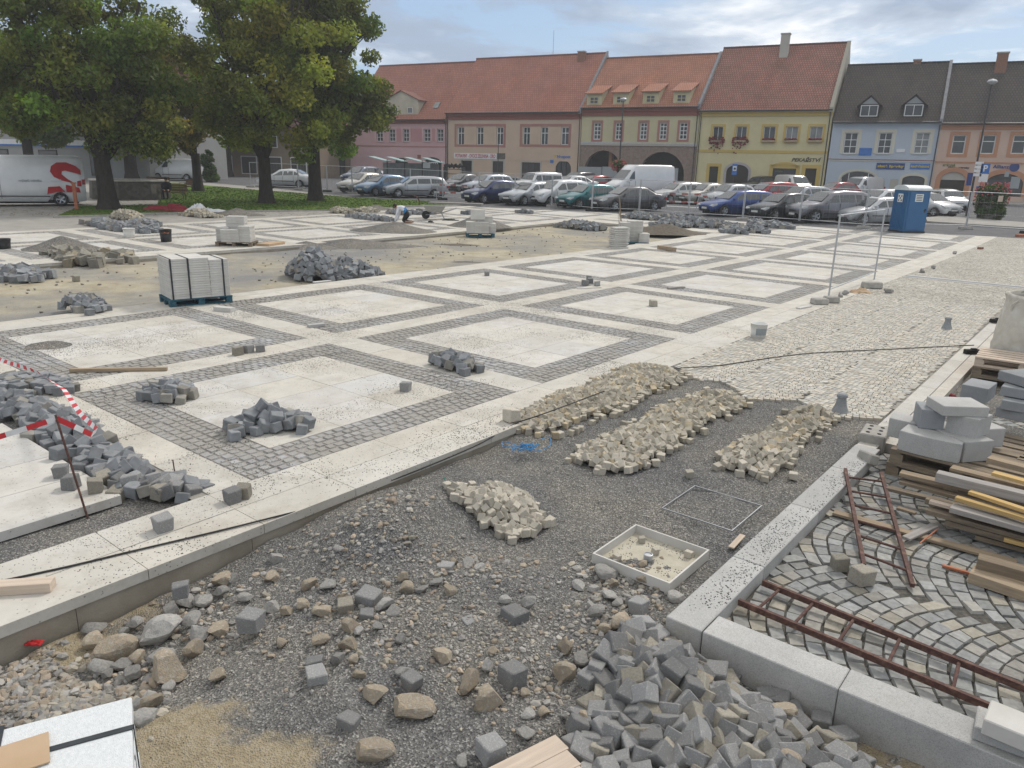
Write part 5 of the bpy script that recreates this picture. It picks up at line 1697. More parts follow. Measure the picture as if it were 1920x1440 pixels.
    def window(s, x0, x1, z0, z1, cols=2, rows=(.67,), frame='window_frame', pane='pane', sur=None, sill=None, arch=0.0, fw=.07, rec=.14, name='window', hole=True, bars=None):
        if hole: s.opening(x0, x1, z0, z1, arch)
        y = rec; f = MB(); w, h = x1 - x0, z1 - z0
        def bar(a0, a1, b0, b1, t=.05): f.box(((a0 + a1) / 2, y + t / 2, (b0 + b1) / 2), (a1 - a0, t, b1 - b0))
        top = z1 - arch
        bar(x0, x0 + fw, z0, top); bar(x1 - fw, x1, z0, top); bar(x0 + fw, x1 - fw, z0, z0 + fw)
        if arch <= 0: bar(x0 + fw, x1 - fw, z1 - fw, z1)
        else:
            n = 12; P = []
            for k in range(n + 1):
                t = pi * k / n; P.append(((x0 + x1) / 2 - w / 2 * cos(t), top + arch * sin(t)))
            for (xa, za), (xb, zb) in zip(P, P[1:]): f.tube((xa, y + .03, za), (xb, y + .03, zb), fw * .55, 5)
        bw = fw * .8
        for c in (bars or [c / cols for c in range(1, cols)]):
            cx = x0 + w * c
            zt = top + arch * math.sqrt(max(0, 1 - (2 * c - 1) ** 2)) if arch > 0 else z1
            f.box((cx, y + .02, (z0 + zt) / 2), (bw, .045, zt - z0 - fw))
        for r_ in rows:
            f.box(((x0 + x1) / 2, y + .018, z0 + h * r_), (w - fw, .048, bw))
        o = f.build(name, M_[frame], s.root)
        p = MB()
        yy = y + .05
        if arch <= 0: p.face([(x0, yy, z0), (x1, yy, z0), (x1, yy, z1), (x0, yy, z1)])
        else:
            n = 14
            p.face([(x0, yy, z0), (x1, yy, z0)] + [((x0 + x1) / 2 + w / 2 * cos(pi * k / n), yy, top + arch * sin(pi * k / n)) for k in range(n + 1)])
        p.build('pane', M_[pane], o)
        if sur:
            mtl, sw = sur[0], sur[1]; q = MB()
            if arch <= 0:
                q.span(x0 - sw, x0, -.03, .02, z0 - (sw if len(sur) > 2 else 0), z1 + sw); q.span(x1, x1 + sw, -.03, .02, z0 - (sw if len(sur) > 2 else 0), z1 + sw)
                q.span(x0, x1, -.03, .02, z1, z1 + sw)
                if len(sur) > 2: q.span(x0, x1, -.03, .02, z0 - sw, z0)
            else: s.archtrim(q, x0, x1, z0, z1, arch, sw)
            q.build('surround', M_[mtl], o)
        if sill: MB().span(x0 - .08, x1 + .08, -.1, .03, z0 - .06, z0 - .002).build('sill', M_[sill], o)
        return o

    def archtrim(s, q, x0, x1, z0, z1, arch, sw):
        top = z1 - arch; n = 16; cx = (x0 + x1) / 2; a = (x1 - x0) / 2
        q.span(x0 - sw, x0, -.03, .02, z0, top); q.span(x1, x1 + sw, -.03, .02, z0, top)
        for k in range(n):
            t0, t1 = pi * k / n, pi * (k + 1) / n
            I = [(cx - a * cos(t), top + arch * sin(t)) for t in (t0, t1)]; O = [(cx - (a + sw) * cos(t), top + (arch + sw) * sin(t)) for t in (t0, t1)]
            v = []
            for y in (-.03, .02): v += [(I[0][0], y, I[0][1]), (I[1][0], y, I[1][1]), (O[1][0], y, O[1][1]), (O[0][0], y, O[0][1])]
            q.add(v, [(0, 1, 2, 3), (7, 6, 5, 4), (0, 4, 5, 1), (1, 5, 6, 2), (2, 6, 7, 3), (3, 7, 4, 0)])

    def door(s, x0, x1, z1, mtl='door_dark', arch=0.0, sur=None, leaves=2, zb=None, name='door', rec=.16):
        z0 = s.base if zb is None else zb
        s.opening(x0, x1, z0, z1, arch)
        m = MB(); top = z1 - arch
        pts = [(x0, z0), (x1, z0)] + ([(x1, z1), (x0, z1)] if arch <= 0 else [((x0 + x1) / 2 + (x1 - x0) / 2 * cos(pi * k / 12), top + arch * sin(pi * k / 12)) for k in range(13)])
        m.prism(pts, rec, rec + .06)
        for i in range(leaves):
            a0 = x0 + (x1 - x0) * i / leaves; a1 = x0 + (x1 - x0) * (i + 1) / leaves; wv = (a1 - a0)
            for (b0, b1) in ((.08, .42), (.5, .92)):
                m.span(a0 + wv * .15, a1 - wv * .15, rec - .015, rec + .001, z0 + (top - z0) * b0, z0 + (top - z0) * b1)
        o = m.build(name, M_[mtl], s.root)
        MB().tube((x0 + (x1 - x0) / leaves - .1, rec - .06, z0 + 1.0), (x0 + (x1 - x0) / leaves - .1, rec - .06, z0 + 1.15), .02, 6).build('handle', M_['steel'], o)
        if sur:
            q = MB()
            if arch > 0: s.archtrim(q, x0, x1, z0, z1, arch, sur[1])
            else:
                q.span(x0 - sur[1], x0, -.03, .02, z0, z1 + sur[1]); q.span(x1, x1 + sur[1], -.03, .02, z0, z1 + sur[1]); q.span(x0, x1, -.03, .02, z1, z1 + sur[1])
            q.build('surround', M_[sur[0]], o)
        return o

    def band(s, z0, z1, mtl, proud=.05, name='string_course', x0=None, x1=None):
        x0 = .0 if x0 is None else x0; x1 = s.w if x1 is None else x1
        return MB().span(x0 + .01, x1 - .01, -proud, .01, z0, z1).build(name, M_[mtl], s.root)

    def cornice(s, mtl, h=.4):
        m = MB()
        m.span(.01, s.w - .01, -.12, .01, s.ze - h - .02, s.ze - h * .5); m.span(.01, s.w - .01, -.26, .01, s.ze - h * .5 + .002, s.ze - .14)
        m.build('cornice', M_[mtl], s.root)
        g = MB().tube((0, -s.ov - .08, s.ze - .06), (s.w, -s.ov - .08, s.ze - .06), .08, 8); g.build('gutter', M_['dark_metal'], s.root)

    def downpipe(s, x):
        MB().path([Vector((x, -s.ov - .05, s.ze - .1)), Vector((x, -.1, s.ze - .7)), Vector((x, -.1, s.base + .3))], .05, 6).build('downpipe', M_['dark_metal'], s.root)

    def chimney(s, px, py_top, py_bot, wpx, mtl, dd=.6, cap='concrete'):
        x, y, z = s.roofhit(px, py_bot)
        dep = (s.loc + FD * x + FN * y).dot(Vector((0, 1, 0)))
        w = wpx * dep / F
        zt = z + (py_bot - py_top) * dep / F
        o = MB().span(x - w / 2, x + w / 2, y, y + dd, z - .8, zt).build('chimney', M_[mtl], s.roof_o)
        MB().span(x - w / 2 - .06, x + w / 2 + .06, y - .06, y + dd + .06, zt + .002, zt + .12).build('chimney_cap', M_[cap], s.roof_o)
        return o

    def sign(s, x0, x1, z0, z1, mtl, name='sign_board', body=None, letter='letter_red', size=None, xs=1.0, y=-.06):
        o = MB().span(x0, x1, y, -.005, z0, z1).build(name, M_[mtl], s.root)
        if body:
            t = text_mesh('lettering', body, size or (z1 - z0) * .9, M_[letter], o, ((x0 + x1) / 2, y - .004, (z0 + z1) / 2 - (z1 - z0) * .02), (pi / 2, 0, 0), .01, xs)
            wv = max(v.co.x for v in t.data.vertices) - min(v.co.x for v in t.data.vertices)
            k = (x1 - x0) * .94 / wv
            for v in t.data.vertices: v.co.x *= k
        return o

    def lettering(s, x0, x1, z0, z1, body, mtl, italic=0.0):
        t = text_mesh('lettering', body, (z1 - z0) * 1.35, M_[mtl], s.root, ((x0 + x1) / 2, -.02, (z0 + z1) / 2), (pi / 2, 0, 0), .012, 1.0, italic)
        wv = max(v.co.x for v in t.data.vertices) - min(v.co.x for v in t.data.vertices)
        for v in t.data.vertices: v.co.x *= (x1 - x0) / wv
        return t

    def gable_dormer(s, x, y, w, h, hg, wall, roofm, win, ov=.15, frame='window_frame'):
        """x centre, y where its face stands; face h high to the eaves, hg more to the apex"""
        z0 = s.ze + s.k * (y + s.ov)
        o = MB().prism([(x - w / 2, z0 - .3), (x + w / 2, z0 - .3), (x + w / 2, z0 + h), (x, z0 + h + hg), (x - w / 2, z0 + h)], y, y + (h + hg) / s.k * .95).build('dormer', M_[wall], s.roof_o)
        yb = y + (h + hg) / s.k; r = MB(); e = ov
        for sg in (-1, 1):
            a = [(x, y - .2, z0 + h + hg + .06), (x + sg * (w / 2 + e), y - .2, z0 + h - hg * e / (w / 2) + .06), (x + sg * (w / 2 + e), y + h / s.k, z0 + h - hg * e / (w / 2) + .06), (x, yb, z0 + h + hg + .06)]
            r.face(a); r.face([(p[0], p[1], p[2] - .1) for p in a][::-1])
            r.face([a[0], a[1], (a[1][0], a[1][1], a[1][2] - .1), (a[0][0], a[0][1], a[0][2] - .1)]); r.face([a[1], a[2], (a[2][0], a[2][1], a[2][2] - .1), (a[1][0], a[1][1], a[1][2] - .1)])
        r.build('dormer_roof', M_[roofm], o)
        for wx0, wx1, wz0, wz1, cols, rows in win:
            f = MB(); yy = y - .02; b = .07
            X0, X1, Z0, Z1 = x + wx0, x + wx1, z0 + wz0, z0 + wz1
            f.span(X0, X0 + b, yy - .03, yy + .015, Z0, Z1); f.span(X1 - b, X1, yy - .03, yy + .015, Z0, Z1); f.span(X0 + b, X1 - b, yy - .03, yy + .015, Z0, Z0 + b); f.span(X0 + b, X1 - b, yy - .03, yy + .015, Z1 - b, Z1)
            for c in range(1, cols): f.span(X0 + (X1 - X0) * c / cols - .03, X0 + (X1 - X0) * c / cols + .03, yy - .025, yy + .012, Z0 + b, Z1 - b)
            for r_ in rows: f.span(X0 + b, X1 - b, yy - .022, yy + .01, Z0 + (Z1 - Z0) * r_ - .025, Z0 + (Z1 - Z0) * r_ + .025)
            f.face([(X0, yy + .008, Z0), (X1, yy + .008, Z0), (X1, yy + .008, Z1), (X0, yy + .008, Z1)]); 
            f.m[-1] = 1
            f.build('dormer_window', [M_[frame], M_['pane']], o)
        return o

    def shed_dormer(s, x, y, w, h, wall, roofm, win):
        z0 = s.ze + s.k * (y + s.ov); k2 = s.k * .42; yb = y + h / (s.k - k2)
        zt = z0 + h
        v = [(x - w / 2, y, z0 - .1), (x + w / 2, y, z0 - .1), (x + w / 2, y, zt), (x - w / 2, y, zt), (x - w / 2, yb, zt + k2 * (yb - y)), (x + w / 2, yb, zt + k2 * (yb - y)), (x - w / 2, y + .3, z0 - .2), (x + w / 2, y + .3, z0 - .2)]
        o = MB().add(v, [(0, 1, 2, 3), (1, 7, 5, 2), (6, 0, 3, 4), (3, 2, 5, 4)]).build('dormer', M_[wall], s.roof_o)
        e = .18; y1 = y - .3; yb += .1
        a = [(x - w / 2 - e, y1, zt - k2 * .3 + .07), (x + w / 2 + e, y1, zt - k2 * .3 + .07), (x + w / 2 + e, yb, zt + k2 * (yb - y) + .07), (x - w / 2 - e, yb, zt + k2 * (yb - y) + .07)]
        r = MB().add(a + [(p[0], p[1], p[2] - .1) for p in a], [(0, 1, 2, 3), (7, 6, 5, 4), (0, 4, 5, 1), (1, 5, 6, 2), (3, 7, 4, 0)])
        me = r.build('dormer_roof', M_[roofm], o, fix=False)
        uv = me.data.uv_layers.new(name='uv')
        for L_ in me.data.loops:
            c = me.data.vertices[L_.vertex_index].co; uv.data[L_.index].uv = (c.x, c.y * 1.1)
        MB().span(x - w / 2 - .1, x + w / 2 + .1, y - .06, y - .002, zt - .16, zt - .02).build('fascia', M_[wall], o)
        wx, wz0, wz1 = win; f = MB(); b = .08; yy = y - .02
        X0, X1, Z0, Z1 = x - wx, x + wx, z0 + wz0, z0 + wz1
        f.span(X0, X0 + b, yy - .03, yy + .015, Z0, Z1); f.span(X1 - b, X1, yy - .03, yy + .015, Z0, Z1); f.span(X0 + b, X1 - b, yy - .03, yy + .015, Z0, Z0 + b); f.span(X0 + b, X1 - b, yy - .03, yy + .015, Z1 - b, Z1)
        f.span(x - .03, x + .03, yy - .025, yy + .012, Z0 + b, Z1 - b); f.span(X0 + b, X1 - b, yy - .022, yy + .01, (Z0 + Z1) / 2 - .025, (Z0 + Z1) / 2 + .025)
        f.face([(X0, yy + .008, Z0), (X1, yy + .008, Z0), (X1, yy + .008, Z1), (X0, yy + .008, Z1)]); f.m[-1] = 1
        f.build('dormer_window', [M_[wall], M_['pane']], o)

    def parapet(s, x, mtl='zinc', w=.35, h=.28):
        k, ov, ze, d = s.k, s.ov, s.ze, s.d
        P = [(-ov - .1, ze - .25), (-ov - .1, ze + h), (d, s.zr + h), (d, s.zr - .3)]
        MB().prism([(p[0], p[1]) for p in P], x - w / 2, x + w / 2, 'x').build('parapet', M_[mtl], s.root)


def flowers(parent, x0, x1, z, drop, mtl, seed, n=90):
    r = random.Random(seed); m = MB()
    for _ in range(n):
        c = (r.uniform(x0, x1), r.uniform(-.35, -.05), z - abs(r.gauss(0, drop * .55)) + .15); s = r.uniform(.05, .12)
        m.ico(c, s, 0, (1, 1, .8))
    m.build('window_flowers', M_[mtl], parent)


# ---- pink house, partly behind the trees
h = House('pink two-storey house with old gabled dormer right of the trees', 655, 838, 225)
ze = h.hit(*z3(600, 714))[1]; zr = h.hit(*z3(620, 258), 6.6)[1]
h.roof(ze, zr, 6.6, 'tiles_red')
for x0, x1 in ((112, 165), (215, 266), (330, 379), (500, 554), (608, 660)):
    h.window(*h.rect(z3, x0, 793, x1, 895), cols=2, rows=(.34, .67), sur=('wall_pink_low', .22), sill='wall_pink_low')
for x0, x1 in ((266, 330), (388, 492), (562, 602)):
    a = h.rect(z3, x0 + 8, 790, x1 - 8, 897); MB().span(a[0], a[1], -.02, -.001, a[2], a[3]).build('wall_panel', M_['wall_pink_deep'], h.root)
a = h.rect(z3, 257, 1025, 370, 1190); h.window(*a, cols=1, rows=(.55,), arch=(a[3] - a[2]) * .3, pane='shop_glass', fw=.09)
a = h.rect(z3, 503, 1025, 645, 1195); zb = a[2]
h.window(a[0], a[1], a[2], a[3], cols=1, rows=(.78,), arch=(a[3] - a[2]) * .3, pane='shop_glass', frame='door_dark', fw=.06)
b = h.rect(z3, 540, 1068, 610, 1200)
m = MB()
for i in range(2):
    a0 = b[0] + (b[1] - b[0]) * i / 2; a1 = b[0] + (b[1] - b[0]) * (i + 1) / 2
    for k in range(3):
        m.span(a0 + (a1 - a0) * (k / 2) - .035, a0 + (a1 - a0) * (k / 2) + .035, .02, .1, h.base, b[3])
    for k in range(7): m.span(a0, a1, .025, .095, h.base + (b[3] - h.base) * k / 6 - .05, h.base + (b[3] - h.base) * k / 6 + .05)
m.build('door', M_['window_frame'], h.root)
a = h.rect(z3, 450, 1005, 476, 1034); h.sign(*a, 'cornice_red', 'plaque')
z_ = h.hit(*z3(500, 938))[1]
h.wall('wall_pink', [(h.base, z_, 'wall_pink_low')], 'wall_pale')
h.band(z_ - .06, z_ + .06, 'trim_rose'); h.cornice('cornice_red', .5); h.downpipe(h.w - .1)
x, y, z = h.roofhit(*z3(335, 675))
h.gable_dormer(x - .3, y, 5.0, 1.75, 1.05, 'dormer_old', 'tiles_red', [(-1.25, -.55, .12, .85, 2, ()), (.95, 1.65, .12, .85, 2, ())], .25)
x, y, z = h.roofhit(*z3(607, 603)); kk = math.atan(h.k)
q = MB().box((0, 0, .06), (.75, .95, .1)).build('skylight', M_['pane_pale'], h.roof_o, (x, y, z)); q.rotation_euler = (kk, 0, 0)

# ---- tan house
h = House('tan house with grocery banner and rose window bands', 838, 1090, 225)
ze = h.hit(*z3(1250, 658))[1]; zr = h.hit(*z3(1450, 197), 6.9)[1]
h.roof(ze, zr, 6.9, 'tiles_red')
for x0, x1 in ((776, 830), (932, 988), (1094, 1150), (1310, 1369), (1456, 1517), (1622, 1688)):
    h.window(*h.rect(z3, x0, 776, x1, 925), cols=2, rows=(.66,), fw=.1)
for x0, x1 in ((752, 1170), (1286, 1704)):
    a = h.rect(z3, x0, 752, x1, 942); t = .28; m = MB()
    m.span(a[0], a[1], -.02, -.002, a[3] - t, a[3]); m.span(a[0], a[1], -.02, -.002, a[2], a[2] + t); m.span(a[0], a[0] + t, -.02, -.002, a[2] + t, a[3] - t); m.span(a[1] - t, a[1], -.02, -.002, a[2] + t, a[3] - t)
    m.build('window_band', M_['trim_rose'], h.root)
a = h.rect(z3, 750, 992, 1098, 1038); h.sign(*a, 'sign_white', 'sign_board', 'POTRAVINY - OVOCE ZELENINA - DRO', 'letter_red')
a = h.rect(z3, 1101, 992, 1166, 1040); h.sign(*a, 'park_stone', 'sign_board')
a = h.rect(z3, 805, 1052, 893, 1190); h.door(a[0], a[1], a[3], 'dark_inside', 0, ('wall_pale', .2), 1, rec=.5)
a = h.rect(z3, 1062, 1057, 1150, 1175); h.window(*a, cols=2, rows=(), frame='door_dark', pane='shop_glass', sur=('wall_pale', .2))
a = h.rect(z3, 1300, 1067, 1452, 1205); h.window(*a, cols=3, rows=(), frame='door_dark', pane='shop_glass', sur=('wall_pale', .18))
a = h.rect(z3, 1577, 1052, 1704, 1205); h.window(*a, cols=3, rows=(.5,), frame='door_dark', pane='shop_glass', arch=(a[3] - a[2]) * .42)
a = h.rect(z3, 1590, 1008, 1700, 1034); h.lettering(*a, 'Neopost', 'sign_mid_blue')
a = h.rect(z3, 1562, 1004, 1586, 1030); MB().prism([(a[0], a[3]), (a[0] + (a[1] - a[0]) * .5, a[2]), (a[1], a[3]), (a[0] + (a[1] - a[0]) * .5, a[3] - (a[3] - a[2]) * .4)], -.04, -.005).build('bird_mark', M_['letter_yellow'], h.root)
a = h.rect(z3, 1535, 1046, 1560, 1070); h.sign(*a, 'sign_mid_blue', 'plaque')
h.wall('wall_tan', (), 'wall_pale')
z_ = h.hit(*z3(1250, 1047))[1]; h.band(z_ - .04, z_ + .04, 'wall_tan', .03); h.cornice('cornice_red', .75); h.downpipe(.15); h.downpipe(h.w - .15)
h.chimney(*z3(1782, 0)[:1], z3(0, 175)[1], z3(0, 246)[1], 12, 'brick')
x, y, z = h.roofhit(*z3(1553, 200)); MB().tube((x, h.d, z - .3), (x, h.d, z + 2.9), .018, 5).build('antenna', M_['dark_metal'], h.roof_o)
h.parapet(h.w - .05, 'flashing', .26, .2)

# ---- house with the two stone arches
h = House('cream house with two big rubble stone arches and four dormers', 1091, 1311, 225)
ze = h.hit(*z4(580, 616))[1]; zr = h.hit(*z4(840, 195), 6.5)[1]
h.roof(ze, zr, 6.5, 'tiles_orange')
for x0, x1 in ((230, 290), (407, 463), (609, 668), (769, 830), (932, 998)):
    h.window(*h.rect(z4, x0, 740, x1, 880), cols=2, rows=(.28, .52, .76), sur=('trim_rose', .22, 1), fw=.1)
z_ = h.hit(*z4(600, 922))[1]
A1 = h.rect(z4, 158, 968, 455, 1235); A2 = h.rect(z4, 605, 980, 975, 1235)
for A_ in (A1, A2): h.opening(A_[0], A_[1], h.base, A_[3], min((A_[1] - A_[0]) / 2, 2.4))
h.wall('wall_cream', [(h.base, z_, 'rubble_wall')], 'wall_pale', .6)
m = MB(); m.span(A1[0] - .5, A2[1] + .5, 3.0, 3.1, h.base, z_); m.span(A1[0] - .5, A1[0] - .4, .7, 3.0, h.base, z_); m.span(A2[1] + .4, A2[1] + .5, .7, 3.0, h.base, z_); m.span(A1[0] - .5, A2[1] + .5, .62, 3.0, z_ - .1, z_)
m.build('arcade_vault', M_['dark_inside'], h.root)  # dark recess: its shade is put into the near-black colour
MB().span(A1[0] + (A1[1] - A1[0]) * .55, A1[0] + (A1[1] - A1[0]) * .64, 1.2, 1.7, h.base, A1[3]).build('pier', M_['trim_orange'], h.root)
h.band(z_ - .12, z_ + .02, 'wall_pale', .12); h.band(z_ + .06, z_ + .22, 'zinc', .07); h.cornice('cornice_red', .85); h.downpipe(h.w - .2)
for fx, fy in ((238, 594), (456, 588), (700, 582), (952, 577)):
    x, y, z = h.roofhit(*z4(fx - 4, fy + 4)); h.shed_dormer(x, y, 1.75, 1.25, 'wall_cream', 'tiles_orange', (.5, .1, .85))
h.parapet(h.w - .02, 'flashing', .28, .22)
for i, (x0, x1, y0, lb) in enumerate(((115, 306, 1103, 'leftmost'), (312, 436, 1103, 'second'), (500, 712, 1106, 'third'), (722, 930, 1113, 'rightmost'))):
    a = h.rect(z4, x0, y0, x1, 1235)
    o = MB().span(0, a[1] - a[0], -.03, .03, 0, a[3] - .6).build('hoarding_panel', M_['hoarding'], None, h.loc + FD * a[0] - FN * .45 + Vector((0, 0, .6)), FROT)
    tag(o, lb + ' grey hoarding panel closing off the stone arches', 'hoarding')

# ---- yellow bakery
h = House('yellow bakery house with high red roof and flower boxes', 1312, 1560, 225)
ze = h.hit(*z4(1500, 640))[1]; zr = h.hit(*z4(1830, 108), 7.3)[1]
h.roof(ze, zr, 7.3, 'tiles_old')
W5 = [(z4, 1205, 1288), (z4, 1397, 1482), (z4, 1620, 1716), (z4, 1802, 1902), (z5, 166, 270)]
for i, (zf, x0, x1) in enumerate(W5):
    a = h.rect(zf, x0, 773, x1, 903); o = h.window(*a, cols=2, rows=(), sur=('trim_ochre', .22), sill='trim_ochre', fw=.06, pane='pane' if i < 3 else 'pane_pale')
    MB().span(a[0] - .05, a[1] + .05, -.34, -.06, a[2] + .02, a[2] + .2).build('flower_box', M_['timber'], o)
    flowers(o, a[0] - (.25 if i < 2 else 0), a[1] + (.25 if i < 2 else 0), a[2] + (.35 if i < 2 else .18), 1.0 if i < 2 else .12, 'flower_red', i, 110 if i < 2 else 40)
a = h.rect(z4, 1172, 1100, 1244, 1290); h.door(a[0], a[1], a[3], 'door_dark', 0, ('trim_ochre', .3), 1)
a = h.rect(z4, 1312, 1085, 1494, 1290); h.door(a[0], a[1], a[3], 'door_dark', .7, ('trim_lilac', .25), 2)
a = h.rect(z4, 1690, 1116, 1880, 1268); h.window(*a, cols=2, rows=(.82,), frame='door_dark', pane='shop_glass', sur=('trim_ochre', .35), fw=.05)
m = MB(); h.archtrim(m, a[0], a[1], a[3] + .02, a[3] + .3, .28, .3); m.build('arch_moulding', M_['trim_ochre'], h.root)
c = (a[0] + a[1]) / 2; text_mesh('lettering', 'chleba', .28, M_['letter_green'], h.root, (c - .5, .1, a[3] - .28), (pi / 2, 0, 0))
a = h.rect(z5, 122, 1116, 214, 1290); h.door(a[0], a[1], a[3], 'door_dark', 0, ('trim_ochre', .35), 1)
a = h.rect(z5, 12, 1034, 255, 1064); h.lettering(*a, 'PEKAŘSTVÍ', 'letter_dark', .25)
h.wall('wall_yellow', (), 'gable_cream')
z_ = h.hit(*z4(1500, 977))[1]; h.band(z_ - .14, z_ + .12, 'trim_ochre', .05); h.cornice('trim_ochre', .55); h.downpipe(.15); h.downpipe(h.w - .2)
h.chimney(z4(1780, 0)[0], z4(0, 47)[1], z4(0, 209)[1], 14, 'wall_pale')
h.parapet(h.w - .15, 'gable_cream', .35, .16)

# ---- blue house
h = House('light blue house with two pointed dormers and shop signs', 1561, 1764, 240)
ze = h.hit(*z5(800, 736))[1]; zr = h.hit(*z5(1010, 256), 6.0)[1]
h.roof(ze, zr, 6.0, 'tiles_dark')
for x0, x1 in ((446, 555), (726, 836), (1027, 1143)):
    h.window(*h.rect(z5, x0, 823, x1, 995), cols=2, rows=(.34, .66), sur=('trim_cream', .3), sill='trim_cream', fw=.08, pane='pane' if x0 < 1000 else 'pane_pale')
a = h.rect(z5, 416, 1138, 708, 1300); h.window(*a, cols=3, rows=(), bars=(.22, .77), arch=.75, pane='shop_glass', sur=('trim_cream', .22), fw=.1)
a = h.rect(z5, 920, 1176, 1104, 1290); h.window(*a, cols=1, rows=(), arch=.35, pane='shop_glass', sur=('trim_cream', .25), frame='door_dark', fw=.05)
a = h.rect(z5, 820, 1202, 885, 1300); MB().span(a[0], a[1], -.03, -.002, a[2], a[3]).build('panel', M_['wall_pale'], h.root)
a = h.rect(z5, 570, 948, 674, 1010); o = h.sign(*a, 'sign_mid_blue', 'sign_board')
a = h.rect(z5, 876, 957, 946, 985); h.sign(*a, 'sign_white', 'plaque')
a = h.rect(z5, 712, 1072, 944, 1124); o = h.sign(*a, 'sign_blue', 'sign_board', 'zlaté šperky', 'letter_yellow', .3)
a = h.rect(z5, 988, 1076, 1150, 1122); o = h.sign(*a, 'sign_mid_blue', 'sign_board', 'kadeřnictví', 'letter_yellow', .3)
h.wall('wall_blue', (), 'wall_pale')
z_ = h.hit(*z5(800, 1055))[1]; h.band(z_ - .05, z_ + .02, 'trim_cream', .05); h.band(z_ + .06, z_ + .12, 'cornice_red', .04); h.cornice('wall_blue', .3); h.downpipe(h.w - .1)
for fx, fy in ((645, 700), (1008, 698)):
    x, y, z = h.roofhit(*z5(fx, fy)); h.gable_dormer(x, y, 1.75, 1.15, .8, 'tiles_dark', 'tiles_dark', [(-.75, .75, .1, 1.1, 2, ())], .22)
    MB().prism([(x - .7, h.ze + h.k * (y + h.ov) + 1.2), (x + .7, h.ze + h.k * (y + h.ov) + 1.2), (x, h.ze + h.k * (y + h.ov) + 1.8)], y - .03, y - .004).build('dormer_gable', M_['hoarding'], h.roof_o)
h.chimney(z5(1045, 0)[0], z5(0, 236)[1], z5(0, 262)[1], 12, 'brick')
h.parapet(h.w - .05, 'flashing', .26, .2)

# ---- salmon house at the right margin
h = House('salmon house with orange arches at the right edge', 1764, 2010, 240)
ze = h.hit(*z5(1600, 746))[1]; zr = h.hit(*z5(1800, 250), 6.0)[1]
h.roof(ze, zr, 6.0, 'tiles_dark')
for x0, x1 in ((1330, 1440), (1572, 1684), (1822, 1935), (2070, 2190)):
    h.window(*h.rect(z5, x0, 842, x1, 998), cols=1, rows=(.66,), sur=('trim_orange', .28, 1), fw=.09)
a = h.rect(z5, 1235, 1145, 1436, 1310); h.door(a[0], a[1], a[3], 'door_dark', .7, ('trim_orange', .42), 2)
MB().prism([(a[0] + (a[1] - a[0]) * (.5 - .5 * cos(pi * k / 10)), a[3] - .7 + .68 * sin(pi * k / 10)) for k in range(11)], .08, .14).build('fanlight', M_['wall_pale'], h.root)
a = h.rect(z5, 1600, 1160, 1912, 1345); h.window(*a, cols=3, rows=(.8,), arch=.9, pane='shop_glass', frame='door_dark', sur=('trim_orange', .42), fw=.08)
h.sign(a[0] + (a[1] - a[0]) * .66, a[0] + (a[1] - a[0]) * .9, a[2] + .7, a[2] + 1.7, 'hoarding', 'poster', y=.1)
a = h.rect(z5, 1664, 1090, 1800, 1118); h.lettering(*a, 'Allianz', 'sign_blue')
a = h.rect(z5, 1816, 1084, 1866, 1130); MB().add(*(lambda n: ([((a[0] + a[1]) / 2 + .38 * cos(2 * pi * k / n), yy, (a[2] + a[3]) / 2 + .38 * sin(2 * pi * k / n)) for yy in (-.05, -.004) for k in range(n)], [tuple(range(n))] + [(k, (k + 1) % n, n + (k + 1) % n, n + k) for k in range(n)]))(18)).build('emblem', M_['sign_blue'], h.root)
a = h.rect(z5, 1254, 1078, 1360, 1100); h.lettering(*a, 'zelená', 'letter_green')
a = h.rect(z5, 1300, 1102, 1472, 1118); h.lettering(*a, 'lékárna  potraviny', 'letter_dark')
h.wall('wall_salmon', (), 'wall_pale')
z_ = h.hit(*z5(1600, 1066))[1]; h.band(z_ - .1, z_ + .02, 'trim_orange', .06); h.cornice('trim_orange', .5)
h.chimney(z5(1722, 0)[0], z5(0, 196)[1], z5(0, 334)[1], 17, 'brick')

# ---- low houses seen between the tree trunks at the left
h = House('brown house with dark shopfronts behind the tree trunks', 430, 655, 240)
h.roof(7.4, 13.0, 6.0, 'tiles_red')
for i in range(7): 
    c = h.w * (i + .5) / 7; h.window(c - .5, c + .5, 4.6, 6.2, cols=2, rows=(.66,), sur=('wall_pale', .15))
for i in range(5):
    c = h.w * (i + .5) / 5; h.window(c - 1.3, c + 1.3, 1.5 if i % 2 else .9, 3.2, cols=3, rows=(.8,), frame='timber_board_frame' if False else 'door_dark', pane='shop_glass')
    h.sign(c - 1.2, c + 1.2, 3.35, 3.75, ('sign_mid_blue', 'letter_yellow', 'sign_white', 'cornice_red', 'sign_white')[i], 'sign_board')
h.wall('wall_brown', (), 'wall_pale'); h.cornice('wall_pale', .3); h.band(3.95, 4.1, 'wall_pale')
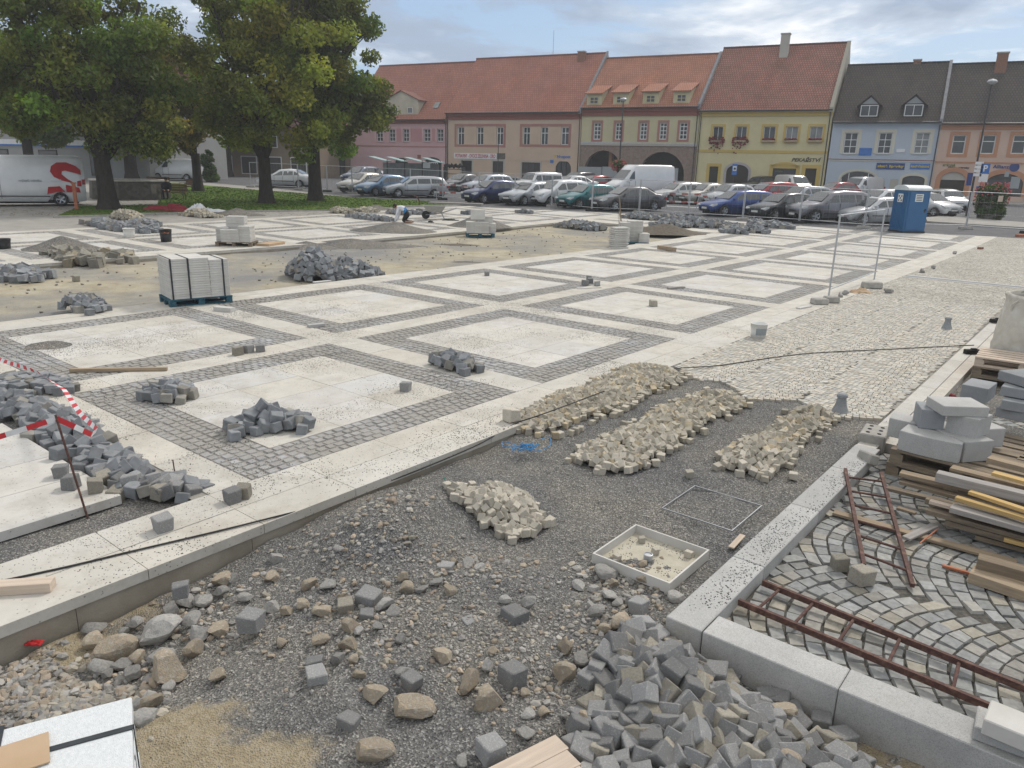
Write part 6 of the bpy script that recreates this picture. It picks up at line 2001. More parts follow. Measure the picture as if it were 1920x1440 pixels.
# ================================================================ vehicles
# station: x, bottom z, belt z, roof-edge z, half width, roof-edge half width   (front at +x)
CARS = {
 'hatchback': dict(L=4.05, W=.85, r=.30, wb=(1.28, -1.22), st=[(2.02, .40, .50, .56, .62, .56), (1.97, .24, .60, .68, .74, .66), (1.6, .2, .74, .80, .83, .70), (1.02, .18, .86, .93, .85, .72), (.30, .18, .91, 1.40, .85, .60), (-.45, .18, .93, 1.46, .85, .59), (-1.2, .18, .95, 1.42, .84, .58), (-1.62, .2, .97, 1.33, .82, .55), (-1.95, .24, .95, 1.0, .78, .66), (-2.02, .34, .6, .66, .70, .60)],
   ws=(1.02, .30), rw=(-1.62, -1.95), side=[(.80, .02, .18, .02), (-.05, -.92, -.05, -.88), (-1.0, -1.52, -.96, -1.40)]),
 'wagon': dict(L=4.5, W=.87, r=.31, wb=(1.4, -1.2), st=[(2.22, .40, .50, .56, .64, .58), (2.16, .24, .60, .68, .76, .68), (1.75, .2, .74, .80, .85, .72), (1.1, .18, .86, .92, .87, .73), (.42, .18, .90, 1.38, .87, .61), (-.4, .18, .93, 1.45, .87, .60), (-1.4, .18, .95, 1.43, .86, .59), (-1.92, .2, .97, 1.36, .84, .57), (-2.18, .26, .97, 1.02, .80, .70), (-2.25, .36, .6, .66, .72, .62)],
   ws=(1.1, .42), rw=(-1.92, -2.18), side=[(.88, .06, .28, .06), (-.03, -.92, -.03, -.9), (-1.0, -1.82, -1.0, -1.72)]),
 'sedan': dict(L=4.7, W=.9, r=.32, wb=(1.45, -1.35), st=[(2.33, .40, .52, .58, .66, .6), (2.27, .24, .62, .69, .78, .7), (1.85, .2, .75, .81, .87, .74), (1.1, .18, .87, .93, .9, .75), (.38, .18, .91, 1.37, .9, .62), (-.4, .18, .94, 1.44, .9, .61), (-.95, .18, .96, 1.38, .89, .6), (-1.62, .2, .97, 1.03, .88, .7), (-2.2, .24, .93, .98, .82, .7), (-2.34, .36, .66, .72, .74, .64)],
   ws=(1.1, .38), rw=(-.95, -1.62), side=[(.86, .05, .24, .05), (-.04, -.85, -.04, -.8), (-.92, -1.42, -.88, -1.05)]),
 'suv': dict(L=4.6, W=.93, r=.37, wb=(1.42, -1.32), st=[(2.28, .48, .62, .70, .68, .62), (2.2, .32, .78, .86, .82, .74), (1.8, .28, .92, .98, .91, .78), (1.08, .26, 1.03, 1.09, .93, .78), (.45, .26, 1.06, 1.60, .93, .66), (-.4, .26, 1.08, 1.70, .93, .66), (-1.5, .26, 1.10, 1.68, .92, .65), (-1.98, .28, 1.1, 1.58, .9, .62), (-2.22, .32, 1.08, 1.14, .86, .74), (-2.29, .42, .7, .78, .78, .68)],
   ws=(1.08, .45), rw=(-1.98, -2.22), side=[(.86, .05, .33, .05), (-.04, -.95, -.04, -.93), (-1.05, -1.86, -1.05, -1.76)]),
 'jeep': dict(L=4.5, W=.9, r=.38, wb=(1.4, -1.3), st=[(2.24, .48, .68, .78, .72, .66), (2.16, .34, .88, .96, .84, .78), (1.8, .3, .98, 1.03, .9, .8), (1.0, .28, 1.04, 1.09, .9, .78), (.62, .28, 1.06, 1.66, .9, .70), (-.4, .28, 1.07, 1.74, .9, .70), (-1.5, .28, 1.08, 1.74, .9, .70), (-2.05, .3, 1.08, 1.70, .88, .68), (-2.18, .34, 1.05, 1.12, .86, .78), (-2.24, .44, .7, .8, .8, .72)],
   ws=(1.0, .62), rw=(-2.05, -2.18), side=[(.84, .12, .56, .12), (.02, -.92, .02, -.92), (-1.05, -1.95, -1.05, -1.92)]),
 'minivan': dict(L=4.4, W=.9, r=.32, wb=(1.38, -1.3), st=[(2.2, .40, .55, .62, .66, .6), (2.14, .26, .68, .77, .80, .72), (1.85, .2, .82, .88, .88, .75), (1.3, .18, .93, 1.0, .9, .74), (.45, .18, .97, 1.55, .9, .63), (-.4, .18, .99, 1.62, .9, .63), (-1.4, .18, 1.0, 1.60, .89, .62), (-1.95, .2, 1.02, 1.50, .87, .6), (-2.15, .26, 1.0, 1.06, .83, .72), (-2.2, .36, .62, .7, .75, .65)],
   ws=(1.3, .45), rw=(-1.95, -2.15), side=[(1.0, .05, .32, .05), (-.04, -.95, -.04, -.93), (-1.03, -1.84, -1.03, -1.74)]),
 'van': dict(L=5.6, W=1.0, r=.35, wb=(1.9, -1.6), st=[(2.78, .42, .62, .72, .78, .72), (2.7, .3, .85, .95, .92, .82), (2.35, .24, 1.02, 1.14, .98, .84), (2.0, .22, 1.18, 1.30, 1.0, .86), (1.25, .22, 1.3, 2.12, 1.0, .82), (.9, .22, 1.35, 2.48, 1.0, .84), (-1.0, .22, 1.4, 2.52, 1.0, .86), (-2.5, .22, 1.4, 2.52, 1.0, .86), (-2.74, .26, 1.4, 2.44, .98, .84), (-2.8, .36, 1.3, 2.36, .95, .80)],
   ws=(2.0, 1.25), rw=None, side=[(1.68, 1.02, 1.2, 1.02)]),
 'small_van': dict(L=4.5, W=.92, r=.31, wb=(1.45, -1.3), st=[(2.22, .40, .58, .66, .7, .64), (2.15, .26, .75, .84, .84, .76), (1.8, .2, .92, 1.0, .9, .78), (1.35, .18, 1.05, 1.14, .92, .78), (.75, .18, 1.1, 1.75, .92, .74), (.3, .18, 1.12, 1.86, .92, .76), (-1.0, .18, 1.12, 1.88, .92, .78), (-1.95, .2, 1.12, 1.86, .91, .77), (-2.18, .24, 1.1, 1.78, .9, .75), (-2.23, .34, .9, 1.5, .86, .72)],
   ws=(1.35, .75), rw=(-2.18, -2.235), side=[(1.05, .42, .72, .42)]),
}
CMESH = {}


def car_parts(kind):
    if kind in CMESH: return CMESH[kind]
    D = CARS[kind]; st = D['st']; P = {}
    def ip(x, k):
        for a, b in zip(st, st[1:]):
            if b[0] <= x <= a[0]:
                t = (a[0] - x) / (a[0] - b[0]); return a[k] + (b[k] - a[k]) * t
        return st[0][k] if x > st[0][0] else st[-1][k]
    # body: refined stations
    xs = []
    for a, b in zip(st, st[1:]):
        n = max(1, int((a[0] - b[0]) / .28))
        xs += [a[0] + (b[0] - a[0]) * i / n for i in range(n)]
    xs.append(st[-1][0])
    rings = []
    for x in xs:
        zb, bl, rt, w, wt = (ip(x, k) for k in range(1, 6))
        cut = 0
        for wx in D['wb']:
            q = abs(x - wx)
            if q < D['r'] + .08: cut = max(cut, math.sqrt((D['r'] + .08) ** 2 - q * q) + D['r'] - zb)
        zs = min(zb + max(0, cut), bl - .08)
        mid = zs + (bl - zs) * .55
        half = [(w * .70, zb), (w * .95, zs if cut > 0 else zb + .02), (w, mid), (w * .975, bl), (wt + (w - wt) * .12, bl + (rt - bl) * .85), (wt * .93, rt), (wt * .5, rt + .025), (0, rt + .035)]
        rings.append([(x, y, z) for y, z in half] + [(x, -y, z) for y, z in half[-2::-1]])
    m = MB(); n = len(rings[0])
    vs = [p for r_ in rings for p in r_]
    fs = [(i * n + j, (i + 1) * n + j, (i + 1) * n + j + 1, i * n + j + 1) for i in range(len(rings) - 1) for j in range(n - 1)]
    fs.append(tuple(range(n))); fs.append(tuple((len(rings) - 1) * n + j for j in range(n - 1, -1, -1)))
    m.add(vs, fs)
    P['body'] = m
    u = MB(); u.box((0, 0, D['r'] * .8), (D['L'] * .86, D['W'] * 1.5, .3)); P['underbody'] = u
    def quad(pts, off):
        a, b, c, d = [Vector(p) for p in pts]; nrm = (b - a).cross(d - a).normalized()
        if nrm.z < -.1: nrm = -nrm
        return [p + nrm * off for p in (a, b, c, d)]
    def wsq(x0, x1):
        z0, z1 = ip(x0, 3) + .03, ip(x1, 3) + .02; y0, y1 = ip(x0, 5) * .93, ip(x1, 5) * .9
        f = lambda t: (x0 + (x1 - x0) * t, z0 + (z1 - z0) * t, y0 + (y1 - y0) * t)
        a, b = f(.06), f(.95)
        return [(a[0], -a[2], a[1]), (a[0], a[2], a[1]), (b[0], b[2], b[1]), (b[0], -b[2], b[1])]
    q = wsq(*D['ws']); P['windscreen'] = MB().face(quad(q, .02))
    if D['rw']: P['rear_window'] = MB().face(quad(wsq(D['rw'][1] if kind != 'small_van' else D['rw'][1], D['rw'][0]), .02))
    sides = []
    for (xf, xr, xft, xrt) in D['side']:
        for sg in (1, -1):
            m = MB(); pts = []
            for x, t in ((xf, .08), (xr, .08), (xrt, .84), (xft, .84)):
                w, wt, bl, rt = ip(x, 4) * .975, ip(x, 5) + (ip(x, 4) - ip(x, 5)) * .12, ip(x, 2), ip(x, 2) + (ip(x, 3) - ip(x, 2)) * .85
                xx = x
                bl2, rt2 = ip(min(xf, max(xr, x)) * .5 + (xf + xr) * .25, 2), rt
                pts.append((xx, sg * (w + (wt - w) * t + .014), bl + (rt - bl) * t))
            m.face(pts); sides.append(m)
    P['side_window'] = sides
    r = D['r']; wl = []
    for wx in D['wb']:
        for sg in (1, -1): wl.append((wx, sg * (D['W'] - .10), r))
    P['wheels'] = wl
    ty = MB(); rm = MB()
    prof = [(r * .62, -.09), (r * .9, -.10), (r, -.07), (r, .07), (r * .9, .10), (r * .62, .09)]
    vsw = []; nn = 20
    for rr, yy in prof:
        for i in range(nn): vsw.append((rr * cos(2 * pi * i / nn), yy, rr * sin(2 * pi * i / nn)))
    ty.add(vsw, [(k * nn + i, k * nn + (i + 1) % nn, (k + 1) * nn + (i + 1) % nn, (k + 1) * nn + i) for k in range(5) for i in range(nn)])
    for sg in (-1, 1):
        rm.tube((0, sg * .06, 0), (0, sg * .085, 0), r * .2, 10)
        for k in range(5):
            t = 2 * pi * k / 5; rm.tube((0, sg * .075, 0), (r * .62 * cos(t), sg * .08, r * .62 * sin(t)), .04, 4, .055)
        vv = [(rr * cos(2 * pi * i / nn), sg * yy, rr * sin(2 * pi * i / nn)) for rr, yy in ((r * .56, .07), (r * .66, .096)) for i in range(nn)]
        rm.add(vv, [(i, (i + 1) % nn, nn + (i + 1) % nn, nn + i) for i in range(nn)])
    P['tyre'] = ty; P['rim'] = rm
    x0 = st[1][0]; zl = st[1][2]; hl = []
    for sg in (1, -1):
        w = st[1][4]; m = MB()
        m.prism([(x0 - .34, zl + .06), (x0 - .30, zl + .13), (x0 + .0, zl + .075), (x0 + .055, zl - .02), (x0 + .02, zl - .07)], sg * (w * .62), sg * (w * 1.0 + .045))
        hl.append(m)
    P['headlight'] = hl
    xr_ = st[-2][0]; tl = []
    for sg in (1, -1):
        w = st[-2][4]; m = MB(); zt = st[-2][2]
        m.box((xr_ + .0, sg * (w * .93), zt - .16), (.16, .2, .26 if kind in ('wagon', 'suv', 'jeep', 'minivan', 'van', 'small_van') else .16)); tl.append(m)
    P['tail_light'] = tl
    g = MB(); g.box((st[0][0] - .01, 0, st[0][2] - .005), (.06, st[0][5] * .9, .11)); g.box((st[0][0] - .02, 0, .34), (.06, st[0][5] * 1.3, .10)); P['grille'] = g
    P['number_plate'] = [MB().box((st[0][0] + .03, 0, .44), (.02, .5, .11)), MB().box((st[-1][0] - .02, 0, .62 if kind not in ('sedan',) else .7), (.02, .5, .11))]
    mr = []
    xm = D['side'][0][0] - .02
    for sg in (1, -1):
        m = MB(); m.box((xm, sg * (D['W'] + .09), ip(xm, 2) + .08), (.13, .19, .13), None, .01, taper=.85); mr.append(m)
    P['mirror'] = mr
    # dark trim strips along the sides: sills and door joints
    tr = MB()
    for sg in (1, -1):
        for x in (xm - .12, (D['side'][0][1] + D['side'][1][0]) / 2 if len(D['side']) > 1 else D['side'][0][1] - .05) + ((((D['side'][1][1] + D['side'][2][0]) / 2),) if len(D['side']) > 2 else ()):
            tr.box((x, sg * (ip(x, 4) + .001), (.34 + ip(x, 2)) / 2), (.014, .012, ip(x, 2) - .40))
        tr.box(((D['wb'][0] + D['wb'][1]) / 2, sg * (D['W'] + .004), .50), (D['wb'][0] - D['wb'][1] - .9, .02, .05))
    P['door_seams'] = tr
    out = {}
    def me(mb, nm):
        o = mb.build(nm, []); d = o.data; bpy.data.objects.remove(o); return d
    for k, v in P.items():
        if k == 'wheels': out[k] = v
        elif isinstance(v, list): out[k] = [me(x, k) for x in v]
        else: out[k] = me(v, k)
    out['body'].polygons.foreach_set('use_smooth', [True] * len(out['body'].polygons))
    CMESH[kind] = out
    return out


def add(me, name, mtl, parent, loc=(0, 0, 0)):
    if not me.materials: me.materials.append(mtl)
    elif me.materials[0] is not mtl:
        key = (me.name, mtl.name)
        if key not in CMESH: c = me.copy(); c.materials.clear(); c.materials.append(mtl); CMESH[key] = c
        me = CMESH[key]
    o = bpy.data.objects.new(name, me); COL.objects.link(o); o.parent = parent; o.location = loc
    return o


mk('headlamp', (.55, .57, .58), (.45, .47, .48), 8, .15, spec=.7); mk('tail_lamp', (.35, .02, .02), (.25, .015, .015), 8, .25, spec=.6); mk('rim_silver', (.42, .43, .44), (.34, .35, .36), 8, .35, metal=.6, spec=.5)
mk('plate_white', (.7, .7, .68), (.6, .6, .58), 8, .5)


def vehicle(kind, pnt, heading, color, label, cat='car', metal=.35, name='parked_car', group='cars parked on the far side of the square'):
    P = car_parts(kind)
    r = empty(name, pnt, heading, label, cat, group)
    pm = paint('%d_%d_%d' % tuple(int(c * 255) for c in color), color, metal)
    add(P['body'], 'body', pm, r); add(P['underbody'], 'underbody', M_['rubber'], r); add(P['door_seams'], 'door_seams', M_['black_plastic'], r)
    add(P['windscreen'], 'windscreen', M_['car_glass'], r)
    if 'rear_window' in P: add(P['rear_window'], 'rear_window', M_['car_glass'], r)
    for m in P['side_window']: add(m, 'side_window', M_['car_glass'], r)
    for w in P['wheels']:
        t = add(P['tyre'], 'wheel', M_['rubber'], r, w); add(P['rim'], 'rim', M_['rim_silver'], t)
    for m in P['headlight']: add(m, 'headlight', M_['headlamp'], r)
    for m in P['tail_light']: add(m, 'tail_light', M_['tail_lamp'], r)
    for m in P['number_plate']: add(m, 'number_plate', M_['plate_white'], r)
    for m in P['mirror']: add(m, 'mirror', pm, r)
    add(P['grille'], 'grille', M_['black_plastic'], r)
    return r


def park(kind, xl, xr, yb, color, label, face=-1, theta=None, cat='car', metal=.35, dz=.01, **kw):
    """photo span xl..xr with wheels at yb; faces left (-1) or right (+1); turned towards the camera by theta"""
    D = CARS[kind]
    xm = (xl + xr) / 2
    p = at(xm, yb, dz)
    dep = p.dot(FWD) + 0 - H * FWD.z
    want = (xr - xl) * dep / F
    if theta is None:
        L, Wd = D['L'], D['W'] * 2
        best = None
        for k in range(8, 76):
            t = rad(k); wv = L * cos(t) + Wd * sin(t)
            if best is None or abs(wv - want) < best[0]: best = (abs(wv - want), t)
        theta = min(best[1], rad(62))
    base = math.atan2(p.y, p.x) - pi / 2          # bearing: turn with the line of sight
    hd = (pi + theta) if face < 0 else (-theta)
    # push the body back so its nearest wheel, not its centre, stands at yb
    back = D['W'] * cos(theta) + D['L'] / 2 * sin(theta) * .75
    q = p + Vector((p.x, p.y, 0)).normalized() * back
    q.z = terr(q.y) + dz
    return vehicle(kind, q, hd + base, color, label, cat, metal, **kw)


SILVER, WHITE_, GREY, DARK = (.44, .46, .48), (.66, .67, .68), (.13, .13, .14), (.035, .038, .045)
park('hatchback', 649, 712, 363, (.42, .40, .35), 'beige hatchback at the left end of the front row of cars', theta=rad(45))
park('hatchback', 679, 757, 369, (.11, .19, .30), 'light blue hatchback beside the beige one in the front row', theta=rad(38))
park('wagon', 729, 828, 372, SILVER, 'silver estate car standing side-on at the lawn tip', theta=rad(14))
park('hatchback', 877, 966, 383, (.018, .03, .10), 'dark navy hatchback in front of the red and white barrier', theta=rad(38))
park('wagon', 946, 1045, 387, SILVER, 'silver estate car between the navy and the white cars', theta=rad(44))
park('minivan', 991, 1102, 388, WHITE_, 'white minivan with black grille in the front row', theta=rad(40), metal=.1)
park('hatchback', 1051, 1152, 393, (.02, .15, .16), 'teal green hatchback in the front row', theta=rad(38))
park('sedan', 1111, 1242, 398, (.10, .10, .105), 'dark grey saloon in the front row beside a teal car', theta=rad(32))
park('wagon', 1319, 1442, 408, (.03, .07, .24), 'bright blue estate car with a white sticker on its door', theta=rad(34))
park('hatchback', 1417, 1512, 415, (.03, .036, .04), 'black hatchback between the blue car and the grey off-roader', theta=rad(44))
park('suv', 1479, 1622, 421, (.20, .20, .22), 'big grey off-roader in the front row', theta=rad(36))
park('wagon', 1579, 1700, 425, (.50, .51, .52), 'silver estate car half hidden by the blue portable toilet', theta=rad(40))
park('hatchback', 1706, 1762, 407, WHITE_, 'white hatchback sticking out behind the portable toilet', face=1, theta=rad(40), metal=.1)
# second row
park('sedan', 843, 893, 362, DARK, 'black saloon behind the red and white barrier', theta=rad(48))
park('wagon', 879, 950, 364, (.36, .40, .46), 'light blue-silver estate car in the second row', theta=rad(40))
park('jeep', 968, 1042, 367, WHITE_, 'white off-road car with boxy roof in the second row', theta=rad(38), metal=.1)
park('sedan', 1044, 1100, 364, WHITE_, 'white saloon mostly hidden by the white minivan', theta=rad(35), metal=.1)
park('hatchback', 1090, 1132, 363, (.30, .03, .035), 'red hatchback mostly hidden behind the teal car', theta=rad(40))
park('minivan', 1063, 1102, 355, (.05, .055, .065), 'dark minivan near the grey hoarding panels', theta=rad(50))
park('van', 1139, 1252, 373, WHITE_, 'tall white delivery van before the stone arches', cat='van', theta=rad(34), metal=.05, name='delivery_van', group=None)
park('sedan', 1198, 1266, 371, (.05, .05, .06), 'dark saloon right of the white delivery van', theta=rad(45))
park('wagon', 1230, 1314, 383, (.50, .50, .49), 'silver estate car in the second row right of the dark saloon', theta=rad(38))
park('sedan', 1284, 1362, 385, (.44, .42, .38), 'beige saloon in the second row', theta=rad(44))
park('hatchback', 1324, 1406, 388, (.42, .44, .46), 'silver hatchback behind the bright blue car', theta=rad(44))
park('minivan', 1404, 1478, 386, (.28, .02, .03), 'dark red minivan with roof bars in the second row', theta=rad(40))
park('wagon', 1464, 1540, 391, (.40, .42, .46), 'silver-blue estate car behind the black hatchback', theta=rad(44))
park('suv', 1275, 1324, 357, (.10, .14, .22), 'blue-grey off-roader right of the white delivery van', face=1, theta=rad(55))
park('suv', 1400, 1446, 364, (.03, .03, .032), 'black off-roader in front of the bakery', theta=rad(50))
park('small_van', 1464, 1508, 369, (.56, .56, .54), 'pale pick-up van seen behind the dark red minivan', face=1, theta=rad(60), cat='van')
park('small_van', 1588, 1632, 374, (.55, .56, .57), 'pale van in front of the light blue house', theta=rad(55), cat='van')
park('wagon', 1604, 1700, 398, WHITE_, 'white estate car in the row behind the silver one at the toilet', theta=rad(42), metal=.1)
park('hatchback', 1536, 1592, 376, (.25, .025, .035), 'red hatchback behind the grey off-roader', theta=rad(45))
park('wagon', 1748, 1800, 396, (.42, .44, .46), 'silver estate car seen from behind on the street at the right', face=1, theta=rad(70), name='parked_car')
park('minivan', 664, 694, 345, (.07, .09, .14), 'dark blue minivan left of the bus shelter', theta=rad(50))
park('small_van', 722, 762, 344, (.55, .56, .58), 'white van behind the bus shelter', theta=rad(50), cat='van')
park('sedan', 508, 570, 351, WHITE_, 'white saloon on the street behind the lawn', theta=rad(-22), metal=.1)
park('small_van', 308, 362, 338, WHITE_, 'small white van with ladders on the street behind the trees', theta=rad(-30), cat='van', metal=.05)
# the white van with the red sign under the trees
p = at(70, 388, .0)
vn = vehicle('van', Vector((p.x - 1.15, p.y + 1.0, terr(p.y) + .01)), pi + math.atan2(p.y, p.x) - pi / 2 - .05, (.74, .74, .73), 'white delivery van with a big red S-shaped sign under the trees', 'van', .05, 'delivery_van', None)
# red sign on the van's side that faces the camera (local +y is its left side)
def vside(x, z): return (x, 1.008, z)
sg = MB()
outer = [(-1.0, .55), (-1.05, .95), (-1.5, 1.05), (-1.75, 1.25), (-1.35, 1.5), (-1.2, 1.85), (-1.35, 2.12), (-1.75, 2.25), (-2.2, 2.18), (-2.55, 1.95), (-2.62, 1.6), (-2.2, 1.72), (-1.85, 1.8), (-1.72, 1.7), (-1.8, 1.5), (-2.15, 1.25), (-2.62, 1.2), (-2.62, .8), (-2.35, .62), (-2.0, .9), (-1.5, .78), (-1.1, .50)]
def ribs(L):
    for a, b in L: pass
strip = [((-1.02, .60), (-1.10, .98)), ((-1.45, .72), (-1.50, 1.0)), ((-1.85, .72), (-1.62, 1.02)), ((-2.3, .72), (-1.75, 1.15)), ((-2.55, .95), (-2.05, 1.28)), ((-2.40, 1.18), (-1.75, 1.36))]
top = [((-1.75, 1.30), (-2.35, 1.15)), ((-1.42, 1.48), (-1.98, 1.42)), ((-1.28, 1.75), (-1.78, 1.62)), ((-1.36, 2.02), (-1.82, 1.78)), ((-1.62, 2.20), (-1.98, 1.80)), ((-2.05, 2.22), (-2.2, 1.74)), ((-2.45, 2.05), (-2.48, 1.66)), ((-2.66, 1.85), (-2.66, 1.60))]
for L_ in (strip[:3], top):
    for (a, b), (c, d) in zip(L_, L_[1:]): sg.face([vside(*a), vside(*c), vside(*d), vside(*b)])
sg.face([vside(-2.42, 1.02), vside(-2.62, 1.02), vside(-2.62, 1.32), vside(-2.45, 1.28)])
sg.face([vside(-1.9, .72), vside(-2.55, .70), vside(-2.5, .95), vside(-1.9, 1.1)])
sg.build('red_sign', M_['red_paint'], vn, fix=False)
text_mesh('lettering', 'nejlepší nabídka', .16, M_['hoarding'], vn, (-.35, 1.012, 1.28), (pi / 2, 0, pi))
text_mesh('lettering', 'regionů', .16, M_['sign_white'], vn, (-1.5, 1.016, 1.28), (pi / 2, 0, pi))
# ================================================================ trees, park, people, street furniture
import numpy as np
def leaves(name, clusters, n, size, mtl, parent, seed, loc=None):
    """many small leaf faces scattered through clusters (x, y, z, r)"""
    g = np.random.default_rng(seed)
    C_ = np.array(clusters); wts = C_[:, 3] ** 2; wts = wts / wts.sum()
    idx = g.choice(len(C_), n, p=wts)
    d = g.normal(size=(n, 3)); d /= np.linalg.norm(d, axis=1)[:, None]
    rr = g.random(n) ** .6
    P = C_[idx, :3] + d * (rr * C_[idx, 3])[:, None] * np.array([1, 1, .72])
    nrm = g.normal(size=(n, 3)) * .9 + d * .6 + np.array([0, 0, .35]); nrm /= np.linalg.norm(nrm, axis=1)[:, None]
    t = np.cross(nrm, g.normal(size=(n, 3))); t /= np.linalg.norm(t, axis=1)[:, None]
    b = np.cross(nrm, t)
    s = size * g.uniform(.6, 1.35, n)
    V = np.empty((n, 4, 3))
    V[:, 0] = P - t * s[:, None]; V[:, 1] = P + b * (s * .55)[:, None] - t * (s * .1)[:, None]; V[:, 2] = P + t * s[:, None]; V[:, 3] = P - b * (s * .55)[:, None] - t * (s * .1)[:, None]
    me = bpy.data.meshes.new(name)
    me.vertices.add(4 * n); me.vertices.foreach_set('co', V.reshape(-1))
    me.loops.add(4 * n); me.loops.foreach_set('vertex_index', np.arange(4 * n, dtype=np.int32))
    me.polygons.add(n); me.polygons.foreach_set('loop_start', np.arange(0, 4 * n, 4, dtype=np.int32))
    me.update(calc_edges=True)
    tone = (g.uniform(.5, 1.0, len(C_)) ** 1.0 * np.where(g.random(len(C_)) < .35, 1.75, 1.05))[idx] * g.uniform(.75, 1.25, n)  # spread of cluster brightness, lighter ones painted to read as sunlit clumps
    warm = g.uniform(.85, 1.25, len(C_))[idx]
    col = np.stack([tone * warm, tone, tone * .9, np.ones(n)], 1)
    a = me.color_attributes.new('col', 'FLOAT_COLOR', 'CORNER'); a.data.foreach_set('color', np.repeat(col, 4, axis=0).reshape(-1))
    me.materials.append(M_[mtl])
    o = bpy.data.objects.new(name, me); COL.objects.link(o); o.parent = parent
    if loc is not None: o.location = loc
    return o


def limb(mb, p0, p1, r0, r1, bend, r, seg=5):
    pts = [p0]
    for i in range(1, seg + 1):
        t = i / seg
        q = p0.lerp(p1, t) + Vector((r.uniform(-1, 1), r.uniform(-1, 1), r.uniform(-.5, .5))) * bend * sin(pi * t)
        pts.append(q)
    for i in range(seg):
        a = r0 + (r1 - r0) * i / seg; b = r0 + (r1 - r0) * (i + 1) / seg
        mb.tube(pts[i], pts[i + 1], a, 8, b, cap=False)


def tree(base, label, cz, rx, ry, rz_, n, size, mtl, seed, tr=.32, fork=3.0, lean=(0, 0), ncl=80, cr=(1.0, 1.7), dens=1.0, cut=None, off=(0, 0)):
    r = random.Random(seed)
    root = empty('tree', base, 0, label, 'tree', None)
    tk = MB(); top = Vector((lean[0], lean[1], fork))
    prof = [(tr * 1.75, -.1), (tr * 1.35, .15), (tr * 1.08, .6), (tr * .98, 1.4), (tr * .92, fork)]
    nn = 14; vs = []
    for k, (rr, z) in enumerate(prof):
        for i in range(nn):
            t = 2 * pi * i / nn; q = rr * (1 + .13 * noise.noise(Vector((cos(t) * 2, sin(t) * 2, z * .6 + seed))))
            f = max(0, z / fork); vs.append((q * cos(t) + lean[0] * f, q * sin(t) + lean[1] * f, z))
    tk.add(vs, [(k * nn + i, k * nn + (i + 1) % nn, (k + 1) * nn + (i + 1) % nn, (k + 1) * nn + i) for k in range(len(prof) - 1) for i in range(nn)])
    cl = []
    while len(cl) < ncl:
        d = Vector((r.gauss(0, 1), r.gauss(0, 1), r.gauss(0, 1))).normalized() * (r.random() ** .33)
        d *= .82 + .22 * noise.noise(d * 2 + Vector((seed, 0, 0)))
        p = Vector((d.x * rx + off[0], d.y * ry + off[1], cz + d.z * rz_))
        if cut and cut(p): continue
        cl.append((p.x, p.y, p.z, r.uniform(*cr)))
    li = MB()
    tips = [c for c in cl if r.random() < .5]
    mains = []
    for k in range(8):
        t = 2 * pi * k / 8 + r.uniform(-.3, .3)
        e = Vector((off[0] + cos(t) * rx * .5, off[1] + sin(t) * ry * .5, cz + r.uniform(-.35, .6) * rz_)); mains.append(e)
        limb(li, top + Vector((0, 0, -.25)), e, tr * .5, tr * .16, .5, r)
    mains.append(Vector((off[0], off[1], cz + rz_ * .6))); limb(li, top + Vector((0, 0, -.2)), mains[-1], tr * .62, tr * .12, .3, r)
    for c in tips:
        p = Vector(c[:3]); m0 = min(mains, key=lambda q: (q - p).length); s0 = top.lerp(m0, r.uniform(.55, 1))
        limb(li, s0, p, tr * .13, .02, .35, r, 3)
    t_ = tk.build('trunk', M_['bark'], root, smooth=True)
    li.build('limbs', M_['bark'], t_, smooth=True, fix=False)
    leaves('crown', cl, int(n * dens), size, mtl, root, seed)
    return root


T1 = at(205, 392)
tree(T1, 'nearest big linden with a thick dark trunk beside the white van', 6.9, 6.6, 5.0, 5.6, 54000, .115, 'leaf_green', 3, .41, 2.5, (-.1, 0), 150, (.75, 1.25), off=(-1.3, 1.0), cut=lambda p: p.z < 2.1 or (p.z < 3.0 and abs(p.x) < 1.2) or (p.x > 3.2 and p.z > 9.5) or (p.x < -3 and p.z > 7.2 and noise.noise(p * .6) > .0))
T2 = at(372, 358)
tree(T2, 'smaller linden with browning leaves behind the nearest one', 6.2, 3.7, 3.4, 4.8, 24000, .13, 'leaf_brown', 5, .32, 2.6, (0, 0), 80, (.65, 1.05), off=(-.3, -2.0))
T3 = at(500, 381)
tree(T3, 'dense linden with a short straight trunk in the middle of the lawn', 8.0, 5.4, 4.2, 6.8, 52000, .125, 'leaf_yellow', 7, .36, 2.6, (0, 0), 130, (.75, 1.25), off=(.3, 0), cut=lambda p: p.z < 2.2 or (p.z < 3.2 and abs(p.x) < 1.5))
T4 = at(592, 376)
tree(T4, 'tall linden at the right end of the lawn', 7.6, 4.1, 4.0, 7.8, 42000, .13, 'leaf_green', 9, .40, 3.4, (0, 0), 95, (.7, 1.15), off=(1.4, .6), cut=lambda p: p.z < 1.5 or (p.z < 3.4 and p.x < 1.3) or (p.x > 3.3 and 7.4 < p.z < 9.6) or (p.x > 3.0 and p.z > 10.5))
T5 = at(248, 338)
tree(T5, 'dark tree standing behind the stone basin', 7.0, 6.0, 5, 5.8, 28000, .2, 'leaf_green', 11, .5, 3.2, (0, 0), 80, (1.0, 1.6))
for i, (x, y, lb) in enumerate(((60, 336, 'rear tree above the white van'), (430, 331, 'rear tree between the small van and the shops'))):
    tree(at(x, y), lb, 7.2, 6.5, 4.5, 5.6, 26000, .22, 'leaf_green' if i == 0 else 'leaf_yellow', 13 + i, .4, 3.2, ncl=80, cr=(1.0, 1.6))
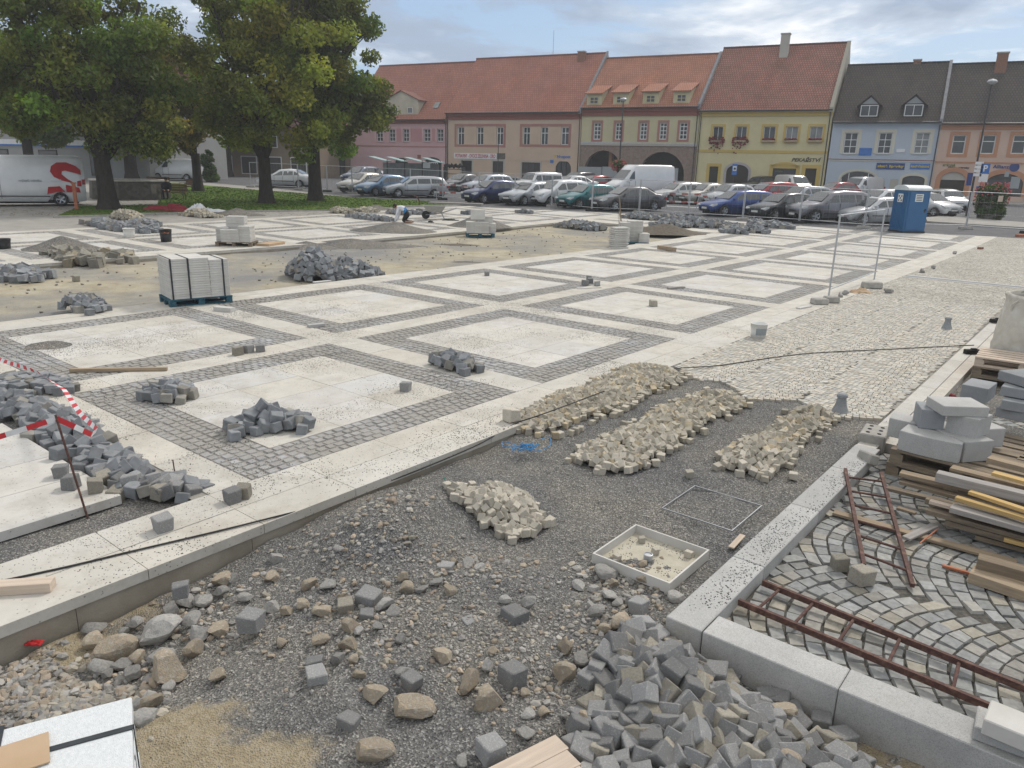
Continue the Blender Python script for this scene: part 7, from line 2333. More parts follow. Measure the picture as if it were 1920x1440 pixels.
# clipped evergreen by the small van
b = at(392, 341); sh = empty('evergreen_shrub', b, 0, 'dark evergreen shrub right of the small white van', 'shrub')
MB().tube((0, 0, 0), (0, 0, 1), .06, 6).build('stem', M_['bark'], sh); leaves('foliage', [(U(-.4, .4), U(-.4, .4), .4 + k * .22, .7 - k * .045) for k in range(11)], 7000, .09, 'leaf_flower', sh, 21)

# fallen leaves under the trees
lf = MB()
for _ in range(2600):
    x, y = U(0, 640), U(352, 405); p = at(x, y, .03)
    c = RN.choice([(.2, .13, .04), (.26, .19, .05), (.14, .09, .04), (.1, .12, .03)]); lf.col = c
    s = U(.03, .07); a = U(0, 6.3); lf.face([p + Vector((cos(a + k * pi / 2) * s, sin(a + k * pi / 2) * s * .7, U(0, .02))) for k in range(4)])
tag(lf.build('fallen_leaves', M_['chip'], fix=False), kind='stuff')
# grass blades along the lawn so that it has an edge
gl = MB(); LP = [(p.x, p.y) for p in pxpoly(lawn_px)]
def inside(x, y):
    c = False
    for (x0, y0), (x1, y1) in zip(LP, LP[1:] + LP[:1]):
        if (y0 > y) != (y1 > y) and x < (x1 - x0) * (y - y0) / (y1 - y0) + x0: c = not c
    return c
for _ in range(30000):
    y = U(36, 62); x = U(-24, 1)
    if not inside(x, y): continue
    g_ = U(.6, 1.3); gl.col = (.085 * g_ * U(.8, 1.3), .15 * g_, .028 * g_); z = terr(y) + .02; a = U(0, pi); h_ = U(.015, .05); w_ = U(.03, .07)
    gl.face([(x - w_ * cos(a), y - w_ * sin(a), z), (x + w_ * cos(a), y + w_ * sin(a), z), (x + U(-.04, .04), y + U(-.04, .04), z + h_)])
tag(gl.build('grass', M_['chip'], fix=False), kind='stuff')

# ---- stone basin, benches, person on the bench
bc = at(222, 375); bc = bc + Vector((-.35, 2.2, 0)); br = empty('stone_basin', bc, .2, 'low dark stone basin with a pale coping behind the thick trunk', 'basin')
n = 8; vs = []
for rr, z in ((2.35, 0), (2.25, 1.05), (1.95, 1.05), (1.95, .2)):
    for i in range(n): vs.append((rr * cos(2 * pi * i / n), rr * sin(2 * pi * i / n), z))
MB().add(vs, [(k * n + i, k * n + (i + 1) % n, (k + 1) * n + (i + 1) % n, (k + 1) * n + i) for k in range(3) for i in range(n)] + [tuple(range(3 * n, 4 * n))]).build('wall', M_['park_stone'], br)
vs = []
for rr, z in ((2.32, 1.053), (2.32, 1.13), (1.9, 1.13), (1.9, 1.053)):
    for i in range(n): vs.append((rr * cos(2 * pi * i / n), rr * sin(2 * pi * i / n), z))
MB().add(vs, [(k * n + i, k * n + (i + 1) % n, ((k + 1) % 4) * n + (i + 1) % n, ((k + 1) % 4) * n + i) for k in range(4) for i in range(n)]).build('coping', M_['concrete'], br)


def bench(p, rz, lb):
    r = empty('park_bench', p, rz, lb, 'bench', 'park benches')
    m = MB()
    for k in range(3): m.box((0, -.18 + k * .15, .44), (1.5, .13, .035))
    m.build('seat', M_['bench_wood'], r)
    m = MB()
    for k in range(3): m.box((0, .24 + k * .03, .56 + k * .14), (1.5, .03, .12), rote(-.2, 0, 0))
    m.build('backrest', M_['bench_wood'], r)
    for s in (-1, 1):
        m = MB(); x = s * .62
        m.path([Vector((x, -.26, 0)), Vector((x, -.24, .42)), Vector((x, .22, .42)), Vector((x, .34, .92))], .025, 6); m.path([Vector((x, .20, .42)), Vector((x, .34, 0))], .025, 6)
        m.path([Vector((x, -.24, .42)), Vector((x, -.22, .64)), Vector((x, .26, .64))], .018, 6)
        m.build('leg', M_['dark_metal'], r)
    return r
bench(at(299, 356), .5, 'park bench behind the seated person'); bp = at(326, 374); bench(bp, .15, 'park bench on which a dark-clothed person sits'); bench(at(349, 361), -.9, 'park bench turned sideways right of the seated person')


def skin_body(name, verts, edges, radii, root_i, mats, paint_fn, loc, rz, label):
    me = bpy.data.meshes.new(name); me.from_pydata(verts, edges, [])
    o = bpy.data.objects.new(name, me); COL.objects.link(o)
    md = o.modifiers.new('skin', 'SKIN'); md.use_smooth_shade = True
    for i, r in enumerate(radii):
        sv = me.skin_vertices[0].data[i]; rr = (r, r) if isinstance(r, (int, float)) else r; sv.radius = rr
        sv.use_root = (i == root_i)
    o.modifiers.new('sub', 'SUBSURF').levels = 2; o.modifiers['sub'].render_levels = 2
    dg = bpy.context.evaluated_depsgraph_get(); dg.update()
    m2 = bpy.data.meshes.new_from_object(o.evaluated_get(dg))
    bpy.data.objects.remove(o); m2.name = name
    m2.materials.clear()
    for m in mats: m2.materials.append(m)
    m2.polygons.foreach_set('material_index', [paint_fn(p.center) for p in m2.polygons]); m2.polygons.foreach_set('use_smooth', [True] * len(m2.polygons))
    q = bpy.data.objects.new(name, m2); COL.objects.link(q); q.location = loc; q.rotation_euler = (0, 0, rz)
    return tag(q, label, 'person')


def head(parent, c, d, hair=True, s=1.0):
    """face features and hair as children; d = unit vector the face looks along"""
    up = Vector((0, 0, 1)); d = Vector(d).normalized(); side = d.cross(up).normalized(); up = side.cross(d)
    c = Vector(c); q = MB().ico(c - d * .025 + up * .03, .112 * s, 2, (1, 1, 1)); q.build('hair', M_['hair'], parent, smooth=True)
    MB().ico(c + d * .105 * s, .02 * s, 1).build('nose', M_['skin'], parent)
    for sg in (-1, 1):
        MB().ico(c + d * .088 * s + side * sg * .035 + up * .02, .012 * s, 1).build('eye', M_['hair'], parent); MB().ico(c + side * sg * .1, .024 * s, 1).build('ear', M_['skin'], parent)
    MB().box(c + d * .095 * s - up * .05, (.03, .03, .01)).build('mouth', M_['cloth_black'], parent)


def fingers(parent, wrist, d, sp=.016):
    d = Vector(d).normalized(); side = d.cross(Vector((0, 0, 1))).normalized() if abs(d.z) < .95 else Vector((0, 1, 0))
    m = MB()
    for k, L in enumerate((.062, .075, .07, .055)):
        p0 = Vector(wrist) + d * .07 + side * (k - 1.5) * .02; p1 = p0 + d * L * .55 + side * (k - 1.5) * .004; p2 = p1 + d * L * .4 + Vector((0, 0, -.018))
        m.tube(p0, p1, .0095, 6, .0085); m.tube(p1, p2, .0085, 6, .007)
    t0 = Vector(wrist) + d * .02 - side * .035; m.tube(t0, t0 + d * .045 - side * .025, .011, 6, .009)
    m.build('fingers', M_['skin'], parent)


# kneeling worker: faces left (-x), hands on the ground, white long-sleeved shirt, blue band, black shorts
V = [(0.22, 0, .46), (.10, 0, .58), (-.06, 0, .68), (-.20, 0, .74), (-.27, 0, .73), (-.37, 0, .72), (-.45, 0, .71),      # pelvis .. neck .. head
     (-.20, .17, .70), (-.25, .20, .44), (-.33, .17, .20), (-.37, .15, .07), (-.20, -.17, .70), (-.26, -.20, .44), (-.34, -.17, .20), (-.38, -.15, .07),
     (.20, .11, .42), (.02, .14, .12), (.18, .14, .07), (.40, .13, .07), (.46, .13, .05), (.20, -.11, .42), (.0, -.14, .12), (.16, -.14, .07), (.38, -.13, .07), (.45, -.13, .05)]
E_ = [(0, 1), (1, 2), (2, 3), (3, 4), (4, 5), (5, 6), (3, 7), (7, 8), (8, 9), (9, 10), (3, 11), (11, 12), (12, 13), (13, 14), (0, 15), (15, 16), (16, 17), (17, 18), (18, 19), (0, 20), (20, 21), (21, 22), (22, 23), (23, 24)]
Rr = [(.17, .15), (.155, .13), (.165, .14), (.16, .13), .058, .085, .08, .075, .056, .048, .036, .075, .056, .048, .036, .115, .082, .068, .05, .042, .115, .082, .068, .05, .042]
def pf(c):
    if c.x < -.29 and c.z > .6: return 2
    if c.z < .07 and c.x < -.2: return 2
    if c.x < -.12: return 0
    if c.z > .56 and c.x < .07: return 0
    if .42 < c.z and c.x < .17: return 1 if c.z > .5 or c.x < .1 else 3
    if c.z < .11 and c.x > .12: return 2
    if c.x > .36: return 4
    return 3
kp = at(757, 418, .0)
kw_ = skin_body('person', V, E_, Rr, 0, [M_['shirt_white'], M_['shirt_blue'], M_['skin'], M_['cloth_black'], M_['cloth_black']], pf, kp, -.15, 'kneeling worker in a white shirt and black shorts laying setts')
head(kw_, (-.42, 0, .715), (-.75, 0, -.5)); fingers(kw_, (-.39, .15, .06), (-1, 0, -.25)); fingers(kw_, (-.40, -.15, .06), (-1, 0, -.25))
# seated person in dark clothes
V = [(0, .05, .52), (0, .06, .72), (0, .03, .95), (0, -.02, 1.04), (0, -.06, 1.15), (0, -.08, 1.22), (.2, .03, .93), (.26, -.02, .68), (.16, -.22, .56), (.12, -.3, .54), (-.2, .03, .93), (-.26, -.02, .68), (-.16, -.22, .56), (-.12, -.3, .54),
     (.1, .0, .50), (.12, -.42, .50), (.12, -.44, .1), (.12, -.56, .05), (-.1, .0, .50), (-.12, -.42, .50), (-.13, -.40, .1), (-.13, -.52, .05)]
E_ = [(0, 1), (1, 2), (2, 3), (3, 4), (4, 5), (2, 6), (6, 7), (7, 8), (8, 9), (2, 10), (10, 11), (11, 12), (12, 13), (0, 14), (14, 15), (15, 16), (16, 17), (0, 18), (18, 19), (19, 20), (20, 21)]
Rr = [(.16, .13), (.16, .13), (.18, .12), .06, .085, .085, .075, .055, .045, .035, .075, .055, .045, .035, .11, .075, .05, .045, .11, .075, .05, .045]
sp = skin_body('person', V, E_, Rr, 0, [M_['cloth_black'], M_['skin']], lambda c: 1 if c.z > 1.04 or (c.y < -.24 and c.z > .5 and abs(c.x) < .19 and c.z < .6 and abs(c.y) < .36) else 0, bp + Vector((-.35, -.02, 0)), .15, 'person in dark clothes sitting on a park bench')
head(sp, (0, -.07, 1.19), (0, -1, -.1)); fingers(sp, (.12, -.28, .545), (0, -1, -.2)); fingers(sp, (-.12, -.28, .545), (0, -1, -.2))

crumple('tarpaulin', 316, 393, .02, 2.3, 1.6, .42, 'red_cloth', 'red tarpaulin heap in front of the park bench', 'tarpaulin', 31)
crumple('plastic_sheet', 372, 396, .02, 1.2, 1.0, .5, 'white_sheet', 'crumpled white sheet heap right of the red tarpaulin', 'sheet', 32)
crumple('plastic_sheet', 405, 397, .02, 1.5, .7, .2, 'white_sheet', 'flat white plastic trailing off the white sheet heap', 'sheet', 33)
pr_ = at(144, 393); single('post', MB().box((0, 0, .62), (.16, .10, 1.3)).box((0, 0, 1.29), (.24, .12, .06)), M_['orange_paint'], 'rusty red post standing on the lawn corner before the van', 'post', None, pr_, .2, .01)

# ---- gravel heaps and soil patches
def mound(x, y, z, rx, ry, h_, mtl, label, cat='gravel heap', seed=1, rz=0, name='gravel_heap'):
    n = 26; m_ = 9; mb = MB(); vs = []
    for k in range(m_ + 1):
        f = k / m_
        for i in range(n):
            t = 2 * pi * i / n; q = (1 - f) * (1 + .18 * noise.noise(Vector((cos(t) * 1.6, sin(t) * 1.6, seed))))
            hh = h_ * (f ** 1.15 if f < .95 else .97) * (1 + .1 * noise.noise(Vector((cos(t) * 2 * (1 - f), sin(t) * 2 * (1 - f), seed * 2 + f))))
            vs.append((rx * q * cos(t), ry * q * sin(t), hh - .02))
    mb.add(vs, [(k * n + i, k * n + (i + 1) % n, (k + 1) * n + (i + 1) % n, (k + 1) * n + i) for k in range(m_) for i in range(n)] + [tuple(m_ * n + i for i in range(n))])
    return single(name, mb, M_[mtl], label, cat, None, at(x, y, z), rz, 0, True)
mound(740, 433, 0, 2.0, 1.2, .40, 'grit', 'low grey gravel heap in front of the kneeling worker', seed=1)
mound(118, 468, 0, 1.3, .9, .45, 'grit', 'pointed grey gravel heap at the far left', seed=2)
mound(898, 424, 0, 1.6, 1.0, .6, 'grit', 'grey gravel heap behind the blue slab pallet', seed=3)
mound(660, 461, -.14, 2.6, 1.0, .30, 'grit', 'long low gravel heap at the far edge of the sand', seed=4, rz=.2)
mound(575, 464, -.14, 1.3, .7, .25, 'grit', 'flat gravel spill left of the long low heap', seed=5)
mound(1245, 437, 0, 2.2, .8, .45, 'soil_dark' if 'soil_dark' in M_ else mk('soil_dark', (.17, .145, .115), (.11, .095, .075), 9, .95, .8, 20).name and 'soil_dark', 'brown earth heap before the long sett heap', 'earth heap', 6)
mound(862, 459, -.15, 1.0, .45, .07, 'soil_dark', 'dark brown earth patch on the sand before the blue pallet', 'earth patch', 7, name='soil_patch')
mound(873, 492, -.15, 1.0, .4, .06, 'soil_dark', 'smaller dark earth patch on the sand near the paving edge', 'earth patch', 8, name='soil_patch')
mound(88, 648, 0, .42, .42, .09, 'grit', 'small gravel heap dropped on a pale slab square at the left', seed=9)
mound(705, 391, 0, 1.0, .6, .25, 'grit', 'small gravel heap on the path behind the worker', seed=10)
mound(445, 402, 0, 1.4, .7, .35, 'grit', 'gravel heap beside the white plastic', seed=12)

# ---- wheelbarrow
wb = empty('wheelbarrow', at(818, 411, 0), .05, 'grey wheelbarrow standing on the far paving', 'wheelbarrow')
MB().add([(-.42, -.22, .38), (.28, -.18, .34), (.28, .18, .34), (-.42, .22, .38), (-.66, -.36, .68), (.46, -.32, .62), (.46, .32, .62), (-.66, .36, .68)], [(0, 1, 2, 3), (0, 4, 5, 1), (1, 5, 6, 2), (2, 6, 7, 3), (3, 7, 4, 0)]).build('tray', M_['concrete'], wb)
MB().tube((-.52, -.05, .2), (-.52, .05, .2), .2, 16).build('wheel', M_['rubber'], wb)
for s in (-1, 1):
    MB().path([Vector((-.52, s * .07, .2)), Vector((.3, s * .2, .32)), Vector((1.0, s * .3, .56))], .02, 6).build('handle', M_['steel'], wb)
    MB().path([Vector((.25, s * .2, .32)), Vector((.42, s * .22, 0)), Vector((.2, s * .2, .0))], .016, 6).build('leg', M_['steel'], wb)
crumple('plastic_scrap', 845, 413, 0, .8, .5, .1, 'cloth_black', 'black plastic sheet on the paving right of the wheelbarrow', 'sheet', 41)
crumple('plastic_scrap', 808, 417, 0, .3, .25, .14, 'cloth_black', 'small black lump near the wheelbarrow', 'lump', 42)
p = at(783, 387); single('bent_rod', MB().path([p + Vector(q) for q in ((.1, 0, 0), (.12, 0, .25), (.05, 0, .45), (-.1, 0, .6), (-.28, 0, .66))], .045, 6), M_['rust'], 'bent rusty tool standing at the lawn edge', 'tool')
single('stake', MB().tube((0, 0, 0), (-.18, 0, 1.35), .03, 6), M_['timber'], 'leaning wooden stake between the slab stacks and the sett heaps', 'stake', None, at(1165, 424, 0))
# ---- portable toilet
tp_ = at(1703, 437, 0); to = empty('portable_toilet', tp_ + Vector((.15, .55, 0)), .12, 'blue portable toilet with a pale vaulted roof', 'toilet')
w2, d2, hh = .56, .58, 2.02
m = MB().span(-w2, w2, -d2, d2, .1, hh); m.build('cabin', M_['blue_plastic'], to)
m = MB()
for k in range(9): 
    x = -w2 + .1 + k * (2 * w2 - .2) / 8
    m.span(x - .015, x + .015, -d2 - .018, -d2 - .001, .2, 1.35)
    y = -d2 + .1 + k * (2 * d2 - .2) / 8
    m.span(w2 + .001, w2 + .018, y - .015, y + .015, .2, 1.35)
    m.span(-w2 - .018, -w2 - .001, y - .015, y + .015, .2, 1.9)
m.build('ribbing', M_['blue_plastic'], to)
MB().span(-w2 - .03, w2 + .03, -d2 - .03, d2 + .03, .0, .1).build('base', M_['black_plastic'], to)
pl = [(-d2 - .05, hh + .002)] + [(-(d2 + .05) * cos(pi * k / 10), hh + .03 + .22 * sin(pi * k / 10)) for k in range(11)] + [(d2 + .05, hh + .002)]
o = MB().prism(pl, -w2 - .06, w2 + .06, 'x').build('roof', M_['roof_white'], to)
d_ = MB().span(-w2 + .08, w2 - .08, -d2 - .03, -d2 - .022, .16, 1.96).build('door', M_['blue_plastic'], to)
MB().span(w2 - .2, w2 - .14, -d2 - .07, -d2 - .031, 1.0, 1.16).build('handle', M_['black_plastic'], d_)
n1_ = MB().span(-.2, .2, -d2 - .036, -d2 - .031, 1.5, 1.86).build('notice', M_['sticker'], d_)
m = MB()
for k in range(4): m.span(-.15, .15, -d2 - .04, -d2 - .0365, 1.55 + k * .075, 1.58 + k * .075)
m.build('printing', M_['letter_dark'], n1_)
n2_ = MB().span(-w2 - .026, -w2 - .0185, -.2, .2, 1.45, 1.85).build('notice', M_['sticker'], to)
m = MB()
for k in range(3):
    for j in range(3):
        if (k + j) % 2 == 0: m.span(-w2 - .03, -w2 - .0265, -.14 + j * .1, -.06 + j * .1, 1.5 + k * .1, 1.58 + k * .1)
m.build('printing', M_['letter_dark'], n2_)

# ---- site fence behind the paving
FX = [(470, 351), (505, 353), (560, 356.5), (614, 360), (661, 363), (713, 366.5), (770, 369), (830, 375), (898, 380), (965, 382), (1034, 388), (1109, 396), (1198, 399.5), (1290, 406), (1392, 412.5), (1498, 419), (1619, 428.5), (1700, 431), (1810, 430), (1925, 438)]
NM = ['behind the lawn between the tree trunks', 'right of the middle trunk', 'behind the tall linden', 'left of the beige hatchback', 'before the beige hatchback', 'before the light blue hatchback', 'before the side-on silver estate', 'at the tip of the lawn', 'before the navy hatchback', 'before the silver front-row estate',
      'before the white minivan', 'before the teal hatchback', 'before the dark grey saloon', 'before the gap with the low barrier', 'before the bright blue estate', 'before the black hatchback', 'before the grey off-roader', 'behind the portable toilet', 'at the right margin beyond the lamp post']
for i in range(len(FX) - 1):
    a, b = at(*FX[i]), at(*FX[i + 1]); g_ = (b - a).normalized() * .03
    if i == 17: a = a + Vector((1.0, 1.6, 0))
    fence_panel(a + g_, b - g_, 'grey mesh fence panel ' + NM[i], 1.95, .28, .6, .0022, .024)
for i, (x, y) in enumerate(FX):
    if i == 17: continue
    foot(at(x, y, .0), .1 * (i % 3), 'low weight of the mesh fence standing ' + (NM[i] if i < len(NM) else 'at the very right'), 'rubber' if i % 2 else 'concrete', (.7, .25, .14))

# ---- street lamps, signs
def lamp(px, py, top_py, label, lean=0.0, head_='globe', name='street_lamp', r=.055):
    b = at(px, py); dep = b.y
    h_ = (py - top_py) * b.dot(FWD) / F * 1.0
    root = empty(name, b, 0, label, 'street lamp' if name == 'street_lamp' else 'pole')
    MB().lathe([(r * 2, 0), (r * 2, .5), (r * 1.3, .55), (r, h_ * .6), (r * .8, h_)], 10).build('pole', M_['dark_metal'], root)
    if head_:
        hd = MB().lathe([(.02, 0), (.16, .05), (.3, .16), (.3, .2), (.2, .3), (.02, .34)], 16).build('lamp_head', M_['zinc'], root, (0, 0, h_ - .05))
        MB().ico((0, 0, .12), .18, 2, (1, 1, .6)).build('lamp_glass', M_['lamp_glass'], hd)
    return root, b, h_
r_, b, h_ = lamp(1158, 362, 198, 'street lamp carrying a hanging flower ball before the stone arches')
fb = empty('flower_basket', b + Vector((0, -.1, 0)), 0, 'round flower basket with pink blooms on the lamp post', 'flower basket')
z0 = (362 - 313) * b.dot(FWD) / F
MB().lathe([(.05, -.35), (.35, -.25), (.42, 0), (.3, .05)], 14, (0, 0, z0)).build('basket', M_['dark_metal'], fb)
leaves('foliage', [(U(-.4, .4), U(-.4, .4), z0 + U(-.2, .35), .42) for _ in range(12)], 3200, .07, 'leaf_flower', fb, 51)
m = MB()
for _ in range(150):
    d = Vector((RN.gauss(0, 1), RN.gauss(0, 1), RN.gauss(-.1, .8))).normalized() * U(.62, .78); m.ico((d.x, d.y, z0 + .05 + d.z * .75), U(.04, .075), 0)
m.build('blooms', M_['flower_pink'], fb)
r2_, b2_, h2_ = lamp(1813, 405, 170, 'tall street lamp with parking signs at the right')
def road_sign(root, zc, w_, h_, mtl, body=None, letter='sign_white', y=-.08, x=0.0, yaw=0.0):
    o = MB().span(-w_ / 2, w_ / 2, -.012, .012, -h_ / 2, h_ / 2).build('sign_plate', M_[mtl], root, (x, y, zc), yaw)
    if body: text_mesh('lettering', body, h_ * .9, M_[letter], o, (0, -.016, 0), (pi / 2, 0, 0), .012)
    return o
k = b2_.dot(FWD) / F
road_sign(r2_, (405 - 318) * k, .58, .62, 'sign_mid_blue', 'P', x=.55); road_sign(r2_, (405 - 335) * k, .58, .5, 'sign_white', x=.55); road_sign(r2_, (405 - 357) * k, .5, .5, 'sign_mid_blue', 'P', x=.45)
m = MB()
for q in range(4): m.span(-.26, .26, -.012, .012, q * .24, q * .24 + .19)
m.build('direction_plates', M_['sign_white'], r2_, (.12, -.08, (405 - 332) * k))
MB().span(-.14, .14, -.12, .0, 0, .8).build('ticket_box', M_['sign_blue'], r2_, (-.35, -.05, (405 - 349) * k))
r3_, b3_, h3_ = lamp(1372, 365, 310, 'bus stop sign on a thin pole before the bakery door', name='bus_stop_sign', head_=None, r=.03)
k = b3_.dot(FWD) / F; o = road_sign(r3_, (365 - 319) * k, .46, .95, 'sign_mid_blue'); MB().span(-.17, .17, -.018, -.0125, -.12, .3).build('picture_field', M_['sign_white'], o); MB().span(-.1, .1, -.022, -.0185, -.02, .16).build('bus_symbol', M_['letter_dark'], o)
lamp(1411, 362, 274, 'thin bare pole in front of the bakery', name='thin_pole', head_=None, r=.04)
lamp(933, 347, 268, 'thin dark pole in front of the grocery banner', name='thin_pole', head_=None, r=.045)
r4_, b4_, h4_ = lamp(1875, 385, 322, 'grey sign pole before the orange arch at the right', name='sign_pole', head_=None, r=.035)
road_sign(r4_, h4_ - .25, .35, .45, 'hoarding')

# ---- flower tower at the right
ft = empty('flower_tower', at(1852, 413), 0, 'tall planter column overgrown with leaves and red flowers', 'planter')
MB().lathe([(.62, 0), (.66, .3), (.6, .35), (.5, 1.5)], 18).build('planter', M_['park_stone'], ft)
cl = [(.62 * cos(t) * U(.7, 1.1), .62 * sin(t) * U(.7, 1.1), U(.15, 1.85), .34) for t in [k * .7 for k in range(60)]] + [(U(-.35, .35), U(-.35, .35), 1.9, .35) for _ in range(8)]
leaves('foliage', cl, 9000, .07, 'leaf_flower', ft, 61)
m = MB()
for _ in range(170):
    t = U(0, 6.3); z = 2.25 - abs(RN.gauss(0, .5)); rr = .93 if z < 1.9 else .75; m.ico((rr * cos(t), rr * sin(t), max(.3, z)), U(.03, .06), 0)
m.build('blooms', M_['flower_pink'], ft)
MB().span(-.24, .05, -1.0, -.985, 1.15, 1.5).build('notice', M_['timber_pale'], ft)

# ---- bus shelter
bsb = at(765, 348.5); bs_ = empty('bus_shelter', bsb, -.25, 'bus shelter with four slanted pale green roof panels before the pink house', 'bus shelter')
for i in range(4):
    x = -2.6 + i * 1.75
    MB().tube((x + .55, 0, 0), (x + .55, 0, 2.3), .06, 8).build('post', M_['dark_metal'], bs_)
    o = MB().box((0, 0, 0), (1.75, 1.5, .06)).build('roof_panel', M_['roof_teal'] if 'roof_teal' in M_ else mk('roof_teal', (.34, .46, .45), (.28, .40, .40), 3, .4), bs_, (x - .1, -.1, 2.36)); o.rotation_euler = (0, .22, 0)
MB().box((0, .7, 1.2), (5.6, .03, 1.7)).build('glass_wall', M_['pane_pale'], bs_)
MB().box((1.9, -.1, 1.9), (.7, .04, .5)).build('timetable', M_['sign_white'], bs_)

mk('barrier_red', (.42, .14, .12), (.36, .11, .10), 6, .6)
# ---- red and white barriers
def barrier(x, y, L, yaw, lb, n=2):
    r = empty('road_barrier', at(x, y), yaw, lb, 'barrier', 'red and white barriers among the cars')
    for z in ((.95, .45) if n == 2 else (.95,)):
        for k in range(int(L / .4)):
            MB().span(-L / 2 + k * .4, -L / 2 + k * .4 + .4, -.012, .012, z - .055, z + .055).build('board', M_['barrier_red' if k % 2 else 'white_plastic'], r)
    for s in (-1, 1):
        MB().path([Vector((s * L * .42, -.25, 0)), Vector((s * L * .42, 0, 1.05)), Vector((s * L * .42, .25, 0))], .022, 6).build('leg', M_['zinc'], r)
    return r
barrier(855, 374, 3.2, -.2, 'red and white barrier before the black saloon'); barrier(1285, 392, 3.0, -.3, 'red and white barrier left of the bright blue estate'); barrier(1322, 398, 1.4, -1.0, 'short red and white barrier at the nose of the bright blue estate')
# low kerb rail in the parking place
single('steel_plate', MB().box((0, 0, .05), (3.4, 1.0, .1)), M_['timber_grey'], 'pale plate lying on the asphalt left of the navy hatchback', 'plate', None, at(855, 383), -.1)

# ---- goods in front of the grocery
def stall(x, y, w_, lb, mtl, seed):
    r = empty('display_table', at(x, y), FROT, lb, 'display table', 'display tables before the grocery')
    MB().span(-w_ / 2, w_ / 2, -.5, .5, .72, .8).build('table_top', M_['black_plastic'], r)
    for sx in (-1, 1):
        for sy in (-1, 1): MB().tube((sx * (w_ / 2 - .1), sy * .4, 0), (sx * (w_ / 2 - .1), sy * .4, .72), .03, 6).build('leg', M_['dark_metal'], r)
    MB().span(-w_ / 2, w_ / 2, -.51, -.48, .1, .7).build('cloth_front', M_['cloth_black'], r)
    q = random.Random(seed); p = at(x, y)
    for k in range(int(w_ / .55)):
        o = MB().box((0, 0, .13), (.48, .7, .26), taper=1.08).build('crate', M_[q.choice(['timber_fresh', 'orange_paint', 'black_plastic', 'leaf_flower' if False else 'green_string', mtl])], None, p + rotz(FROT) @ Vector((-w_ / 2 + .3 + k * .55, 0, .81)), FROT)
        tag(o, 'produce crate on the ' + lb, 'crate', 'produce crates before the grocery')
stall(883, 352, 3.4, 'display table left of the grocery door', 'timber', 1); stall(912, 354, 3.4, 'display table right of the grocery door', 'orange_paint', 2); stall(945, 357, 3.0, 'dark display table under the shop window', 'black_plastic', 3)
q = empty('rack', at(852, 348), FROT, 'dark rack with goods at the corner of the pink house', 'rack')
for k in range(4): MB().span(-1.1, 1.1, -.3, .3, .2 + k * .45, .26 + k * .45).build('shelf', M_['black_plastic'], q)
for s in (-1, 1): MB().span(s * 1.1 - .04, s * 1.1 + .04, -.3, .3, 0, 1.8).build('side_panel', M_['dark_metal'], q)
for k in range(9): MB().ico((-1 + k * .25, -.1, 1.85 + .1 * (k % 2)), .16, 1, (1, 1, 1.4), .4, None, k).build('goods', M_['cloth_black'], q)
sb_ = empty('sandwich_board', at(966, 358), FROT, 'grey folding sign board at the right of the display tables', 'sign board')
for s in (-1, 1):
    o = MB().box((0, 0, .6), (.8, .04, 1.2)).build('panel', M_['zinc'], sb_, (0, s * .22, 0)); o.rotation_euler = (s * .18, 0, 0)
# pale shop building behind the van, far left
wp = at(70, 345); lb_ = empty('shop_building', wp + Vector((-6, 14, 0)), -.35, 'pale shop building with a blue shop sign behind the van', 'building')
m = MB().span(-16, 10.5, 0, 10, -1, 6.5); m.build('wall', M_['wall_white'], lb_)
MB().prism([(-.4, 6.5), (10.4, 6.5), (5, 11)], -16.3, 10.8, 'x').build('roof', M_['tiles_red'], lb_)
for i in range(8):
    x = -14.5 + i * 3.2
    f = MB().span(x - .55, x + .55, -.05, .04, 4.0, 5.6).build('window', M_['window_frame'], lb_)
    MB().span(x - .47, x + .47, -.062, -.052, 4.1, 5.5).build('pane', M_['pane'], f)
    if i % 2: continue
    f = MB().span(x - 1.2, x + 1.2, -.05, .04, .4, 2.6).build('shop_window', M_['door_dark'], lb_)
    MB().span(x - 1.1, x + 1.1, -.062, -.052, .5, 2.5).build('pane', M_['shop_glass'], f)
s_ = MB().span(-12, 9, -.12, -.002, 2.9, 3.5).build('sign_board', M_['sign_white'], lb_); MB().span(-12, 9, -.14, -.122, 2.9, 3.05).build('sign_stripe', M_['sign_mid_blue'], s_)
wp = at(300, 332); lb_ = empty('shop_building', wp + Vector((0, 14, 0)), -.1, 'low ochre house behind the small white van', 'building')
MB().span(-9, 13, 0, 9, -1, 5.6).build('wall', M_['wall_ochre_dark'], lb_); MB().prism([(-.4, 5.6), (9.4, 5.6), (4.5, 9.6)], -9.3, 13.3, 'x').build('roof', M_['tiles_old'], lb_)
for i in range(7):
    x = -7.6 + i * 3.1
    f = MB().span(x - .6, x + .6, -.05, .04, 3.4, 4.8).build('window', M_['window_frame'], lb_); MB().span(x - .5, x + .5, -.062, -.052, 3.5, 4.7).build('pane', M_['pane'], f)
    f = MB().span(x - 1.0, x + 1.0, -.05, .04, .3, 2.4).build('shop_window', M_['window_frame'], lb_); MB().span(x - .9, x + .9, -.062, -.052, .4, 2.3).build('pane', M_['shop_glass'], f)
# pavement along the houses
a = FP - FN * 4.0; 
pv = MB()
for i in range(-24, 12):
    x0, x1 = i * 4.0, i * 4.0 + 3.99
    P = [a + FD * x0, a + FD * x1, a + FD * x1 + FN * 3.99, a + FD * x0 + FN * 3.99]
    z = .80 if True else 0
    T_ = [Vector((p.x, p.y, max(terr(p.y), terr(p.y)) + .13)) for p in P]
    pv.add(T_ + [p - Vector((0, 0, .3)) for p in T_], [(3, 2, 1, 0), (0, 1, 5, 4), (1, 2, 6, 5), (2, 3, 7, 6), (3, 0, 4, 7)])
structure(pv.build('pavement', M_['pavement'], fix=False))
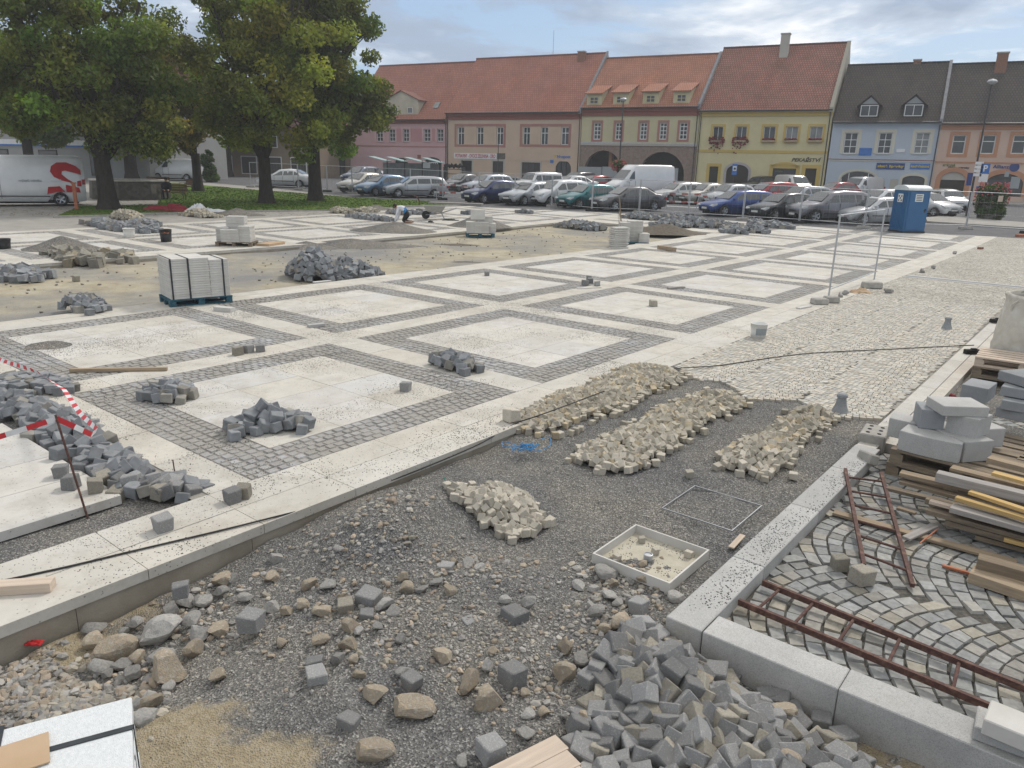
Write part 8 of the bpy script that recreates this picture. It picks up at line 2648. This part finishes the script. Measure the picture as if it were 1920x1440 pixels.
# ================================================================ light, sky, view
SUN_AZ, SUN_EL = rad(38), rad(46)      # azimuth measured from the view direction towards the right
sd = bpy.data.lights.new('sun', 'SUN'); sd.energy = 1.95; sd.angle = rad(8); sd.color = (1, .95, .88)
so = bpy.data.objects.new('sun', sd); COL.objects.link(so)
ddir = Vector((sin(SUN_AZ) * cos(SUN_EL), cos(SUN_AZ) * cos(SUN_EL), sin(SUN_EL)))
so.rotation_euler = ddir.to_track_quat('Z', 'Y').to_euler()
so.location = (0, 0, 40)
w = bpy.data.worlds.new('World'); SC.world = w; w.use_nodes = True
nt = w.node_tree; N = nt.nodes; L = nt.links
bg = N['Background']
sky = N.new('ShaderNodeTexSky'); sky.sky_type = 'NISHITA'; sky.sun_disc = False
sky.sun_elevation = SUN_EL; sky.sun_rotation = SUN_AZ
sky.air_density = 1.2; sky.dust_density = 1.0
tc = N.new('ShaderNodeTexCoord'); sep = N.new('ShaderNodeSeparateXYZ'); L.new(tc.outputs['Generated'], sep.inputs[0])
def mth(op, a, b=None):
    n = N.new('ShaderNodeMath'); n.operation = op
    for i, v in enumerate((a, b)):
        if v is None: continue
        if isinstance(v, (int, float)): n.inputs[i].default_value = v
        else: L.new(v, n.inputs[i])
    return n.outputs[0]
zz = mth('ADD', mth('MAXIMUM', sep.outputs[2], 0.0), .16)
cx_ = N.new('ShaderNodeCombineXYZ'); L.new(mth('DIVIDE', sep.outputs[0], zz), cx_.inputs[0]); L.new(mth('DIVIDE', sep.outputs[1], zz), cx_.inputs[1])
cx_.inputs[2].default_value = 4.3
def nz(scale, det, ro, dist=0.0):
    n = N.new('ShaderNodeTexNoise'); n.inputs['Scale'].default_value = scale; n.inputs['Detail'].default_value = det; n.inputs['Roughness'].default_value = ro
    n.inputs['Distortion'].default_value = dist
    L.new(cx_.outputs[0], n.inputs['Vector']); return n.outputs['Fac']
def rmp(f, stops):
    n = N.new('ShaderNodeValToRGB')
    while len(n.color_ramp.elements) < len(stops): n.color_ramp.elements.new(.5)
    for e, (p, c) in zip(n.color_ramp.elements, stops): e.position = p; e.color = (*c, 1) if isinstance(c, tuple) else (c, c, c, 1)
    L.new(f, n.inputs[0]); return n.outputs[0]
def mixc(f, a, b):
    n = N.new('ShaderNodeMix'); n.data_type = 'RGBA'
    for s, v in ((n.inputs[0], f), (n.inputs[6], a), (n.inputs[7], b)):
        if isinstance(v, tuple): s.default_value = (*v, 1)
        elif isinstance(v, (int, float)): s.default_value = v
        else: L.new(v, s)
    return n.outputs[2]
n1 = nz(1.15, 8, .6, .4); n2 = nz(.75, 6, .58, .3)
cloud = rmp(n1, [(.43, 0.0), (.50, .75), (.57, 1.0)])
tone = rmp(n2, [(.45, (3.6, 4.4, 5.7)), (.52, (5.6, 6.4, 7.5)), (.58, (9.8, 10.0, 10.2))])
clear = mixc(.62, sky.outputs[0], (3.0, 4.6, 7.2))
up = N.new('ShaderNodeMapRange'); up.interpolation_type = 'SMOOTHSTEP'; L.new(sep.outputs[2], up.inputs[0]); up.inputs[1].default_value = .22; up.inputs[2].default_value = .5; up.inputs[4].default_value = .85
c = mixc(up.outputs[0], mixc(cloud, clear, tone), rmp(n2, [(.35, (6.6, 6.7, 6.8)), (.65, (9.6, 9.4, 9.1))]))
L.new(c, bg.inputs[0]); bg.inputs[1].default_value = .105
SC.view_settings.view_transform = 'Standard'; SC.view_settings.look = 'None'; SC.view_settings.gamma = 1
SC.view_settings.exposure = 0.12
SC.render.engine = 'CYCLES'
SC.cycles.use_denoising = True
SC.cycles.max_bounces = 6

# thin haze added over the square, mostly standing in for lens veil
hz = bpy.data.materials.new('haze'); hz.use_nodes = True
hz.node_tree.nodes.remove(hz.node_tree.nodes['Principled BSDF'])
pv_ = hz.node_tree.nodes.new('ShaderNodeVolumePrincipled'); pv_.inputs['Color'].default_value = (.93, .95, .97, 1); pv_.inputs['Density'].default_value = .001; pv_.inputs['Anisotropy'].default_value = .2
hz.node_tree.links.new(pv_.outputs[0], hz.node_tree.nodes['Material Output'].inputs['Volume'])
tag(MB().span(-140, 140, -66, 186, -1.7, 28).build('haze', hz), kind='stuff')
